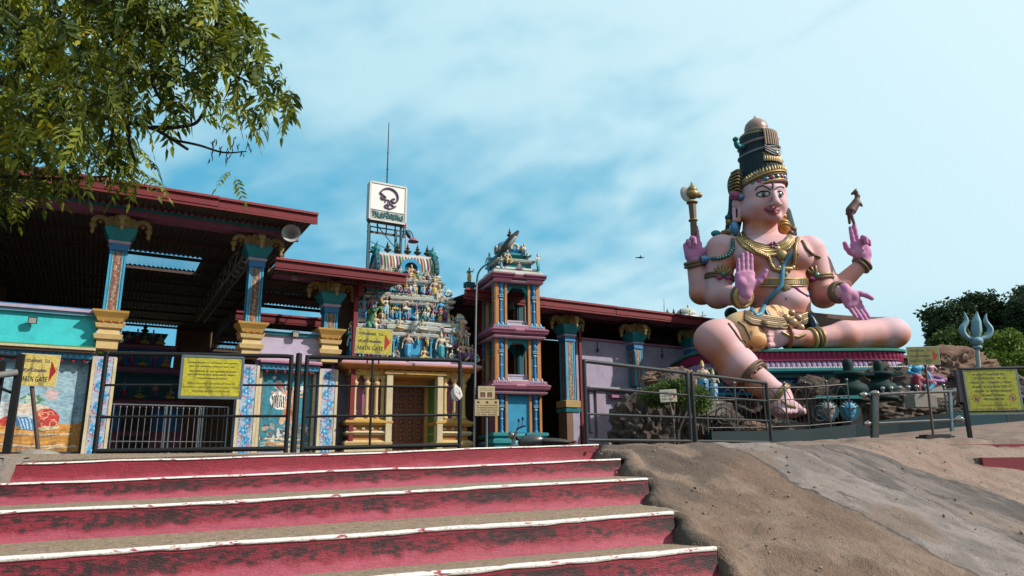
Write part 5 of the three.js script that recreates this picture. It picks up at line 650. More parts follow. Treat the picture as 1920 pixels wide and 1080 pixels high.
// ---------------------------------------------------------------- lit name board on its steel frame behind the gate tower
{
  const Fm = new Frame((() => { const o = P(728, 868, 19); o.y = 1.72; return o; })(), 30), L = (x, y) => Fm.L(x, y, 0);
  const g = thing('name_board', 'white square board with curling emblem on a steel frame above the gate tower', 'sign', Fm.o, Fm.a);
  const [x0, yt] = L(696, 340), [x1] = L(762, 354), [, yb] = L(694, 409), xm = (x0 + x1) / 2, w = x1 - x0, hh = yt - yb;
  part('board', [boxAt(x0, x1, yb, yt, -0.22, -0.02)], new THREE.MeshStandardMaterial({ color: new THREE.Color().setRGB(0.48, 0.47, 0.46), roughness: 0.5 }), g); part('board_frame', [boxAt(x0 - 0.03, x0 + 0.02, yb, yt, -0.23, 0.0), boxAt(x1 - 0.02, x1 + 0.03, yb, yt, -0.23, 0.0), boxAt(x0, x1, yt - 0.02, yt + 0.03, -0.23, 0.0), boxAt(x0, x1, yb - 0.03, yb + 0.02, -0.23, 0.0)], C.white, g);
  part('divider', [boxAt(x0 + 0.02, x1 - 0.02, yb + hh * 0.255, yb + hh * 0.275, -0.02, 0.006)], C.white, g); part('name_strip', [boxAt(x0 + 0.03, x1 - 0.03, yb + 0.03, yb + hh * 0.25, -0.02, -0.008)], paint(0.42, 0.47, 0.45), g);
  const K = (u, v) => [x0 + u * w, yb + v * hh, 0.0];
  const arc = (cx, cy, rx, ry, a0, a1, n = 14) => [...Array(n)].map((_, i) => { const a = mix(a0, a1, i / (n - 1)); return K(cx + rx * Math.cos(a), cy + ry * Math.sin(a)); });
  part('emblem', [tube([...arc(0.36, 0.62, 0.055, 0.045, -4.5, 1.2, 10), ...arc(0.52, 0.68, 0.25, 0.22, 2.9, -0.5, 14), ...arc(0.66, 0.58, 0.07, 0.05, -0.2, -5, 9)], 0.026, 6, 90), tube([K(0.42, 0.50), K(0.42, 0.56), K(0.50, 0.57), K(0.5, 0.49)], 0.016, 5, 20), tube([K(0.55, 0.58), K(0.55, 0.49), K(0.62, 0.50)], 0.016, 5, 20), tube([...arc(0.46, 0.40, 0.05, 0.045, -5.2, 1.0, 10), K(0.56, 0.47), K(0.66, 0.42), K(0.72, 0.44), K(0.60, 0.36), K(0.50, 0.335)], 0.02, 6, 50)], paint(0.16, 0.09, 0.15), g, { label: 'dark purple curling emblem' });
  const glyph = [[[[0, 1], [0.7, 1]], [[0.2, 1], [0.2, 0.1]], [[0.2, 0.6], [0.5, 0.72], [0.72, 0.45], [0.66, 0.05], [0.4, -0.2]]], [[[0, 1], [0, 0], [0.8, 0], [0.8, 0.7], [0.65, 1], [0.5, 0.7], [0.5, 0]]], [[[0, 1], [0.6, 1]], [[0.12, 1], [0.12, 0.3], [0, 0]], [[0.12, 0.48], [0.6, 0.48], [0.6, 0]], [[0.82, 0], [0.82, 0.95], [0.66, 1.25], [0.42, 1.15]]], [[[0, 0.3], [0.14, 0.5], [0.28, 0.3], [0.14, 0.05], [0, 0.3], [0.08, 0.85], [0.36, 1], [0.5, 0.7], [0.5, 0], [0.75, 0], [0.75, 1]], [[0.95, 0], [0.95, 1], [1.2, 1], [1.2, 0]]], [[[0, 1], [0, 0.2], [0.15, 0], [0.35, 0.2], [0.35, 0.7]], [[0.35, 0.2], [0.5, 0], [0.8, 0], [0.8, 1]]]];
  const adv = [0.98, 1.08, 1.05, 1.5, 0.9], gs = []; let cu = 0; const sc = 0.155; glyph.forEach((st, i) => { for (const s of st) for (let k = 0; k < s.length - 1; k++) gs.push(beam(K(0.07 + (cu + s[k][0]) * sc, 0.07 + s[k][1] * 0.13), K(0.07 + (cu + s[k + 1][0]) * sc, 0.07 + s[k + 1][1] * 0.13), 0.03, 0.03)); cu += adv[i]; }); part('lettering', gs, paint(0.01, 0.12, 0.14), g);
  const leg = (x, z) => part('leg', [boxAt(x - 0.03, x + 0.03, 0, yb + (z < -0.2 ? 0.1 : 0), z - 0.03, z + 0.03)], C.dteal, g); leg(x0 + 0.02, -0.12); leg(x1 - 0.08, -0.12); leg(x0 + 0.3, -0.9); leg(x1 + 0.06, -0.9); part('pole_leg', [bar([x1 + 0.0, 0, 0.05], [x1 + 0.0, yb, 0.05], 0.025)], C.pink, g);
  part('walkway', [0, 0.25, 0.5, 0.75, 1].map(t => beam([mix(x0, x1, t), yb - 0.06, -0.1], [mix(x0, x1, t) + 0.3, yb - 0.06, -0.95], 0.035, 0.035)), C.rust, g); part('walkway_rail', [beam([x0 - 0.05, yb - 0.06, -0.08], [x1 + 0.06, yb - 0.06, -0.08], 0.04, 0.06), beam([x0 + 0.25, yb - 0.06, -0.95], [x1 + 0.36, yb - 0.06, -0.95], 0.04, 0.06), beam([x0 + 0.1, yb - 0.06, -0.5], [x1 + 0.2, yb - 0.06, -0.5], 0.03, 0.03)], C.rust, g);
  part('brace', [bar([x0 + 0.3, yb - 0.05, -0.3], [x1, yb - 0.95, -0.12], 0.014)], C.dteal, g); part('brace', [bar([x0, yb - 1.0, -0.12], [x0 + 0.3, yb - 0.1, -0.9], 0.014), bar([x0, yb - 0.6, -0.12], [x1, yb - 0.9, -0.12], 0.012)], C.dteal, g);
  const [, rt] = L(728, 226); part('lightning_rod', [cyl(0.022, 0.012, rt - yt, xm - 0.02, yt, -0.12, 8), ball(0.03, xm - 0.02, yt + 0.5, -0.12, [1, 1, 1], 6), ball(0.026, xm - 0.02, yt + 1.0, -0.12, [1, 1, 1], 6)], C.dark, g);
  const b = P(775, 452, 18.6), sp = thing('floodlight', 'round floodlight on a bent arm above the gate tower finials', 'floodlight', b, 0.3, 'floodlights'); part('lamp_head', [xf(lathe([[0, 0.10], [0.06, 0.09], [0.14, 0.0], [0.145, -0.03], [0, -0.03]], 0, 0, 0, 14), 0, 0, 0)], C.mauve, sp); part('lamp_arm', [tube([[0, 0.1, 0], [-0.06, 0.24, 0], [-0.18, 0.27, 0], [-0.35, -0.05, 0], [-0.42, -0.35, 0]], 0.016, 6)], C.dteal, sp); part('reflector', [xf(new THREE.SphereGeometry(0.12, 12, 8), -0.14, 0.2, -0.05, 0.3, 0, 0.5, [0.5, 1.1, 0.6])], C.dteal, sp);
}
// ---------------------------------------------------------------- the great seated statue
const SZ = 21, PX = SZ / FPX;
{
  const S0 = P(1480, 655, SZ - 1.9); S0.x = P(1480, 655, SZ).x; S0.z = -SZ;
  const g = thing('deity_statue', 'colossal seated four-armed statue with pink skin, tall matted hair and gold ornaments', 'statue', S0, 0);
  const J = (px, py, dz = 0) => P(px, py, SZ - dz).sub(S0), r = p => p * PX;
  const skinC = [0.64, 0.355, 0.36], palmC = [0.50, 0.18, 0.38], clothC = [0.66, 0.44, 0.24], darkCloth = [0.13, 0.075, 0.05], lipC = [0.40, 0.10, 0.12], hairC = [0.010, 0.035, 0.042];
  const COL = [skinC, palmC, clothC, darkCloth, lipC, hairC];
  const B = [];
  // trunk
  B.push(ell(J(1443, 478, 0), [r(82), r(40), 0.78], 0, 0.4), ell(J(1450, 535, 0), [r(63), r(58), 0.80], 0, 0.4), ell(J(1474, 572, 0.25), [r(42), r(32), 0.80], 0, 0.25), ell(J(1455, 612, 0), [r(76), r(34), 1.0], 3, 0.3));
  B.push(ell(J(1408, 482, 0.42), [r(36), r(25), 0.46], 0, 0.16), ell(J(1490, 484, 0.42), [r(35), r(25), 0.46], 0, 0.16), cap(J(1398, 468, -0.05), J(1362, 468, 0), 0.38, 0.42, 0, 0.2), cap(J(1466, 468, -0.05), J(1512, 469, 0), 0.38, 0.42, 0, 0.2), cap(J(1427, 462, 0), J(1427, 425, 0.0), 0.54, 0.47, 0, 0.14));
  const SR = J(1352, 468, 0), ER = J(1346, 552, 0.05), WR = J(1394, 556, 1.05), SR2 = J(1346, 480, -0.45), ER2 = J(1315, 546, -0.35), WR2 = J(1302, 496, -0.15);
  const SL = J(1519, 470, 0), EL = J(1543, 553, 0.05), WL = J(1574, 548, 0.95), SL2 = J(1530, 484, -0.45), EL2 = J(1560, 548, -0.45), WL2 = J(1616, 496, -0.25);
  B.push(cap(SR, ER, 0.46, 0.37, 0, 0.12), cap(ER, WR, 0.36, 0.24, 0, 0.10), cap(SR2, ER2, 0.40, 0.34, 0, 0.05), cap(ER2, WR2, 0.36, 0.23, 0, 0.10), ell(J(1317, 553, -0.35), [0.36, 0.30, 0.36], 0, 0.1), ell(J(1347, 560, 0.05), [0.38, 0.30, 0.38], 0, 0.1));
  B.push(cap(SL, EL, 0.44, 0.35, 0, 0.12), cap(EL, WL, 0.34, 0.22, 0, 0.10), cap(SL2, EL2, 0.38, 0.30, 0, 0.05), cap(EL2, WL2, 0.30, 0.21, 0, 0.10), ell(J(1546, 560, 0.05), [0.36, 0.28, 0.36], 0, 0.1));
  // legs: one folded along the seat, one let down to the rock
  const HR = J(1425, 618, 0.2), KR = J(1352, 634, 1.75), AR = J(1462, 742, 2.55), HL = J(1500, 622, 0.1), KL = J(1672, 624, 1.0), AL = J(1514, 636, 1.65);
  B.push(cap(HR, KR, 0.56, 0.50, 0, 0.2), ell(J(1342, 637, 1.85), [r(38), r(33), 0.56], 0, 0.2), cap(J(1350, 648, 1.85), J(1384, 688, 2.1), 0.46, 0.50, 0, 0.2), cap(J(1384, 688, 2.1), J(1430, 722, 2.4), 0.48, 0.32, 0, 0.2), cap(J(1430, 722, 2.4), AR, 0.32, 0.25, 0, 0.15));
  B.push(cap(AR, J(1463, 762, 2.45), 0.28, 0.30, 0, 0.15), cap(J(1466, 760, 2.5), J(1488, 768, 3.1), 0.28, 0.20, 0, 0.15), cap(J(1462, 762, 2.6), J(1472, 770, 3.1), 0.24, 0.17, 0, 0.12));
  for (let i = 0; i < 5; i++) B.push(cap(J(1466 + i * 7, 769 - i * 0.6, 3.1), J(1470 + i * 8.5, 774 - i * 0.6, 3.42 - i * 0.04 - (i > 3 ? -0.06 : 0)), 0.09, i === 4 ? 0.105 : 0.075, 0, 0.03));
  B.push(cap(HL, KL, 0.56, 0.42, 3, 0.15), ell(J(1668, 625, 1.05), [r(34), r(27), 0.48], 0, 0.15), cap(J(1660, 626, 1.1), J(1585, 629, 1.4), 0.41, 0.40, 0, 0.12), cap(J(1585, 629, 1.4), AL, 0.38, 0.22, 0, 0.12), cap(AL, J(1462, 631, 1.7), 0.22, 0.26, 0, 0.12), ell(J(1455, 631, 1.75), [r(15), r(21), 0.22], 0, 0.1));
  for (let i = 0; i < 5; i++) B.push(cap(J(1456, 616 + i * 7.6, 1.72), J(1434 + i * 1.2 + (i ? 3 : 0), 611 + i * 9, 1.95), i ? 0.10 : 0.14, i ? 0.085 : 0.13, 0, 0.03));
  // cloth: tiger skin over the near thigh, brown wrap over the far one
  const hk = t => HR.clone().lerp(KR, t);
  const CL = [cap(J(1452, 612, 0.8), J(1388, 622, 1.62), 0.62, 0.53, 2, 0.05), cap(HL.clone().lerp(KL, 0), HL.clone().lerp(KL, 0.45), 0.60, 0.50, 3, 0.05), ell(J(1416, 638, 1.72), [r(30), r(19), 0.30], 2, 0.15), cap(J(1395, 612, 1.6), J(1412, 640, 1.85), 0.36, 0.30, 2, 0.15)];
  // ---- hands
  function hand(list, wrist, F, N, T, L, curl, c = 1) {
    F.normalize(); N.normalize(); T.normalize(); const at = (f, n, t) => wrist.clone().addScaledVector(F, f * L).addScaledVector(N, n * L).addScaledVector(T, t * L);
    list.push(cap(at(-0.04, 0, 0), at(0.12, 0, 0), 0.17 * L, 0.18 * L, c, 0.06 * L), cap(at(0.14, 0, -0.10), at(0.42, 0.0, -0.16), 0.13 * L, 0.085 * L, c, 0.07 * L), cap(at(0.14, 0, 0), at(0.45, 0, -0.05), 0.13 * L, 0.09 * L, c, 0.07 * L), cap(at(0.14, 0, 0.06), at(0.45, 0, 0.06), 0.13 * L, 0.09 * L, c, 0.07 * L), cap(at(0.16, 0.02, 0.10), at(0.43, 0, 0.16), 0.12 * L, 0.085 * L, c, 0.07 * L), ell(at(0.24, 0.07, 0.12), [0.10 * L, 0.10 * L, 0.08 * L], c, 0.08 * L), ell(at(0.22, 0.07, -0.11), [0.085 * L, 0.1 * L, 0.075 * L], c, 0.08 * L));
    const fl = [0.46, 0.52, 0.49, 0.40], ft = [0.152, 0.051, -0.051, -0.15], rad = [0.064, 0.067, 0.064, 0.057];
    for (let i = 0; i < 4; i++) { let p = at(0.43 - (i === 3 ? 0.03 : 0), 0, ft[i]), a = 0; for (let s = 0; s < 3; s++) { a += curl[i] * [0.8, 1.15, 0.9][s]; const d = F.clone().multiplyScalar(Math.cos(a)).addScaledVector(N, Math.sin(a)).addScaledVector(T, (1.5 - i) * 0.008 * (curl[i] < 0.3 ? 1 : 0)).normalize(), q = p.clone().addScaledVector(d, fl[i] * L * [0.42, 0.32, 0.26][s]); list.push(cap(p, q, rad[i] * L * (1 - s * 0.09), rad[i] * L * (0.93 - s * 0.10), c, 0.018 * L)); p = q; } }
    let p = at(0.16, 0.05, 0.17), a = 0; for (let s = 0; s < 3; s++) { const d = T.clone().multiplyScalar(1 - s * 0.22).addScaledVector(F, 0.55 + s * 0.3).addScaledVector(N, 0.25 + curl[4] * s).normalize(), q = p.clone().addScaledVector(d, L * [0.16, 0.16, 0.13][s]); list.push(cap(p, q, L * (0.082 - s * 0.008), L * (0.074 - s * 0.008), c, 0.03 * L)); p = q; }
  }
  const hands = [[], [], [], []];
  hand(hands[0], J(1397, 548, 1.15), V(0.06, 1, 0.02), V(0.05, 0, 1), V(1, 0.05, 0), 1.20, [0.02, 0.02, 0.02, 0.03, 0.0]);
  hand(hands[1], J(1302, 489, -0.1), V(-0.05, 1, 0.0), V(0.12, 0, 1), V(1, 0.1, 0), 1.20, [0.0, 0.02, 1.05, 1.1, 0.1]);
  hand(hands[2], J(1584, 545, 1.05), V(0.42, -1, 0.15), V(-0.05, 0.1, 1), V(1, 0.30, 0), 1.05, [0.03, 0.03, 0.04, 0.05, 0.0]);
  hand(hands[3], J(1618, 489, -0.2), V(-0.06, 1, 0.0), V(-0.12, 0, 1), V(-1, -0.1, 0), 1.22, [0.0, 0.02, 1.05, 1.1, 0.25]);
  // airbrushed orange along the folds, as painted on the statue
  const spray = [[1420, 419, 0.45, 0.30], [1448, 421, 0.6, 0.24], [1400, 414, 0.25, 0.25], [1436, 420, 0.5, 0.28], [1408, 500, 0.6, 0.32], [1490, 500, 0.6, 0.32], [1395, 585, 0.3, 0.5], [1500, 590, 0.8, 0.35], [1552, 556, 0.3, 0.42], [1375, 560, 0.4, 0.4], [1355, 665, 2.2, 0.35], [1330, 650, 1.8, 0.4], [1400, 715, 2.4, 0.4], [1640, 645, 1.3, 0.4], [1520, 645, 1.8, 0.35], [1375, 480, 0.1, 0.32], [1512, 500, 0.1, 0.35], [1335, 575, -0.1, 0.35], [1372, 500, 0.3, 0.4], [1515, 520, 0.3, 0.4], [1310, 565, -0.2, 0.4], [1420, 545, 0.7, 0.35], [1440, 592, 0.7, 0.4], [1590, 520, -0.4, 0.35], [1345, 680, 2.2, 0.4], [1420, 735, 2.5, 0.35], [1590, 648, 1.6, 0.4], [1690, 645, 1.2, 0.35]].map(([a, b, c, d]) => [J(a, b, c), d]);
  const orange = [0.56, 0.185, 0.09], lilacS = [0.58, 0.40, 0.47];
  const tintSkin = (x, y, z, nx, ny, nz, c, q) => {
    if (c === 2) { const n = fbm(x * 5 + 3, y * 5 + z * 3, 3); let k = q.slice(); if (n > 0.66) k = [0.14, 0.08, 0.05]; const o = fbm(x * 1.2 + 7, y * 1.2, 2); return k.map((v, i) => mix(v, [0.55, 0.26, 0.08][i], step(0.5, 0.7, o) * 0.6)); }
    if (c !== 0) return q; let t = 0; for (const [p, d] of spray) { const e = ((x - p.x) ** 2 + (y - p.y) ** 2 + (z - p.z) ** 2) / (d * d); if (e < 4) t = Math.max(t, Math.exp(-e)); }
    const n = fbm(x * 2.1 + 9, y * 2.1 + z, 4); const o = clamp(t * (0.85 + 0.6 * n)); return q.map((v, i) => mix(mix(v, lilacS[i], step(0.42, 0.66, n) * 0.75), orange[i], o));
  };
  const SKIN = new THREE.MeshPhysicalMaterial({ color: new THREE.Color().setRGB(0.76, 0.76, 0.76), vertexColors: true, roughness: 0.68, specularIntensity: 0.6, map: scaled(STAIN, 0.4), bumpMap: scaled(GRIT, 1.3), bumpScale: 0.003, side: THREE.DoubleSide });
  // ---- head, turned a little to one side
  const Hd = [];
  Hd.push(ell(J(1428, 364, -0.05), [r(43), r(50), 0.80], 0, 0.2), ell(J(1433, 377, 0.22), [r(40), r(40), 0.62], 0, 0.25), cap(J(1408, 397, 0.15), J(1446, 403, 0.50), 0.34, 0.26, 0, 0.18), cap(J(1402, 386, 0.10), J(1403, 402, 0.15), 0.22, 0.20, 0, 0.15), cap(J(1461, 388, 0.38), J(1456, 402, 0.46), 0.22, 0.20, 0, 0.15), ell(J(1455, 408, 0.66), [r(10), r(8.5), 0.16], 0, 0.12), cap(J(1405, 404, 0.22), J(1448, 409, 0.52), 0.21, 0.17, 0, 0.12), ell(J(1408, 396, 0.30), [r(15), r(18), 0.26], 0, 0.15), ell(J(1420, 386, 0.50), [r(16), r(14), 0.25], 0, 0.2), ell(J(1463, 386, 0.50), [r(9), r(14), 0.24], 0, 0.2));
  Hd.push(cap(J(1449, 355, 0.78), J(1456, 379, 0.99), 0.065, 0.10, 0, 0.09), ell(J(1456.5, 381.5, 0.99), [0.105, 0.085, 0.11], 0, 0.05), ell(J(1447.5, 383, 0.87), [0.085, 0.065, 0.10], 0, 0.05), ell(J(1462, 383, 0.87), [0.07, 0.06, 0.09], 0, 0.05), cap(J(1420, 353, 0.58), J(1445, 352, 0.80), 0.08, 0.07, 0, 0.10), cap(J(1455, 352, 0.80), J(1468, 354, 0.62), 0.07, 0.06, 0, 0.10));
  Hd.push(cap(J(1437.5, 394.5, 0.74), J(1453, 392.5, 0.88), 0.03, 0.055, 4, 0.03), cap(J(1453, 392.5, 0.88), J(1462, 394, 0.80), 0.055, 0.03, 4, 0.03), cap(J(1441, 397, 0.76), J(1452, 398.5, 0.88), 0.04, 0.065, 4, 0.03), cap(J(1452, 398.5, 0.88), J(1460, 397, 0.80), 0.065, 0.035, 4, 0.03));
  Hd.push(cap(J(1425, 447, 0), J(1425, 408, 0.0), 0.54, 0.49, 0, 0.10));
  Hd.push(ell(J(1381, 383, 0.12), [r(9), r(12), 0.13], 0, 0.04), cap(J(1376, 392, 0.2), J(1377, 412, 0.22), 0.06, 0.06, 0, 0.02), cap(J(1386, 391, 0.2), J(1386, 412, 0.22), 0.055, 0.055, 0, 0.02), cap(J(1377, 413, 0.22), J(1386, 413, 0.22), 0.065, 0.06, 0, 0.02));
  const all = [...B, ...CL, ...Hd];
  const on = (px, py, off = 0, list = all) => { const o = camera.position.clone().sub(S0), d = ray(px, py).normalize(); let t = 14; for (let k = 0; k < 160; k++) { const x = o.x + d.x * t, y = o.y + d.y * t, z = o.z + d.z * t, e = fieldAt(list, x, y, z); if (e < 0.004) break; t += Math.min(e * 0.8, 0.5); if (t > 30) return null; } return o.clone().addScaledVector(d, t - off); };
  const normalAt = (p, list = all) => { const e = 0.02; return V(fieldAt(list, p.x + e, p.y, p.z) - fieldAt(list, p.x - e, p.y, p.z), fieldAt(list, p.x, p.y + e, p.z) - fieldAt(list, p.x, p.y - e, p.z), fieldAt(list, p.x, p.y, p.z + e) - fieldAt(list, p.x, p.y, p.z - e)).normalize(); };
  const strand = (pts, rad, off = 0.03, n = 6, list = all) => { const q = []; for (let i = 0; i < pts.length - 1; i++) { const s = Math.max(2, Math.ceil(Math.hypot(pts[i + 1][0] - pts[i][0], pts[i + 1][1] - pts[i][1]) / 7)); for (let k = 0; k < s; k++) { const p = on(mix(pts[i][0], pts[i + 1][0], k / s), mix(pts[i][1], pts[i + 1][1], k / s), off, list); if (p) q.push(p); } } const l = on(...pts[pts.length - 1], off, list); if (l) q.push(l); return tube(q, rad, n, q.length * 3); };
  const beads = (pts, rad, gap, off = 0.03, s = [1, 1, 1]) => { const q = [], out = []; for (let i = 0; i < pts.length - 1; i++) { const L = Math.hypot(pts[i + 1][0] - pts[i][0], pts[i + 1][1] - pts[i][1]), n = Math.max(1, Math.round(L / gap)); for (let k = 0; k < n; k++) { const p = on(mix(pts[i][0], pts[i + 1][0], k / n), mix(pts[i][1], pts[i + 1][1], k / n), off); if (p) out.push(ball(rad, p.x, p.y, p.z, s, 6)); } } return out; };
  const ringAt = (a, b, t, rad, th, n = 8, squash = 1) => { const c = a.clone().lerp(b, t), d = b.clone().sub(a).normalize(), m = new THREE.Matrix4().compose(c, new THREE.Quaternion().setFromUnitVectors(V(0, 0, 1), d), V(1, 1, squash)); return new THREE.TorusGeometry(rad, th, n, 28).applyMatrix4(m); };
  const bodyGeo = join([solid(B, 0.05, COL, tintSkin), ...hands.map(h => solid(h, 0.026, COL, (x, y, z, nx, ny, nz, c, q) => { const n = fbm(x * 4, y * 4 + z * 2, 3); return q.map((v, i) => mix(v, [0.60, 0.28, 0.40][i], step(0.4, 0.65, n) * 0.55)); })), solid(Hd, 0.024, COL, (x, y, z, nx, ny, nz, c, q) => c ? q : tintSkin(x, y, z, nx, ny, nz, c, q))], false, true);
  part('body', bodyGeo, SKIN, g, { raw: true });
  part('tiger_skin_wrap', solid([CL[0], CL[2], CL[3]], 0.04, COL, tintSkin), SKIN, g, { label: 'spotted tan animal skin over the lowered thigh' });
  part('brown_wrap', solid([CL[1]], 0.05, COL), vpaint({ rough: 0.7, bump: 0.004 }), g);
  const GOLD = paint(0.36, 0.24, 0.10, { rough: 0.4, metal: 0.3, fine: true, bump: 0.002 }), BGOLD = paint(0.56, 0.38, 0.14, { rough: 0.36, metal: 0.3, fine: true }), OLD = paint(0.19, 0.12, 0.065, { rough: 0.5, metal: 0.2, fine: true, bump: 0.004 }), NAVY = paint(0.012, 0.06, 0.10, { rough: 0.4 }), GREENJ = paint(0.01, 0.15, 0.09, { rough: 0.2, coat: 1 }), BLUEJ = paint(0.02, 0.20, 0.42, { rough: 0.25, coat: 1 }), HAIR = paint(...hairC, { rough: 0.8, bump: 0.003 }), PINKJ = paint(0.35, 0.06, 0.22, { rough: 0.3 });
  part('wrap_hem', [strand([[1366, 606], [1377, 620], [1388, 637], [1400, 652]], 0.03, 0.01)], OLD, g); part('wrap_hem', [strand([[1384, 603], [1396, 612], [1405, 630], [1410, 654]], 0.03, 0.01)], OLD, g); part('animal_mask', [ball(0.16, ...on(1421, 641, 0.02).toArray(), [1.5, 1, 0.35], 12)], paint(0.55, 0.22, 0.06), g);
  // face
  const eye = (px, py, w, h) => { const p = on(px, py, 0.0), n = normalAt(p), q = new THREE.Quaternion().setFromUnitVectors(V(0, 0, 1), n), e = new THREE.Group(); e.name = 'eye'; e.position.copy(p).addScaledVector(n, -0.015); e.quaternion.copy(q); g.add(e); part('eye_white', [xf(new THREE.SphereGeometry(1, 18, 10), 0, 0, 0, 0, 0, 0, [r(w), r(h), 0.035])], paint(0.70, 0.68, 0.66, { rough: 0.2 }), e); part('iris', [xf(new THREE.SphereGeometry(1, 14, 8), 0.01, 0.005, 0.012, 0, 0, 0, [r(h) * 1.0, r(h) * 1.0, 0.035])], paint(0.02, 0.012, 0.01, { rough: 0.15, coat: 1 }), e); part('eye_rim', [tube([...Array(13)].map((_, i) => { const a = Math.PI * i / 12; return [r(w) * 1.12 * Math.cos(a), r(h) * 1.15 * Math.sin(a), 0.035 - 0.03 * Math.abs(Math.cos(a))]; }), 0.022, 5), tube([...Array(9)].map((_, i) => { const a = -Math.PI * i / 8; return [r(w) * 1.05 * Math.cos(a), r(h) * 1.1 * Math.sin(a), 0.03 - 0.03 * Math.abs(Math.cos(a))]; }), 0.012, 5)], paint(0.02, 0.012, 0.014), e); };
  eye(1431, 364, 11.0, 5.0); eye(1462.5, 364.3, 7.4, 4.9);
  part('eyebrow', [strand([[1415.5, 356.5], [1421, 350.5], [1429, 347.8], [1437, 350], [1444.5, 355.5]], 0.022, 0.006)], C.dark, g); part('eyebrow', [strand([[1452, 356], [1459.5, 350], [1466, 350], [1470, 352]], 0.020, 0.006)], C.dark, g); part('forehead_mark', [strand([[1449.5, 343], [1449.8, 348], [1449, 354]], 0.03, 0.006)], paint(0.03, 0.07, 0.13), g);
  part('mouth_line', [strand([[1435.5, 393.5], [1444, 395.6], [1452, 395.6], [1463, 393.5]], 0.014, 0.010)], paint(0.12, 0.01, 0.02), g);
  // tall matted hair, bun and bands
  const hairTower = (() => { const a = J(1430, 350, -0.12), b = J(1419, 253, -0.15), ax = b.clone().sub(a), H = ax.length(), prof = [[0.60, -0.02], [0.63, 0.10], [0.635, 0.25], [0.615, 0.45], [0.595, 0.65], [0.565, 0.85], [0.53, 0.97], [0.42, 1.02], [0, 1.03]].map(([q, t]) => [q, t * H]), l = new THREE.LatheGeometry(prof.map(p => new THREE.Vector2(...p)), 180), p = l.attributes.position; for (let i = 0; i < p.count; i++) { const X = p.getX(i), Z = p.getZ(i), th = Math.atan2(Z, X), k = 1 + 0.035 * Math.abs(Math.sin(th * 16 + p.getY(i) * 1.2)) - 0.02; p.setX(i, X * k); p.setZ(i, Z * k); } l.computeVertexNormals(); return { a, b, ax: ax.normalize(), H, geo: l.applyMatrix4(new THREE.Matrix4().compose(a, new THREE.Quaternion().setFromUnitVectors(V(0, 1, 0), ax.clone().normalize()), V(1, 1, 1))) }; })();
  part('hair', [hairTower.geo], HAIR, g); const hq = new THREE.Quaternion().setFromUnitVectors(V(0, 1, 0), hairTower.ax), hp = (t) => hairTower.a.clone().lerp(hairTower.b, t);
  const onAxis = (geo, p) => geo.applyMatrix4(new THREE.Matrix4().compose(p, hq, V(1, 1, 1)));
  part('hair_bun', [onAxis(lathe([[0.34, -0.02], [0.36, 0.06], [0.37, 0.18], [0.33, 0.32], [0.22, 0.44], [0.10, 0.52], [0.04, 0.58], [0, 0.66]], 0, 0, 0, 24), hp(1.02))], paint(0.36, 0.22, 0.18, { rough: 0.35 }), g); part('bun_cord', [onAxis(xf(new THREE.TorusGeometry(0.36, 0.05, 8, 30), 0, 0, 0, Math.PI / 2), hp(1.03)), onAxis(xf(new THREE.TorusGeometry(0.50, 0.06, 8, 30), 0, 0, 0, Math.PI / 2 + 0.1), hp(0.95))], GOLD, g);
  const tiltRing = (t, rad, th, tilt, m) => part('hair_band', [onAxis(xf(new THREE.TorusGeometry(rad, th, 8, 48), 0, 0, 0, Math.PI / 2 + tilt * 0.4, 0, 0).rotateZ(tilt), hp(t))], m, g); tiltRing(0.80, 0.60, 0.05, 0.16, paint(0.30, 0.20, 0.22)); tiltRing(0.62, 0.63, 0.045, 0.2, paint(0.20, 0.22, 0.26));
  const facing = 0.42, spike = (t, rad, n, h, w, m, a0, a1, nm) => { for (let i = 0; i < n; i++) { const a = mix(a0, a1, i / (n - 1)); const s = onAxis(xf(lathe([[w, 0], [w * 1.2, h * 0.3], [w * 0.7, h * 0.7], [0, h]], 0, 0, 0, 6), rad * Math.sin(a), 0, rad * Math.cos(a)), hp(t)); part(nm, [s], m, g); } };
  spike(0.33, 0.63, 11, 0.34, 0.05, GOLD, facing - 0.55, facing + 0.55, 'crown_leaf'); spike(0.50, 0.61, 7, 0.30, 0.045, OLD, facing - 0.3, facing + 0.3, 'crown_leaf');
  part('crown_gem', [onAxis(ball(0.1, 0.66 * Math.sin(facing), 0, 0.66 * Math.cos(facing), [1.2, 0.9, 0.7], 10), hp(0.48))], GREENJ, g);
  part('hair_tassel', [...Array(7)].map((_, i) => { const a = facing - 0.42 + i * 0.12; return onAxis(tube([[0.40 * Math.sin(a), 0.30, 0.40 * Math.cos(a)], [0.62 * Math.sin(a), 0.18, 0.62 * Math.cos(a)], [0.66 * Math.sin(a), -0.12, 0.66 * Math.cos(a)], [0.66 * Math.sin(a), -0.34, 0.66 * Math.cos(a)]], 0.036, 6), hp(0.83)); }), paint(0.42, 0.27, 0.20), g); part('hair_loop', [0, 1, 2].map(k => onAxis(tube([...Array(9)].map((_, i) => { const a = facing - 0.5 + i * 0.125; return [0.69 * Math.sin(a), -0.08 - k * 0.08 - 0.14 * Math.sin(Math.PI * i / 8), 0.69 * Math.cos(a)]; }), 0.022, 5), hp(0.66))), paint(0.45, 0.42, 0.42), g);
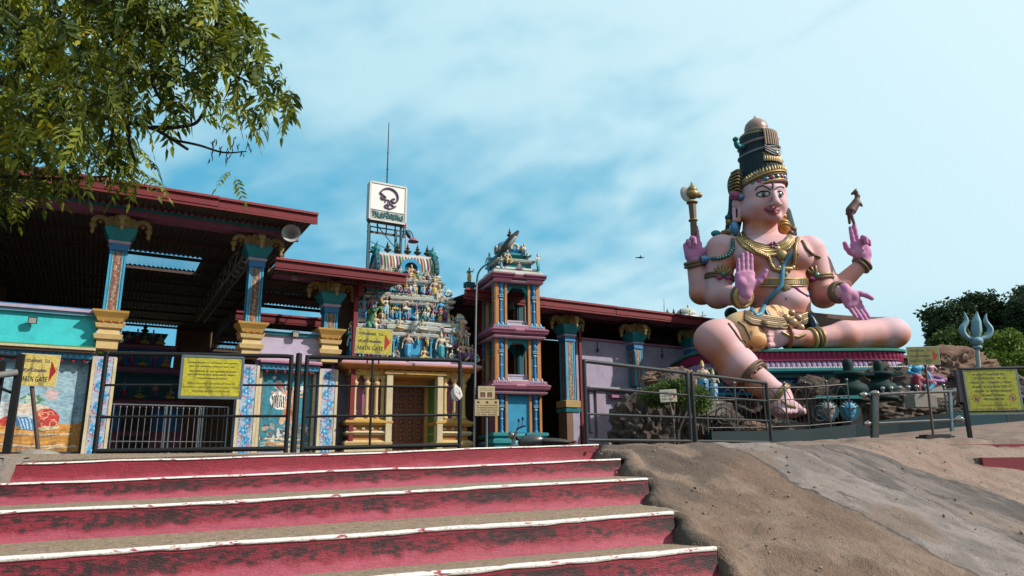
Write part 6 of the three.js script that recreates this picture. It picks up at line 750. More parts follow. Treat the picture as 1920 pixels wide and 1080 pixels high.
  part('crescent', [(() => { const s = []; for (let i = 0; i <= 12; i++) { const a = -1.25 + 2.5 * i / 12; s.push([0.34 * Math.cos(a), 0.34 * Math.sin(a)]); } for (let i = 12; i >= 0; i--) { const a = -1.25 + 2.5 * i / 12; s.push([0.34 * Math.cos(a) - 0.12 - 0.10 * Math.cos(a), 0.34 * Math.sin(a)]); } const q = J(1454, 288, 0.0); return xf(extr(s, 0.06, 0.01), q.x + 0.05, q.y, q.z, 0, -0.2, Math.PI); })()], paint(0.55, 0.62, 0.66), g); part('crescent_horn', [taper([J(1452, 283, 0.1), J(1459, 279, 0.15), J(1463, 274, 0.2)], [0.09, 0.07, 0.01]), taper([J(1453, 298, 0.1), J(1462, 301, 0.15), J(1470, 303, 0.2)], [0.09, 0.07, 0.01])], paint(0.50, 0.60, 0.64), g);
  part('snake_head', [taper([J(1392, 275, 0.1), J(1383, 274, 0.2), J(1380, 267, 0.25), J(1379, 260, 0.25)], [0.10, 0.09, 0.08, 0.05]), (p => ball(0.12, p.x, p.y, p.z, [0.8, 0.6, 1], 8))(J(1379, 261, 0.3))], C.teal, g);
  // tiara: a broad band round the head, cut by two slanting planes, with jewels and a crest of small leaves
  const TA = J(1451, 341, 0.80), TN = J(1389, 371, 0.05).sub(TA).cross(J(1473, 345, 0.35).sub(TA)).normalize(); if (TN.y < 0) TN.negate(); const TC = J(1430, 350, 0.0), tn = (x, y, z) => (x - TA.x) * TN.x + (y - TA.y) * TN.y + (z - TA.z) * TN.z;
  const bandAt = (a, hgt, o = 0) => { const x = TC.x + (r(43.5) + o) * Math.sin(a), z = TC.z + (0.80 + o) * Math.cos(a); return V(x, TA.y + (hgt - (x - TA.x) * TN.x - (z - TA.z) * TN.z) / TN.y, z); };
  const BH = 0.36, ring = (hgt, o, rad, m, n = 'tiara_edge') => part(n, [tube([...Array(40)].map((_, i) => bandAt(i / 40 * 6.283, hgt, o)), rad, 6, 120, true)], m, g);
  part('tiara', [solid([ell(TC, [r(43.5), 4, 0.80], 0, 0)], 0.035, null, null, (x, y, z) => Math.max(-tn(x, y, z), tn(x, y, z) - BH))], GOLD, g);
  ring(0.0, 0.02, 0.032, paint(0.16, 0.03, 0.035)); ring(0.05, 0.025, 0.03, BGOLD); ring(BH - 0.04, 0.02, 0.035, BGOLD); ring(BH - 0.12, 0.015, 0.025, OLD);
  for (let i = 0; i < 14; i++) { const a = facing - 1.75 + i * 0.27, p = bandAt(a, 0.16, 0.01); part('tiara_gem', [xf(new THREE.SphereGeometry(1, 10, 8), p.x, p.y, p.z, 0, a, 0, [0.075, 0.065, 0.035])], [BLUEJ, PINKJ, GREENJ, PINKJ][i % 4], g); }
  for (let i = 0; i < 30; i++) { const a = facing - 1.9 + i * 0.128, p = bandAt(a, BH - 0.02, 0.01); part('crown_leaf', [xf(lathe([[0.035, 0], [0.05, 0.07], [0.03, 0.15], [0, 0.21]], 0, 0, 0, 6), p.x, p.y, p.z)], i % 2 ? BGOLD : GOLD, g); }
  // side hair and ear ornaments
  part('side_hair', [solid([ell(J(1381, 348, -0.2), [r(17), r(30), 0.42], 0, 0.1), cap(J(1380, 372, -0.2), J(1377, 410, -0.25), 0.22, 0.20, 0, 0.1), cap(J(1377, 410, -0.25), J(1372, 440, -0.2), 0.24, 0.22, 0, 0.1), cap(J(1470, 400, -0.5), J(1478, 440, -0.4), 0.22, 0.26, 0, 0.1)], 0.05)], HAIR, g);
  const gl = [solid([ell(J(1381, 348, -0.2), [r(17), r(30), 0.42], 0, 0.1)], 0.06)]; part('hair_net', [...Array(9)].map((_, i) => { const p = J(1366 + Math.abs(i - 4) * 1.2, 325 + i * 6, 0.0), q = J(1390, 322 + i * 6, 0.24); return tube([p, p.clone().lerp(q, 0.5).add(V(0, 0.02, 0.17)), q], 0.035, 5); }), GOLD, g);
  part('ear_flower', (p => [ball(0.17, p.x, p.y, p.z, [1, 0.8, 0.6], 10)])(J(1378, 366, 0.3)), PINKJ, g); part('ear_flower', (p => [ball(0.13, p.x, p.y, p.z, [1, 0.8, 0.6], 10)])(J(1389, 369, 0.3)), BLUEJ, g);
  part('hair_jewel', (p => [ball(0.22, p.x, p.y, p.z, [0.7, 1.1, 0.7], 12)])(J(1377, 428, 0.15)), BLUEJ, g); for (const [x, y] of [[1365, 408], [1366, 416], [1368, 434], [1372, 443], [1384, 440]]) part('hair_bead', (p => [ball(0.10, p.x, p.y, p.z, [1, 1, 1], 8)])(J(x, y, 0.1)), y < 410 ? NAVY : GOLD, g);
  part('earring', (p => [ball(0.25, p.x, p.y, p.z, [0.95, 1.15, 0.9], 14), ball(0.15, p.x + 0.04, p.y + 0.32, p.z, [1, 0.8, 1], 10)])(J(1466, 425, 0.05)), paint(0.62, 0.24, 0.05, { rough: 0.3, metal: 0.3 }), g); part('earring_cap', (p => [xf(new THREE.TorusGeometry(0.2, 0.04, 6, 16), p.x, p.y, p.z, 1.4, 0, 0), xf(new THREE.TorusGeometry(0.24, 0.03, 6, 16), p.x, p.y - 0.1, p.z, 1.4, 0, 0)])(J(1466, 420, 0.05)), BGOLD, g);
  for (const [x, y] of [[1476, 432], [1482, 437], [1487, 430]]) part('shoulder_curl', (p => [ball(0.12, p.x, p.y, p.z, [1, 0.9, 1], 8)])(J(x, y, -0.1)), OLD, g);
  for (const [x, y] of [[1352, 441], [1360, 437], [1346, 445], [1342, 438]]) part('shoulder_curl', (p => [ball(0.13, p.x, p.y, p.z, [1.2, 0.8, 1], 8)])(J(x, y, 0.0)), x === 1342 ? C.teal : OLD, g);
  // necklaces
  const N1 = [[1392, 436], [1400, 447], [1416, 456], [1436, 461], [1456, 459], [1472, 451], [1480, 441]];
  const off = (pts, k, s = 1) => pts.map(([x, y], i) => { const t = i / (pts.length - 1) - 0.5; return [x + t * k * 1.1 * s, y + k * (1 - 1.6 * t * t)]; });
  [[0, OLD, 0.05], [3.5, GOLD, 0.05], [7, GOLD, 0.05], [11, BGOLD, 0.06], [15, GOLD, 0.05]].forEach(([k, m, rd]) => part('necklace', [strand(off(N1, k), rd, 0.03)], m, g)); part('necklace_beads', beads(off(N1, 18), 0.055, 3.6, 0.04), BGOLD, g); part('necklace_clasp', (p => [ball(0.09, p.x, p.y, p.z, [1, 1, 0.5], 10)])(on(1458, 466, 0.05)), BGOLD, g); part('necklace_flower', (p => [0, 1, 2, 3, 4].map(i => ball(0.05, p.x + 0.08 * Math.cos(i * 1.257), p.y + 0.08 * Math.sin(i * 1.257), p.z, [1, 1, 1], 6)))(on(1451, 460, 0.06)), PINKJ, g);
  part('garland', [strand([[1396, 452], [1418, 470], [1440, 480], [1447, 494], [1450, 504], [1462, 508]], 0.065, 0.04), strand([[1496, 446], [1492, 462], [1490, 480], [1488, 496], [1478, 506]], 0.06, 0.04)], GOLD, g); part('garland_beads', beads([[1396, 454], [1418, 472], [1441, 482], [1446, 496], [1452, 505]], 0.05, 4, 0.09), BGOLD, g);
  part('pendant', (p => [ball(0.17, p.x, p.y, p.z, [1, 1, 0.5], 12), ball(0.06, p.x, p.y - 0.22, p.z, [1, 1.3, 0.6], 8)])(on(1466, 478, 0.05)), GOLD, g); part('chest_clasp', (p => [ball(0.15, p.x, p.y, p.z, [1.7, 0.5, 0.4], 12), ball(0.07, p.x + 0.22, p.y + 0.04, p.z, [1, 1, 0.6], 8), ball(0.07, p.x - 0.18, p.y + 0.04, p.z, [1, 1, 0.6], 8), ball(0.05, p.x, p.y - 0.14, p.z, [1, 2, 0.6], 8)])(on(1473, 504, 0.05)), BGOLD, g);
  part('snake_cord', [strand([[1481, 476], [1476, 488], [1468, 500], [1466, 522], [1463, 538], [1452, 550], [1438, 564], [1432, 578], [1427, 588], [1419, 592], [1412, 586], [1410, 579]], 0.07, 0.05)], paint(0.09, 0.30, 0.44, { rough: 0.3 }), g); part('sash_tassel', (p => [taper([p, p.clone().add(V(0.05, -0.3, 0.05)), p.clone().add(V(0.02, -0.6, 0.05))], [0.08, 0.13, 0.10])])(on(1434, 582, 0.06)), NAVY, g);
  part('sash_tassel', (p => [taper([p, p.clone().add(V(0.08, -0.3, 0.05)), p.clone().add(V(0.02, -0.7, 0.05))], [0.08, 0.15, 0.11])])(on(1517, 588, 0.06)), NAVY, g);
  part('nipple', (p => [ball(0.05, p.x, p.y, p.z, [1, 1, 0.5], 8)])(on(1429, 475, 0)), C.brown, g); part('nipple', (p => [ball(0.05, p.x, p.y, p.z, [1, 1, 0.5], 8)])(on(1495, 476, 0)), C.brown, g); part('navel', (p => [ball(0.045, p.x, p.y, p.z, [1, 1, 0.4], 8)])(on(1475, 560, -0.01)), C.brown, g);
  // chest belt and waist belts
  const bandBoxes = (pts, h, m1, m2) => { const a = [], b = []; for (let i = 0; i < pts.length - 1; i++) { const s = 4; for (let k = 0; k < s; k++) { const x = mix(pts[i][0], pts[i + 1][0], (k + 0.5) / s), y = mix(pts[i][1], pts[i + 1][1], (k + 0.5) / s), p = on(x, y, 0.0); if (!p) continue; const n = normalAt(p), q = new THREE.Quaternion().setFromRotationMatrix(new THREE.Matrix4().lookAt(n, V(0, 0, 0), V(0, 1, 0))); (k === 1 && i % 2 ? b : a).push(new THREE.BoxGeometry(r((pts[i + 1][0] - pts[i][0]) / s) * 1.06, h * (k % 2 ? 1 : 0.92), 0.12).applyMatrix4(new THREE.Matrix4().compose(p, q, V(1, 1, 1)))); } } part('chest_belt', a, m1, g); part('belt_gem', b, m2, g); };
  bandBoxes([[1424, 528], [1438, 528.5], [1452, 529], [1466, 529], [1480, 529], [1494, 529], [1506, 528.5], [1513, 528]], 0.17, GOLD, GREENJ); part('belt_edge', [strand([[1420, 521.5], [1450, 522.5], [1480, 522.5], [1514, 522]], 0.025, 0.06), strand([[1420, 535], [1450, 536], [1480, 536], [1514, 535.5]], 0.025, 0.06)], BGOLD, g); part('belt_drop', (p => [ball(0.12, p.x, p.y, p.z, [1.1, 1.1, 0.3], 12), ball(0.07, p.x, p.y - 0.16, p.z, [1, 1, 0.35], 10), ball(0.05, p.x, p.y - 0.3, p.z, [1, 1.6, 0.5], 8)])(on(1475, 541, 0.02)), OLD, g); part('belly_cord', [strand([[1490, 537], [1500, 546], [1511, 553], [1518, 556]], 0.035, 0.02)], PINKJ, g);
  [[0, GOLD], [3.6, OLD], [7.2, OLD], [10.8, GOLD], [14.4, OLD], [18, OLD]].forEach(([k, m]) => part('waist_belt', [strand([[1396, 584 + k * 0.8], [1410, 589 + k], [1440, 594 + k], [1470, 598 + k], [1495, 594 + k], [1516, 586 + k]], 0.05, 0.0)], m, g));
  part('buckle', (p => [[0, 0, 0.15], [0.17, 0.14, 0.11], [-0.17, 0.14, 0.11], [0.2, -0.14, 0.12], [-0.18, -0.12, 0.12], [0, 0.28, 0.1], [0, -0.27, 0.11]].map(([a, b, c]) => ball(c, p.x + a, p.y + b, p.z + 0.06, [1, 1, 0.6], 10)))(on(1485, 606, 0.08)), paint(0.45, 0.27, 0.16, { rough: 0.3, metal: 0.4 }), g);
  // arm ornaments
  const upperR = [SR, ER], upperL = [SL, EL];
  for (const t of [0.62, 0.68]) { part('armlet', [ringAt(SR, ER, t, 0.41, 0.05)], OLD, g); part('armlet', [ringAt(SL, EL, t, 0.395, 0.05)], t < 0.65 ? GOLD : OLD, g); }
  const flower = (px, py) => { const p = on(px, py, 0.02), f = []; for (let i = -2; i <= 2; i++) { const a = i * 0.42; f.push(xf(new THREE.SphereGeometry(1, 8, 6), p.x + 0.2 * Math.sin(a), p.y + 0.16 * Math.cos(a), p.z - Math.abs(i) * 0.02, 0, 0, -a, [0.055, 0.16, 0.04])); } part('arm_flower', f, GOLD, g); part('arm_flower_gem', [ball(0.09, p.x, p.y, p.z + 0.02, [1, 1, 0.6], 10)], GREENJ, g); part('arm_flower_base', [ball(0.10, p.x - 0.13, p.y - 0.10, p.z, [1, 0.7, 0.5], 8)], PINKJ, g); part('arm_flower_base', [ball(0.10, p.x + 0.13, p.y - 0.10, p.z, [1, 0.7, 0.5], 8)], PINKJ, g); };
  flower(1357, 514); flower(1531, 516);
  part('shoulder_strap', [strand([[1333, 485], [1350, 484], [1366, 478], [1374, 466], [1374, 448]], 0.06, 0.03)], OLD, g); part('shoulder_strap', [strand([[1504, 452], [1512, 466], [1522, 476], [1538, 483]], 0.055, 0.03)], OLD, g); part('strap_beads', beads([[1333, 485], [1350, 484], [1366, 478], [1374, 466], [1374, 448]], 0.045, 5, 0.09), C.teal, g);
  for (const [a, b, t, rd] of [[ER2, WR2, 0.98, 0.27], [ER2, WR2, 1.09, 0.26], [EL2, WL2, 0.96, 0.255], [EL2, WL2, 1.06, 0.25], [EL, WL, 0.92, 0.27], [EL, WL, 1.05, 0.27]]) part('bracelet', [ringAt(a, b, t, rd, 0.06)], OLD, g); part('bracelet', [ringAt(ER, WR, 0.90, 0.31, 0.06)], OLD, g); part('bracelet', [ringAt(ER, WR, 1.0, 0.29, 0.065)], BGOLD, g); part('wrist_jewel', (p => [xf(new THREE.CylinderGeometry(0.13, 0.13, 0.26, 12), p.x, p.y, p.z, 0, 0, Math.PI / 2)])(J(1322, 487, 0.1)), BLUEJ, g);
  const C0 = J(1388, 688, 2.1), C1 = J(1432, 722, 2.4); part('leg_band', [ringAt(C0, C1, 0.42, 0.455, 0.04), ringAt(C0, C1, 0.53, 0.435, 0.04)], OLD, g); part('leg_beads', [...Array(16)].map((_, i) => { const a = i / 16 * 6.283, c = C0.clone().lerp(C1, 0.64), d = C1.clone().sub(C0).normalize(), u = V(0, 0, 1).cross(d).normalize(), v = d.clone().cross(u); const p = c.addScaledVector(u, 0.42 * Math.cos(a)).addScaledVector(v, 0.42 * Math.sin(a)); return ball(0.04, p.x, p.y, p.z, [1, 1, 1], 6); }), OLD, g);
  const MK = J(1585, 629, 1.4); for (const t of [0.70, 0.80, 0.90]) part('anklet', [ringAt(MK, AL, t, 0.285 - t * 0.02, 0.05)], t === 0.8 ? OLD : BGOLD, g); part('anklet', [ringAt(AL, J(1462, 631, 1.7), 0.72, 0.29, 0.06)], paint(0.33, 0.10, 0.03, { rough: 0.3 }), g); part('anklet_chain', [strand([[1466, 622], [1480, 630], [1497, 631], [1510, 626]], 0.04, 0.02)], BGOLD, g);
  part('foot_anklet', [ringAt(J(1432, 722, 2.4), AR, 0.95, 0.32, 0.06), ringAt(J(1432, 722, 2.4), AR, 1.08, 0.33, 0.05)], GOLD, g); part('foot_chain', [strand([[1466, 752], [1478, 760], [1492, 764]], 0.035, 0.02)], BGOLD, g);
  // what the raised hands hold
  const ax = new THREE.Group(); ax.name = 'axe'; g.add(ax); const a0 = J(1301, 440, -0.05), a1 = J(1296, 352, -0.05); part('handle', [taper([a0, J(1300, 415, -0.05), J(1297.5, 378, -0.05)], [0.10, 0.105, 0.125], 12)], OLD, ax); part('handle_ring', [ringAt(a0, a1, 0.30, 0.12, 0.025), ringAt(a0, a1, 0.68, 0.15, 0.03)], GOLD, ax); part('axe_head', [ball(0.20, ...J(1298, 364, -0.05).toArray(), [1.05, 0.85, 0.9], 14), lathe([[0.12, 0], [0.17, 0.05], [0.13, 0.14], [0.05, 0.22], [0.02, 0.32], [0, 0.34]], ...J(1298, 360, -0.05).toArray(), 12), ball(0.12, ...J(1310, 366, -0.05).toArray(), [1, 0.8, 0.8], 10)], GOLD, ax); part('blade', (p => [xf(new THREE.SphereGeometry(1, 14, 10), p.x, p.y, p.z, 0, 0, 0.2, [0.17, 0.26, 0.05])])(J(1286, 364, -0.05)), paint(0.52, 0.48, 0.46, { rough: 0.3 }), ax);
  const dq = [], D = (x, y, z = 0) => J(x, y, -0.15 + z);
  dq.push(cap(D(1596, 394), D(1605, 381), 0.16, 0.13, 0, 0.08), cap(D(1605, 381), D(1608, 368), 0.10, 0.07, 0, 0.06), cap(D(1608, 368), D(1604, 360), 0.07, 0.06, 0, 0.04), cap(D(1604, 360), D(1597, 363.5), 0.075, 0.035, 0, 0.03), cap(D(1605, 358), D(1606, 352.5), 0.03, 0.012, 0, 0.02), cap(D(1603.5, 358), D(1602.5, 353), 0.025, 0.01, 0, 0.02));
  for (const s of [-1, 1]) dq.push(cap(D(1595 + s, 395, s * 0.07), D(1594 + s * 2, 404, s * 0.08), 0.10, 0.05, 0, 0.04), cap(D(1594 + s * 2, 404, s * 0.08), D(1597 + s * 4, 418, s * 0.07), 0.055, 0.045, 0, 0.03), cap(D(1606, 383, s * 0.07), D(1613, 381, s * 0.07), 0.06, 0.04, 0, 0.03), cap(D(1613, 381, s * 0.07), D(1616, 386, s * 0.07), 0.04, 0.035, 0, 0.02)); dq.push(cap(D(1590, 395), D(1587, 402), 0.06, 0.03, 0, 0.03));
  part('deer', [solid(dq, 0.02)], paint(0.15, 0.075, 0.075), g, { label: 'small dark rearing deer held on two fingertips' });
  part('cushion', (p => [ball(r(12), p.x, p.y, p.z, [1, 1.05, 1.3], 16), xf(new THREE.TorusGeometry(r(8), 0.05, 6, 20), p.x, p.y, p.z + 0.14)])(J(1370, 588, -0.9)), paint(0.005, 0.035, 0.03), g, { label: 'dark green bolster end behind the hip' });

  // ------------------------------------------------------------ lotus pedestal
  const W2 = (J(1691, 660, 1.2).x - J(1292, 680, 1.2).x) / 2, xc = (J(1691, 660, 1.2).x + J(1292, 680, 1.2).x) / 2, D2 = 2.0, zc2 = -0.1;
  const pd = thing('lotus_pedestal', 'long painted pedestal with crimson and lilac lotus petals under the great statue', 'pedestal', S0.clone().add(V(xc, -1.15, zc2)), 0);
  const Y = y => 1.15 + y; const plan = (o, n = 96) => [...Array(n)].map((_, i) => { const a = i / n * 2 * Math.PI, c = Math.cos(a), s = Math.sin(a), e = 0.32; return [Math.sign(c) * Math.pow(Math.abs(c), e) * (W2 + o), Math.sign(s) * Math.pow(Math.abs(s), e) * (D2 + o)]; });
  const slab = (prof, m, n) => { const pos = [], nn = 96; for (let i = 0; i < prof.length - 1; i++) { const a = plan(prof[i][1]), b = plan(prof[i + 1][1]); for (let k = 0; k < nn; k++) { const q = (k + 1) % nn; const A = [a[k][0], Y(prof[i][0]), a[k][1]], A2 = [a[q][0], Y(prof[i][0]), a[q][1]], Bq = [b[k][0], Y(prof[i + 1][0]), b[k][1]], B2 = [b[q][0], Y(prof[i + 1][0]), b[q][1]]; pos.push(...A, ...Bq, ...B2, ...A, ...B2, ...A2); } } for (const [h, o] of [prof[0], prof[prof.length - 1]]) { const a = plan(o); for (let k = 0; k < nn; k++) { const q = (k + 1) % nn; pos.push(0, Y(h), 0, a[k][0], Y(h), a[k][1], a[q][0], Y(h), a[q][1]); } } const gg = new THREE.BufferGeometry(); gg.setAttribute('position', new THREE.Float32BufferAttribute(pos, 3)); gg.computeVertexNormals(); part(n, [gg], m, pd); };
  slab([[-0.07, 0.02], [-0.06, 0.06], [0, 0.06], [0.012, 0.03]], paint(0.02, 0.22, 0.17), 'top_slab'); slab([[-0.30, -0.02], [-0.07, -0.02]], paint(0.30, 0.02, 0.09), 'petal_core'); slab([[-0.50, -0.08], [-0.30, -0.08]], paint(0.30, 0.16, 0.34), 'petal_core'); slab([[-0.62, 0.0], [-0.58, 0.05], [-0.52, 0.05], [-0.50, 0.0]], C.teal, 'base_slab'); slab([[-0.74, -0.15], [-0.62, -0.15]], C.dteal, 'base_slab');
  const pet = (h, w) => join([xf(new THREE.SphereGeometry(1, 10, 8), 0, 0, 0, 0, 0, 0, [w, h / 2, 0.035])]);
  const per = plan(0.0, 400), acc = [0]; for (let i = 1; i <= 400; i++) acc.push(acc[i - 1] + Math.hypot(per[i % 400][0] - per[i - 1][0], per[i % 400][1] - per[i - 1][1]));
  const row = (y, h, o, m, tilt, n) => { const pg = pet(h, acc[400] / n * 0.54); for (let k = 0; k < n; k++) { const s = (k + 0.5) / n * acc[400]; let i = 0; while (acc[i + 1] < s) i++; const a = per[i], b = per[(i + 1) % 400], t = (s - acc[i]) / (acc[i + 1] - acc[i]), x = mix(a[0], b[0], t), z = mix(a[1], b[1], t), an = Math.atan2(b[1] - a[1], b[0] - a[0]); if (z < -0.8) continue; const nx = Math.sin(an), nz = -Math.cos(an), e = like('petal', pg, m, pd, x + nx * o, Y(y), z + nz * o); e.rotation.order = 'YXZ'; e.rotation.y = Math.atan2(nx, nz); e.rotation.x = tilt; } };
  row(-0.19, 0.27, -0.03, paint(0.36, 0.012, 0.09), 0.2, 132); row(-0.40, 0.24, -0.07, paint(0.42, 0.28, 0.48), -0.2, 132);
  const sc = []; for (let i = 0; i < 80; i++) sc.push(ball(0.04, mix(-W2 + 0.3, W2 - 0.3, i / 79), Y(-0.50), D2 + 0.0, [1, 0.8, 0.8], 6)); part('bead_row', sc, C.white, pd);
  const xa = J(1325, 700, 1.3).x - xc, xb = J(1598, 700, 1.3).x - xc; part('lower_panel', [boxAt(xa, xb, Y(-1.12), Y(-0.742), -1.4, D2 - 0.35)], paint(0.02, 0.13, 0.30), pd); part('lower_ledge', [boxAt(xa - 0.1, xb + 0.1, Y(-1.18), Y(-1.11), -1.5, D2 - 0.25)], C.sky, pd);
  const scr = []; for (let i = 0; i < 34; i++) { const x = mix(xa + 0.3, xb - 0.9, i / 33); scr.push(xf(new THREE.TorusGeometry(0.07, 0.022, 5, 12, 4.6), x, Y(-0.93 + (i % 2) * 0.06), D2 - 0.345, 0, 0, i * 1.7)); } part('scroll_relief', scr, C.lblue, pd); for (const x of [xb - 0.65, xb - 0.3]) part('panel_bar', [boxAt(x - 0.03, x + 0.03, Y(-1.1), Y(-0.75), D2 - 0.36, D2 - 0.31)], C.sky, pd);
}
// ---------------------------------------------------------------- railings on the plaza edge
const RY = EYE + 0.10;
function railingPanel(o, Fm, x0, x1, ys, rads, m, posts, foot) {        // closed panel: bent top corners, thinner rails between
  const r0 = rads[0]; part('frame', [tube([[x0, foot, 0], [x0, ys[0](x0) - 0.06, 0], [x0 + 0.012, ys[0](x0) - 0.015, 0], [x0 + 0.06, ys[0](x0 + 0.06), 0], [mix(x0, x1, 0.3), ys[0](mix(x0, x1, 0.3)), 0], [mix(x0, x1, 0.7), ys[0](mix(x0, x1, 0.7)), 0], [x1 - 0.06, ys[0](x1 - 0.06), 0], [x1 - 0.012, ys[0](x1) - 0.015, 0], [x1, ys[0](x1) - 0.06, 0], [x1, foot, 0]], r0, 10, 120)], m, o);
  for (let i = 1; i < ys.length; i++) part('rail', [bar([x0, ys[i](x0), 0], [x1, ys[i](x1), 0], rads[i], 8)], m, o);
  for (const x of posts) part('baluster', [bar([x, ys[ys.length - 1](x), 0], [x, ys[0](x), 0], rads[1] * 1.1, 8)], m, o);
}
{
  const Fm = new Frame((() => { const o = P(520, 868, 7.2); o.y = RY; return o; })(), 19), X = px => Fm.L(px, 760)[0], Yl = (a, b) => { const p = Fm.L(...a), q = Fm.L(...b); return x => mix(p[1], q[1], (x - p[0]) / (q[0] - p[0])); };
  const mk = (a, b, label, tops, rads, posts) => { const o = thing('railing', label, 'railing', Fm.o, Fm.a, 'black pipe railings above the steps'); railingPanel(o, Fm, X(a), X(b), tops.map(t => Yl(...t)), rads, C.black, posts.map(X), 0.0); return o; };
  mk(188, 541, 'black pipe railing panel carrying the yellow permission board', [[[205, 663], [541, 668]], [[195, 722], [541, 722]], [[190, 782], [541, 780]], [[180, 846], [541, 841]]], [0.022, 0.011, 0.013, 0.022], []);
  mk(571, 862, 'black pipe railing panel with the gate sign standing on its top rail', [[[571, 669], [862, 676]], [[571, 723], [862, 726]], [[571, 781], [862, 778]], [[571, 841], [862, 834]]], [0.022, 0.011, 0.013, 0.022], [696]);
  const o = thing('railing_post', 'single thick black post between the two pipe railing panels', 'post', Fm.W(X(555), 0, 0.01), Fm.a); part('shaft', [cyl(0.03, 0.03, Fm.L(555, 668)[1] + 0.02, 0, 0, 0, 12)], C.black, o); part('cap', [ball(0.031, 0, Fm.L(555, 668)[1] + 0.02, 0, [1, 0.5, 1], 10)], C.black, o);
  // white bag knotted round the end post
  const bp = Fm.W(...Fm.L(852, 728)); bp.add(V(0.02, -0.02, 0.02)); const bg = new THREE.IcosahedronGeometry(0.07, 3), q = bg.attributes.position; for (let i = 0; i < q.count; i++) { const x = q.getX(i), y = q.getY(i), z = q.getZ(i), n = 0.55 + 0.8 * fbm(x * 40 + 5, y * 40 + z * 33, 3); q.setXYZ(i, x * n * 0.85, y * n * 1.25 - 0.03 - 0.25 * Math.abs(x), z * n * 0.55); } bg.computeVertexNormals(); const bag = single('plastic_bag', bg, new THREE.MeshPhysicalMaterial({ color: new THREE.Color().setRGB(0.58, 0.53, 0.51), roughness: 0.45, side: THREE.DoubleSide, transmission: 0.25, thickness: 0 }), 'crumpled white plastic bag tied to the end post of the railing', 'bag'); bag.position.copy(bp);
  // yellow permission board
  const lines = (g, w, h) => { const r = mulberry(12); g.fillStyle = '#c9bf2a'; g.fillRect(0, 0, w, h); [[0.10, 0.06, 0.88, 24], [0.20, 0.10, 0.80, 24], [0.33, 0.08, 0.84, 28], [0.42, 0.08, 0.84, 28], [0.52, 0.24, 0.54, 28]].forEach(([y, x, ww, s]) => scribble(g, r, x * w, (y + 0.035) * h, ww * w, s, '#1c1806')); g.fillStyle = '#14110a'; g.textAlign = 'center'; g.font = 'bold 36px serif'; g.fillText('Permission must be obtained from the', w / 2, h * 0.70, w * 0.84); g.fillText('kovil office before taking photograph & Video', w / 2, h * 0.80, w * 0.96); g.fillText('shooting outside of the kovil', w / 2, h * 0.90, w * 0.66); };
  const [bx0, by0] = Fm.L(345, 667, 0.05), [bx1] = Fm.L(459, 667, 0.05), [, by1] = Fm.L(400, 746, 0.05), bw = bx1 - bx0, bh = by0 - by1;
  const y = thing('notice_board', 'large yellow board with dark lines of writing asking for photography permission', 'notice board', Fm.W((bx0 + bx1) / 2 - 0.008, by1, 0.045), Fm.a);
  part('board', [box(bw, bh, 0.012, 0, bh / 2, 0)], C.grey, y); part('face', [panel(bw - 0.03, bh - 0.035, 0, bh / 2, 0.0075)], printMat(painterly(720, 478, lines, 1.0, 0.35), 0.5), y, { uv: true }); part('edge_trim', [box(bw + 0.01, 0.02, 0.02, 0, bh, 0), box(bw + 0.01, 0.02, 0.02, 0, 0, 0), box(0.02, bh, 0.02, -bw / 2, bh / 2, 0), box(0.02, bh, 0.02, bw / 2, bh / 2, 0)], C.steel, y);
}
// ---------------------------------------------------------------- gate signs
const gateTex = (bg, dim) => painterly(512, 384, (g, w, h) => { const r = mulberry(21); g.fillStyle = bg; g.fillRect(0, 0, w, h); scribble(g, r, 36, 96, 350, 58, dim); scribble(g, r, 30, 214, 360, 66, dim); g.fillStyle = '#14182c'; g.font = 'bold 88px sans-serif'; g.fillText('MAIN GATE', 24, 336, 372); g.fillStyle = '#b4141f'; g.beginPath(); g.moveTo(408, 66); g.lineTo(492, 200); g.lineTo(408, 334); g.closePath(); g.fill(); }, 1, 0.5);
const GS = [printMat(gateTex('#e8cf72', '#5a4a5c'), 0.5), printMat(gateTex('#c4b83a', '#262c3e'), 0.5), printMat(gateTex('#b9b4a4', '#2c2c34'), 0.5), printMat(gateTex('#8f8a3c', '#26281c'), 0.5)];
function gateSign(label, c, w, h, turn, roll, face, m = C.white) { const o = thing('gate_sign', label, 'sign', c, turn, 'signs pointing to the main gate'); const b = new THREE.Group(); b.name = 'sign_board'; b.rotation.z = roll; o.add(b); part('plate', [box(w, h, 0.012)], m, b); part('face', [panel(w - 0.012, h - 0.012, 0, 0, 0.0075)], face, b, { uv: true }); return o; }
